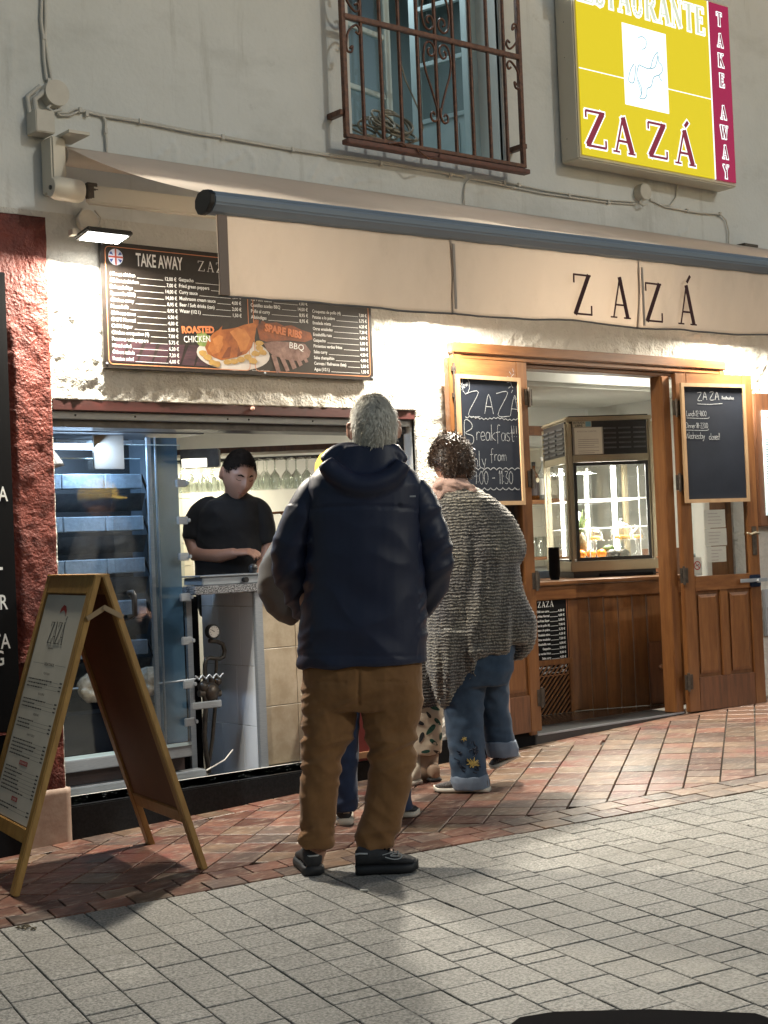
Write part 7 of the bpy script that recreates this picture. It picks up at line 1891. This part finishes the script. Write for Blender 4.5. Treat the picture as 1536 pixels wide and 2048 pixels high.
def dt(c, n):
    q = c-CO; Z = q.dot(CF); px_ = 768+FPX*q.dot(CR)/Z; py_ = 1024-FPX*q.dot(CU)/Z
    d = .006*noise.noise(Vector((px_/40.0, py_/120.0, 2.2)))
    if n.dot(FH) < 0 and py_ < 1415: d -= .007*math.exp(-((px_-717)/3.5)**2)
    if n.dot(FH) < 0 and py_ < 1470:
        for xp_ in (662, 782):
            if abs(px_-xp_) < 30 and abs(py_-(1362+.1*abs(px_-xp_))) < 2.4: d -= .003
    kn = math.exp(-((py_-1505)/55.0)**2)+math.exp(-((py_-1665)/26.0)**2)*.8+.5*math.exp(-((py_-1400)/30.0)**2)
    d += .013*kn*(.6-abs(2.8*noise.noise(Vector((px_/85.0, py_/22.0+px_/60.0, 5.5)))))
    d += .006*(.5-abs(2*noise.noise(Vector((px_/60.0, py_/50.0-px_/45.0, 9.5)))))
    return d+.0012*noise.noise(c*60)
remesh(mb, 'brown_trousers', M_TAN, man, .0058, dt, smooth=1)
M_SOLEK = M_RUBK
def GG(px_, py_): return G(px_, py_)
h_ = GG(622, 1742); s1_, fr_ = shoe('black_shoe', GG(629, 1752)+UP*.0, GG(629, 1752)+(FH*.26-RH*.055), .105, .085, M_SHOEK, M_SOLEK, man, .036)
mb = MB(); o_, dn, sd, up_, L_, w_ = fr_; q = o_+dn*.006+up_*.075; mb.tube([q-sd*.030+dn*.012, q-sd*.015-dn*.004, q+sd*.015-dn*.004, q+sd*.030+dn*.012], .0035, 8); mb.build('reflective_tab', mat('silver_strip', (.45, .46, .46), rough=.3), s1_)
s2_, fr_ = shoe('black_shoe', GG(712, 1748)+dn*0, GG(838, 1741), .105, .090, M_SHOEK, M_SOLEK, man, .036)
o_, dn, sd, up_, L_, w_ = fr_; sgn = 1 if sd.dot(-FH) > 0 else -1
Fsx = (o_+sd*sgn*(w_*.835)+up_*.036, dn, up_, sd*sgn); mb = MB()
ribbon(mb, [(.115, .030), (.150, .020), (.175, .026), (.172, .040), (.150, .042), (.135, .034), (.165, .032)], Fsx, .0035, .003); ribbon(mb, [(.105, .038), (.150, .048), (.168, .046)], Fsx, .0025, .003); mb.build('side_logo', mat('silver_strip', (.45, .46, .46)), s2_, fix=False)
mb = MB(); mb.tube([o_+dn*.004+up_*.078+sd*sgn*.03, o_+dn*.02+up_*.082+sd*sgn*.038, o_+dn*.05+up_*.080+sd*sgn*.040], .0035, 8); mb.build('reflective_tab', mat('silver_strip', (.45, .46, .46)), s2_)

# ------------------------------------------------ WOMAN in grey knitted poncho
D2 = 7.05; B2 = Body(D2)
hc2 = S(903, 925, D2); hf2 = head_frame(math.radians(-42), math.radians(-14), math.radians(-4))
mb = MB(); add_head(mb, hc2, hf2, .98)
mb.tube([S(908, 950, D2), S(922, 985, D2), S(935, 1020, D2)], [.05, .055, .07], 18)
B2.secs([(1010, 900, 990, .09), (1080, 895, 1010, .11), (1200, 905, 1020, .11), (1300, 915, 1020, .12)], mb=mb)
mb.tube([S(985, 1020, D2), S(1030, 1090, D2), S(1015, 1160, D2+.05)], [.045, .038, .03], 12); mb.tube([S(905, 1020, D2), S(880, 1110, D2+.1), S(880, 1180, D2+.2)], [.045, .038, .03], 12)
hand(mb, S(1013, 1165, D2+.06), UP*-1, RH*-1, .9, .6, -1); hand(mb, S(880, 1185, D2+.21), UP*-1, RH, .9, .6, 1)
for L_ in (((940, 1320), (930, 1440), (935, 1550)), ((985, 1320), (1000, 1420), (1006, 1500))): mb.tube([S(x, y, D2+(.13 if x > 960 else 0)) for x, y in L_], [.075, .050, .036], 14)
mb.tube([S(935, 1550, D2), S(915, 1572, D2)], [.038, .03], 10); mb.tube([S(1006, 1500, D2+.13), S(1004, 1528, D2+.13)], [.034, .028], 10)
wom = person_body('person', 'dark haired woman in a grey knitted poncho, pink scarf and cuffed jeans stepping left', mb, None, .009)
M_BH = mat('dark_brown_hair', (.030, .016, .010), (.075, .040, .022), rough=.45, nscale=30, detail=4)
hair('brown_curly_hair', hc2, hf2, M_BH, wom, 1.0, front=.25, low=-.58, thick=1.12, curl=.6, tufts=7500, L=.030, flow=lambda x, y, z: (x*.6, -.4, -.6), seed=9, wid=.0012, spread=.7)
mb = MB()
mb.loft([(S(905, 990, D2-.01), .085, .095), (S(905, 975, D2-.02), .088, .098), (S(903, 965, D2-.02), .080, .09), (S(902, 957, D2), .070, .08), (S(902, 955, D2), .055, .065)], n=30)
mb.tube([S(x, y, D2-.09) for x, y in smoothpath([(868, 975), (885, 968), (910, 966), (938, 972), (948, 985)], 4)], .016, 10)
mb.tube([S(868, 972, D2-.06), S(872, 985, D2-.08), S(885, 995, D2-.10)], [.018, .024, .018], 10)
remesh(mb, 'pink_scarf', clothmat('pale_pink_cotton', (.58, .40, .33), (.46, .29, .24), rough=.85), wom, .006, lambda c, n: .008*(.5-abs(2*noise.noise(Vector((c.x*10, c.y*10, c.z*45+c.x*20))))), smooth=1)
# poncho: one draped sheet of wool
mb = MB()
B2.secs([(966, 880, 938, .075), (980, 868, 958, .105), (1000, 860, 990, .14), (1035, 854, 1026, .155), (1075, 850, 1045, .160), (1105, 848, 1051, .165), (1130, 848, 1042, .160), (1165, 846, 1047, .160), (1210, 844, 1053, .160), (1250, 842, 1056, .160), (1285, 844, 1050, .150), (1300, 846, 1030, .16), (1312, 850, 1010, .14)], mb=mb, n=44)
B2.secs([(1260, 846, 985, .17, .0), (1300, 846, 972, .16), (1340, 850, 950, .14), (1375, 862, 930, .10), (1400, 876, 912, .06), (1412, 886, 900, .025)], mb=mb, n=30)
B2.secs([(1180, 985, 1048, .12, .0), (1240, 1000, 1058, .10, .01), (1275, 1014, 1060, .07, .02), (1292, 1018, 1054, .05, .02), (1318, 1012, 1040, .035, .02), (1340, 1006, 1020, .015, .02)], mb=mb, n=24)
B2.tube(mb, smoothpath([(968, 1008, 22, 0), (1000, 1040, 26, 0), (1024, 1080, 25, 0), (1031, 1105, 22, .0), (1018, 1140, 18, .0)]), 20)
def dp(c, n):
    q = c-CO; Z = q.dot(CF); px_ = 768+FPX*q.dot(CR)/Z; py_ = 1024-FPX*q.dot(CU)/Z
    g_ = max(0, min(1, (py_-1040)/200))
    d = .042*g_*(noise.noise(Vector((px_/30.0+py_/240.0, py_/300.0, 3.3))))
    d += .016*g_*(noise.noise(Vector((px_/15.0, py_/160.0, 8.3))))
    d += .0016*math.sin(c.z*330+5*noise.noise(c*9)+px_*.012)
    return d+.003*noise.noise(c*110)
pon = remesh(mb, 'knitted_poncho', M_KNIT, wom, .0072, dp, smooth=2)
mb = MB(); rs = random.Random(5)                      # ragged woollen hem
for i in range(150):
    v = pon.data.vertices[rs.randrange(len(pon.data.vertices))].co
    q = v-CO; Z = q.dot(CF); py_ = 1024-FPX*q.dot(CU)/Z
    if py_ < 1310: continue
    mb.tube([v, v+Vector((rs.uniform(-.01, .01), rs.uniform(-.01, .01), -.012)), v+Vector((rs.uniform(-.015, .015), rs.uniform(-.01, .01), -.03))], [.004, .003, .0015], 5)
if mb.v: tag(mb.build('wool_hem', M_KNIT, wom), kind='stuff')
# jeans
def denim(name, c, c2): return clothmat(name, c, c2, rough=.85, bs=380, bump=.35, ns=9)
M_JEAN = denim('mid_blue_denim', (.025, .048, .085), (.055, .088, .135)); M_CUFF = denim('pale_denim_cuff', (.20, .24, .30), (.14, .18, .24))
mb = MB()
B2.secs([(1290, 905, 1030, .12), (1340, 900, 1025, .12), (1370, 893, 1015, .11)], mb=mb, n=28)
B2.secs([(1340, 888, 975, .10), (1400, 886, 968, .095), (1450, 892, 966, .085), (1500, 898, 968, .08), (1540, 902, 972, .08), (1556, 904, 975, .08)], mb=mb, n=26)
B2.secs([(1340, 945, 1018, .10, .1), (1400, 955, 1016, .09, .12), (1450, 965, 1022, .08, .13), (1490, 972, 1030, .078, .13)], mb=mb, n=26)
def ddn(c, n):
    return .005*(1-2*abs(noise.noise(Vector((c.x*9, c.y*9, c.z*17)))))+.004*noise.noise(c*22)
remesh(mb, 'blue_jeans', M_JEAN, wom, .008, ddn, smooth=1)
for (rows3) in ([(1548, 902, 976, .086), (1560, 900, 979, .088), (1576, 906, 980, .085)], [(1480, 968, 1032, .085, .13), (1496, 970, 1037, .088, .13), (1512, 975, 1037, .08, .13)]):
    mb = MB(); B2.secs(rows3, mb=mb, n=26, e=2.6); remesh(mb, 'turned_up_cuff', M_CUFF, wom, .006, lambda c, n: .004*noise.noise(Vector((c.x*30, c.y*30, c.z*12))), smooth=1)
mb = MB(); rs = random.Random(8)
for i in range(34):
    a = rs.uniform(0, 2*PI); c = S(946+rs.uniform(-2, 2), 1528+rs.uniform(-2, 2), D2-.087); l_ = rs.uniform(.012, .032)
    mb.tube([c, c+RH*math.cos(a)*l_+UP*math.sin(a)*l_], .0016, 5)
for i in range(14):
    a = rs.uniform(0, 2*PI); c = S(928, 1478, D2-.088); l_ = rs.uniform(.006, .014)
    mb.tube([c, c+RH*math.cos(a)*l_+UP*math.sin(a)*l_], .0014, 5)
mb.build('gold_embroidery', mat('gold_thread', (.42, .30, .08), rough=.5), wom)
mb = MB()
for i in range(26):
    p = S(rs.uniform(908, 960), rs.uniform(1478, 1545), D2-.078); a = rs.uniform(0, 3); 
    mb.tube([p-RH*.012*math.cos(a)-UP*.01*math.sin(a), p+FH*-.004, p+RH*.012*math.cos(a)+UP*.012*math.sin(a)], .0035, 6)
tag(mb.build('dark_embroidery', mat('navy_thread', (.012, .020, .040), rough=.6), wom), kind='stuff')
M_TWEED = mat('speckled_grey_knit', (.035, .030, .030), (.16, .145, .14), rough=.85, nscale=170, contrast=2, bump=.5, bscale=200)
shoe('knit_shoe', GG(980, 1583), GG(868, 1583), .095, .075, M_TWEED, M_RUBW, wom, .022)
a = S(982, 1540, D2+.12); b = S(1040, 1516, D2+.14)
shoe('knit_shoe', b+UP*.01, a, .095, .070, M_TWEED, M_RUBW, wom, .022)

# ------------------------------------------------ PERSON in yellow cap, mostly hidden behind the man
D3 = 6.50; B3 = Body(D3)
hc3 = S(674, 957, D3); hf3 = head_frame(math.radians(-20), math.radians(2))
mb = MB(); add_head(mb, hc3, hf3, .98)
mb.tube([S(678, 975, D3), S(706, 1030, D3)], [.052, .065], 18)
B3.secs([(1000, 650, 775, .10), (1100, 650, 780, .11), (1250, 660, 770, .11), (1330, 655, 778, .12)], mb=mb)
mb.tube([S(640, 1020, D3), S(565, 1140, D3+.03), S(600, 1225, D3+.10)], [.045, .038, .03], 12); mb.tube([S(790, 1020, D3), S(820, 1140, D3), S(790, 1225, D3+.12)], [.045, .038, .03], 12)
hand(mb, S(603, 1230, D3+.11), RH+UP*-.3, UP*-1, .9, .6, 1); hand(mb, S(788, 1228, D3+.13), RH*-1+UP*-.3, UP*-1, .9, .6, -1)
for L_ in (((690, 1330), (690, 1480), (690, 1610)), ((750, 1330), (772, 1480), (794, 1590))): mb.tube([S(x, y, D3) for x, y in L_], [.075, .052, .038], 12)
mb.tube([S(690, 1610, D3), S(688, 1632, D3+.05)], [.036, .03], 10); mb.tube([S(796, 1590, D3), S(800, 1622, D3+.02)], [.030, .026], 10)
cap = person_body('person', 'person in yellow cap and grey jacket almost hidden behind the man in navy', mb, None, .009)
mb = MB(); f, r, u = hf3
M_YCAP = clothmat('yellow_cap_cotton', (.62, .40, .055), (.52, .33, .04), rough=.8)
mb.loft([(hc3+u*.005, .093, .108, r, f), (hc3+u*.03, .094, .110, r, f), (hc3+u*.07, .090, .104, r, f), (hc3+u*.105, .070, .082, r, f), (hc3+u*.130, .035, .045, r, f), (hc3+u*.136, .005, .005, r, f)], n=30)
mb.loft([(hc3+f*.085+u*.022, .066, .007, r, u), (hc3+f*.13+u*.020, .064, .006, r, u), (hc3+f*.165+u*.012, .045, .005, r, u), (hc3+f*.178+u*.008, .02, .004, r, u)], n=20)
mb.build('yellow_cap', M_YCAP, cap)
mb = MB(); B3.secs([(992, 660, 762, .08), (1008, 632, 798, .11), (1060, 615, 812, .13), (1160, 620, 810, .135), (1260, 622, 806, .14), (1318, 622, 806, .14)], mb=mb, n=34)
B3.tube(mb, smoothpath([(640, 1015, 30, 0), (590, 1075, 32, .0), (556, 1130, 33, .01), (548, 1175, 32, .03), (562, 1210, 28, .06), (592, 1232, 22, .10)]), 20)
B3.tube(mb, smoothpath([(790, 1015, 30, 0), (815, 1080, 30, .0), (825, 1140, 30, .03), (815, 1190, 26, .08), (795, 1222, 22, .12)]), 20)
remesh(mb, 'grey_jacket', clothmat('dark_grey_shell_fabric', (.050, .047, .045), (.075, .070, .066), rough=.6, spec=.4), cap, .009, lambda c, n: .006*(1-2*abs(noise.noise(Vector((c.x*7, c.y*7, c.z*13))))), smooth=2)
M_DJ = denim('dark_blue_denim', (.010, .018, .045), (.018, .032, .075))
mb = MB(); B3.secs([(1300, 640, 792, .13), (1380, 645, 790, .12)], mb=mb); B3.secs([(1370, 650, 722, .10), (1470, 655, 716, .09), (1560, 662, 714, .08), (1620, 664, 715, .08)], mb=mb); B3.secs([(1370, 722, 792, .10), (1470, 735, 798, .09), (1560, 760, 818, .08), (1618, 774, 826, .075)], mb=mb)
remesh(mb, 'dark_jeans', M_DJ, cap, .009, ddn, smooth=1)
M_SHW = M_SHOEK
so_, fr_ = shoe('black_trainer', GG(690, 1651), GG(690, 1651)+(FH*.25-RH*.02), .098, .08, M_SHOEK, M_RUBW, cap, .030)
o_, dn, sd, up_, L_, w_ = fr_; mb = MB(); mb.ball(o_-dn*.0+up_*.078+sd*.008+dn*.004, .007, n=8); mb.frame_box(o_+dn*.002+up_*.055, sd, up_, -dn, -.005, .022, -.004, .002, -.004, .001); mb.build('heel_mark', M_RUBW, so_)
so_, fr_ = shoe('black_trainer', GG(762, 1636)+FH*.02, GG(840, 1632), .098, .08, M_SHOEK, M_RUBW, cap, .026)
o_, dn, sd, up_, L_, w_ = fr_; sgn = 1 if sd.dot(-FH) > 0 else -1; Fsx = (o_+sd*sgn*(w_*.82)+up_*.03, dn, up_, sd*sgn); mb = MB()
ribbon(mb, [(L_*.42, .016), (L_*.55, .012), (L_*.66, .020), (L_*.64, .034), (L_*.55, .036), (L_*.62, .042)], Fsx, .0035, .005); ribbon(mb, [(L_*.40, .030), (L_*.50, .044), (L_*.56, .040)], Fsx, .003, .005); mb.build('side_mark', M_RUBW, so_, fix=False)

# ------------------------------------------------ SMALL PERSON in leaf patterned trousers
D4 = 7.42; B4 = Body(D4)
hc4 = S(815, 1040, D4); hf4 = head_frame(math.radians(-15), math.radians(0))
mb = MB(); add_head(mb, hc4, hf4, .88, ears=True); mb.tube([S(815, 1065, D4), S(816, 1110, D4)], [.045, .05], 14)
B4.secs([(1100, 780, 855, .08), (1180, 782, 860, .09), (1300, 785, 862, .09), (1370, 790, 872, .10)], mb=mb)
mb.tube([S(788, 1110, D4), S(775, 1200, D4+.03), S(785, 1270, D4+.10)], [.035, .03, .024], 10); mb.tube([S(848, 1110, D4), S(860, 1200, D4), S(850, 1270, D4+.08)], [.035, .03, .024], 10)
hand(mb, S(786, 1275, D4+.11), UP*-1, RH, .8, .6, 1); hand(mb, S(850, 1275, D4+.09), UP*-1, RH*-1, .8, .6, -1)
for L_ in (((820, 1380), (828, 1470), (832, 1545)), ((850, 1380), (854, 1470), (852, 1540))): mb.tube([S(x, y, D4) for x, y in L_], [.06, .045, .034], 12)
mb.tube([S(832, 1545, D4), S(828, 1560, D4-.04)], .03, 10); mb.tube([S(852, 1540, D4), S(856, 1555, D4+.03)], .03, 10)
sm4 = person_body('person', 'small person in leaf patterned trousers and beige boots between the man and the poncho', mb, None, .009)
hair('dark_hair', hc4, hf4, M_BH, sm4, .90, front=.3, low=-.7, thick=1.08, tufts=900, L=.04, seed=14)
mb = MB(); B4.secs([(1090, 790, 845, .07), (1120, 770, 868, .10), (1220, 768, 872, .11), (1330, 772, 876, .12), (1400, 790, 882, .12), (1412, 795, 880, .11)], mb=mb, n=28)
B4.tube(mb, [(782, 1125, 20, 0), (768, 1200, 20, .03), (780, 1262, 15, .09)], 14); B4.tube(mb, [(854, 1125, 20, 0), (866, 1200, 20, 0), (854, 1262, 15, .07)], 14)
remesh(mb, 'knitted_cardigan', M_KNIT, sm4, .009, lambda c, n: .003*math.sin(c.z*340), smooth=1)
M_LEAFT = mat('cream_trouser_cotton', (.50, .42, .32), (.42, .35, .27), rough=.85, nscale=9)
mb = MB(); B4.secs([(1385, 800, 884, .10), (1430, 806, 884, .10), (1470, 812, 884, .095), (1505, 816, 882, .085)], mb=mb, n=28)
tr = remesh(mb, 'patterned_trousers', M_LEAFT, sm4, .008, ddn, smooth=1)
M_LG = mat('dark_green_leaf_print', (.012, .070, .045), (.008, .035, .030), rough=.85, nscale=20); M_LK = mat('black_leaf_print', (.012, .012, .014), rough=.85)
rs = random.Random(21); lv = [MB(), MB()]
for i, (px_, py_, a, l_) in enumerate(((845, 1408, .3, .055), (868, 1412, 2.6, .05), (838, 1440, -.5, .045), (860, 1455, .8, .060), (874, 1440, 2.2, .045), (842, 1470, 1.2, .05), (866, 1480, 2.4, .045), (850, 1498, .1, .04), (872, 1500, -.6, .035), (835, 1420, 1.5, .04), (880, 1470, 1.4, .035), (856, 1425, -1.0, .035))):
    c = S(px_, py_, D4); 
    w_ = .4; P = []
    for k in range(14):
        t = 2*PI*k/14; x_ = math.cos(t)*l_*.55; y_ = math.sin(t)*l_*.20*(1+.3*math.cos(t)); P.append((x_*math.cos(a)-y_*math.sin(a), x_*math.sin(a)+y_*math.cos(a)))
    # wrap onto the cloth by casting towards the trousers
    ctr = S(848, py_, D4); vs = []
    for (x_, y_) in P:
        p = c+RH*x_+UP*y_-FH*.3; vs.append(p)
    bv_ = []
    hit_all = True
    for p in vs:
        ok_, loc_, nn_, _i = tr.ray_cast(p, FH, distance=.6)
        if not ok_: hit_all = False; break
        bv_.append(loc_+nn_*.0022)
    if hit_all: lv[i % 3 == 2].add(bv_, [tuple(range(14))])
lv[0].build('green_leaf_print', M_LG, tr, fix=False); lv[1].build('black_leaf_print', M_LK, tr, fix=False)
M_BOOT = mat('beige_suede_boot', (.36, .25, .17), (.28, .19, .13), rough=.7, nscale=14)
shoe('beige_boot', GG(838, 1568)+FH*.02, GG(812, 1572), .085, .10, mat('cream_knit_boot', (.55, .48, .38), (.45, .38, .29), rough=.8, nscale=20), M_RUBW, sm4, .024)
b5, fr_ = shoe('beige_boot', GG(872, 1564), GG(845, 1556)+FH*.10, .085, .09, M_BOOT, M_RUBK, sm4, .018)
mb = MB(); B4.secs([(1500, 832, 878, .055), (1530, 834, 876, .055), (1560, 838, 882, .06)], mb=mb, n=20); mb.build('boot_shaft', M_BOOT, b5)
mb = MB(); B4.secs([(1505, 818, 848, .05), (1540, 818, 846, .05), (1562, 816, 848, .055)], mb=mb, n=20); mb.build('boot_shaft', mat('cream_knit_boot'), b5)

# ------------------------------------------------ WAITER
D5 = 8.05; B5 = Body(D5)
hc5 = S(477, 949, D5-.09); hf5 = head_frame(math.radians(180-27), math.radians(-22), math.radians(5))
mb = MB(); add_head(mb, hc5, hf5, 1.13)
mb.tube([S(472, 975, D5-.03), S(466, 1005, D5+.03), S(460, 1030, D5+.03)], [.055, .058, .07], 18)
B5.secs([(1030, 395, 520, .10), (1100, 392, 525, .12), (1200, 410, 510, .10), (1400, 425, 500, .08)], mb=mb)
mb.tube(*([S(x, y, D5+d_) for x, y, d_ in ((388, 1025, 0), (378, 1070, 0), (392, 1108, -.05), (440, 1112, -.14), (470, 1106, -.18))], [.034, .038, .042, .036, .028]), 16)
mb.tube([S(x, y, D5+d_) for x, y, d_ in ((528, 1025, 0), (540, 1080, 0), (530, 1125, -.04), (508, 1150, -.12))], [.034, .038, .038, .028], 14)
hand(mb, S(468, 1106, D5-.18), RH+FH*-.2+UP*.06, UP*-1+FH*.4, .95, .75, 1)
hand(mb, S(506, 1152, D5-.13), RH*-.7+UP*-.5-FH*.3, UP*-1, .95, .6, -1)
for L_ in (((440, 1380), (440, 1500)), ((480, 1380), (480, 1500))): mb.tube([S(x, y, D5) for x, y in L_], [.06, .05], 12)
M_SK2 = mat('young_skin', (.33, .17, .115), (.40, .215, .15), rough=.48, nscale=12, bump=.1, bscale=180, bdist=.001)
wt = person_body('person', 'dark haired waiter in a black t-shirt looking down behind the serving counter', mb, None, .0065, M_SK2)
f, r, u = hf5
M_DH = mat('short_black_hair', (.008, .006, .005), (.016, .012, .010), rough=.9, spec=.12, nscale=40)
hair('short_hair', hc5, hf5, M_DH, wt, 1.13, front=.57, low=-.16, thick=1.05, tufts=3200, L=.010, flow=lambda x, y, z: (x, y+.5, -.3), seed=17, wid=.0011, spread=.3, earcut=True)
mb = MB()
for sg in (-1, 1):
    P = [(sg*.50, .17), (sg*.36, .22), (sg*.20, .175)]
    pts = []
    for (x, z) in P:
        y = math.sqrt(max(0, 1-x*x-z*z)); X, Y, Z = head_shape(x, y, z); pts.append(hc5+(r*X+f*(Y+.0015)+u*Z)*1.13)
    mb.tube(pts, [.002, .0042, .0034], 6)
    P = [(sg*.54, .015), (sg*.40, -.035), (sg*.27, .0)]
    pts = []
    for (x, z) in P:
        y = math.sqrt(max(0, 1-x*x-z*z)); X, Y, Z = head_shape(x, y, z); pts.append(hc5+(r*X+f*(Y+.001)+u*Z)*1.13)
    mb.tube(pts, .0016, 6)
mb.build('eyebrows_and_lashes', M_DH, wt)
mb = MB(); pts = []
for x in (-.26, -.12, 0, .12, .26):
    z = -.555-.02*abs(x); y = math.sqrt(1-x*x-z*z); X, Y, Z = head_shape(x, y, z); pts.append(hc5+(r*X+f*(Y+.0015)+u*Z)*1.13)
mb.tube(pts, [.002, .005, .0055, .005, .002], 8); mb.build('lips', mat('lip_skin', (.34, .13, .10), rough=.45), wt)
mb = MB(); B5.secs([(986, 450, 492, .070, .02), (993, 436, 503, .085, .02), (1004, 412, 517, .11), (1025, 396, 524, .125), (1060, 392, 524, .13), (1110, 390, 525, .13), (1180, 392, 520, .125), (1230, 400, 512, .11)], mb=mb, n=34)
mb2 = MB(); B5.secs([(1225, 405, 510, .11), (1350, 415, 505, .10), (1500, 420, 500, .09)], mb=mb2, n=20); mb2.build('black_trousers', M_BLACKM, wt)
B5.tube(mb, smoothpath([(432, 1004, 13, 0), (408, 1018, 21, 0), (394, 1042, 24, 0), (388, 1078, 22, -.01)]), 18); B5.tube(mb, smoothpath([(492, 1004, 13, 0), (514, 1018, 21, 0), (526, 1042, 23, 0), (533, 1086, 20, 0)]), 18)
remesh(mb, 'black_tshirt', clothmat('black_cotton_jersey', (.009, .009, .010), (.013, .013, .015), rough=.85), wt, .0085, lambda c, n: .006*(1-2*abs(noise.noise(Vector((c.x*8, c.y*8, c.z*10)))))+.002*noise.noise(c*30), smooth=2)

# ================================================================== SMALL THINGS ON THE GROUND, NEAR TABLE
q = G(727, 1784); mb = MB(); mb.tube([q+UP*.006-RH*.012, q+UP*.006+RH*.016], .004, 8)
o = mb.build('cigarette_end', mat('paper_white', (.6, .57, .5), rough=.8)); tag(o, 'white cigarette end lying on the grey paving below the man', 'cigarette end')
mb = MB(); rs = random.Random(2)
for i in range(9):
    p = G(52+rs.uniform(-16, 16), 1857+rs.uniform(-4, 4)); a = rs.uniform(0, 3); v = Vector((math.cos(a), math.sin(a), .1))
    mb.tube([p+UP*.005-v*.012, p+UP*.008, p+UP*.005+v*.014], [.002, .004, .002], 5)
o = mb.build('dead_leaf', mat('dry_leaf', (.06, .05, .03), (.12, .09, .05), rough=.8, nscale=40)); tag(o, 'crumpled dead leaf on the paving in front of the menu stand', 'leaf')
tb = thing('cafe_table', 'dark cafe table edge close to the camera at the bottom right', 'table', (1.35, 1.0, gz(1.35, 1.0)))
tz_ = .545; e0 = onZ(1005, 2060, tz_); e1 = onZ(1110, 2023, tz_); e2 = onZ(1300, 2018, tz_); e3 = onZ(1510, 2026, tz_); e4 = onZ(1560, 2060, tz_)
P = [(p.x, p.y) for p in (e0, onZ(1040, 2034, tz_), e1, e2, e3, onZ(1540, 2036, tz_), e4)]
bk = Vector((FH.x, FH.y))
P += [(e4.x-bk.x*.32, e4.y-bk.y*.32), (e0.x-bk.x*.32, e0.y-bk.y*.32)]
mb = MB(); mb.poly(P, (Vector((0, 0, 0)), Vector((1, 0, 0)), Vector((0, 1, 0)), UP), tz_-.022, tz_); 
n_ = len(P); mb.poly(P, (Vector((0, 0, 0)), Vector((1, 0, 0)), Vector((0, 1, 0)), UP), tz_-.022)
mb.build('table_top', mat('dark_purple_black_top', (.008, .006, .008), rough=.95, spec=.05), tb, bevel=.004)
cxy = Vector((sum(p[0] for p in P)/n_, sum(p[1] for p in P)/n_, 0))
mb = MB(); mb.tube([cxy+UP*(tz_-.023), cxy+UP*gz(cxy.x, cxy.y)], .03, 14); mb.build('table_leg', M_BLACK, tb)
mb = MB(); mb.tube([cxy+UP*(gz(cxy.x, cxy.y)+.02), cxy+UP*(gz(cxy.x, cxy.y)+.001)], .16, 24); mb.build('table_foot', M_BLACK, tb)
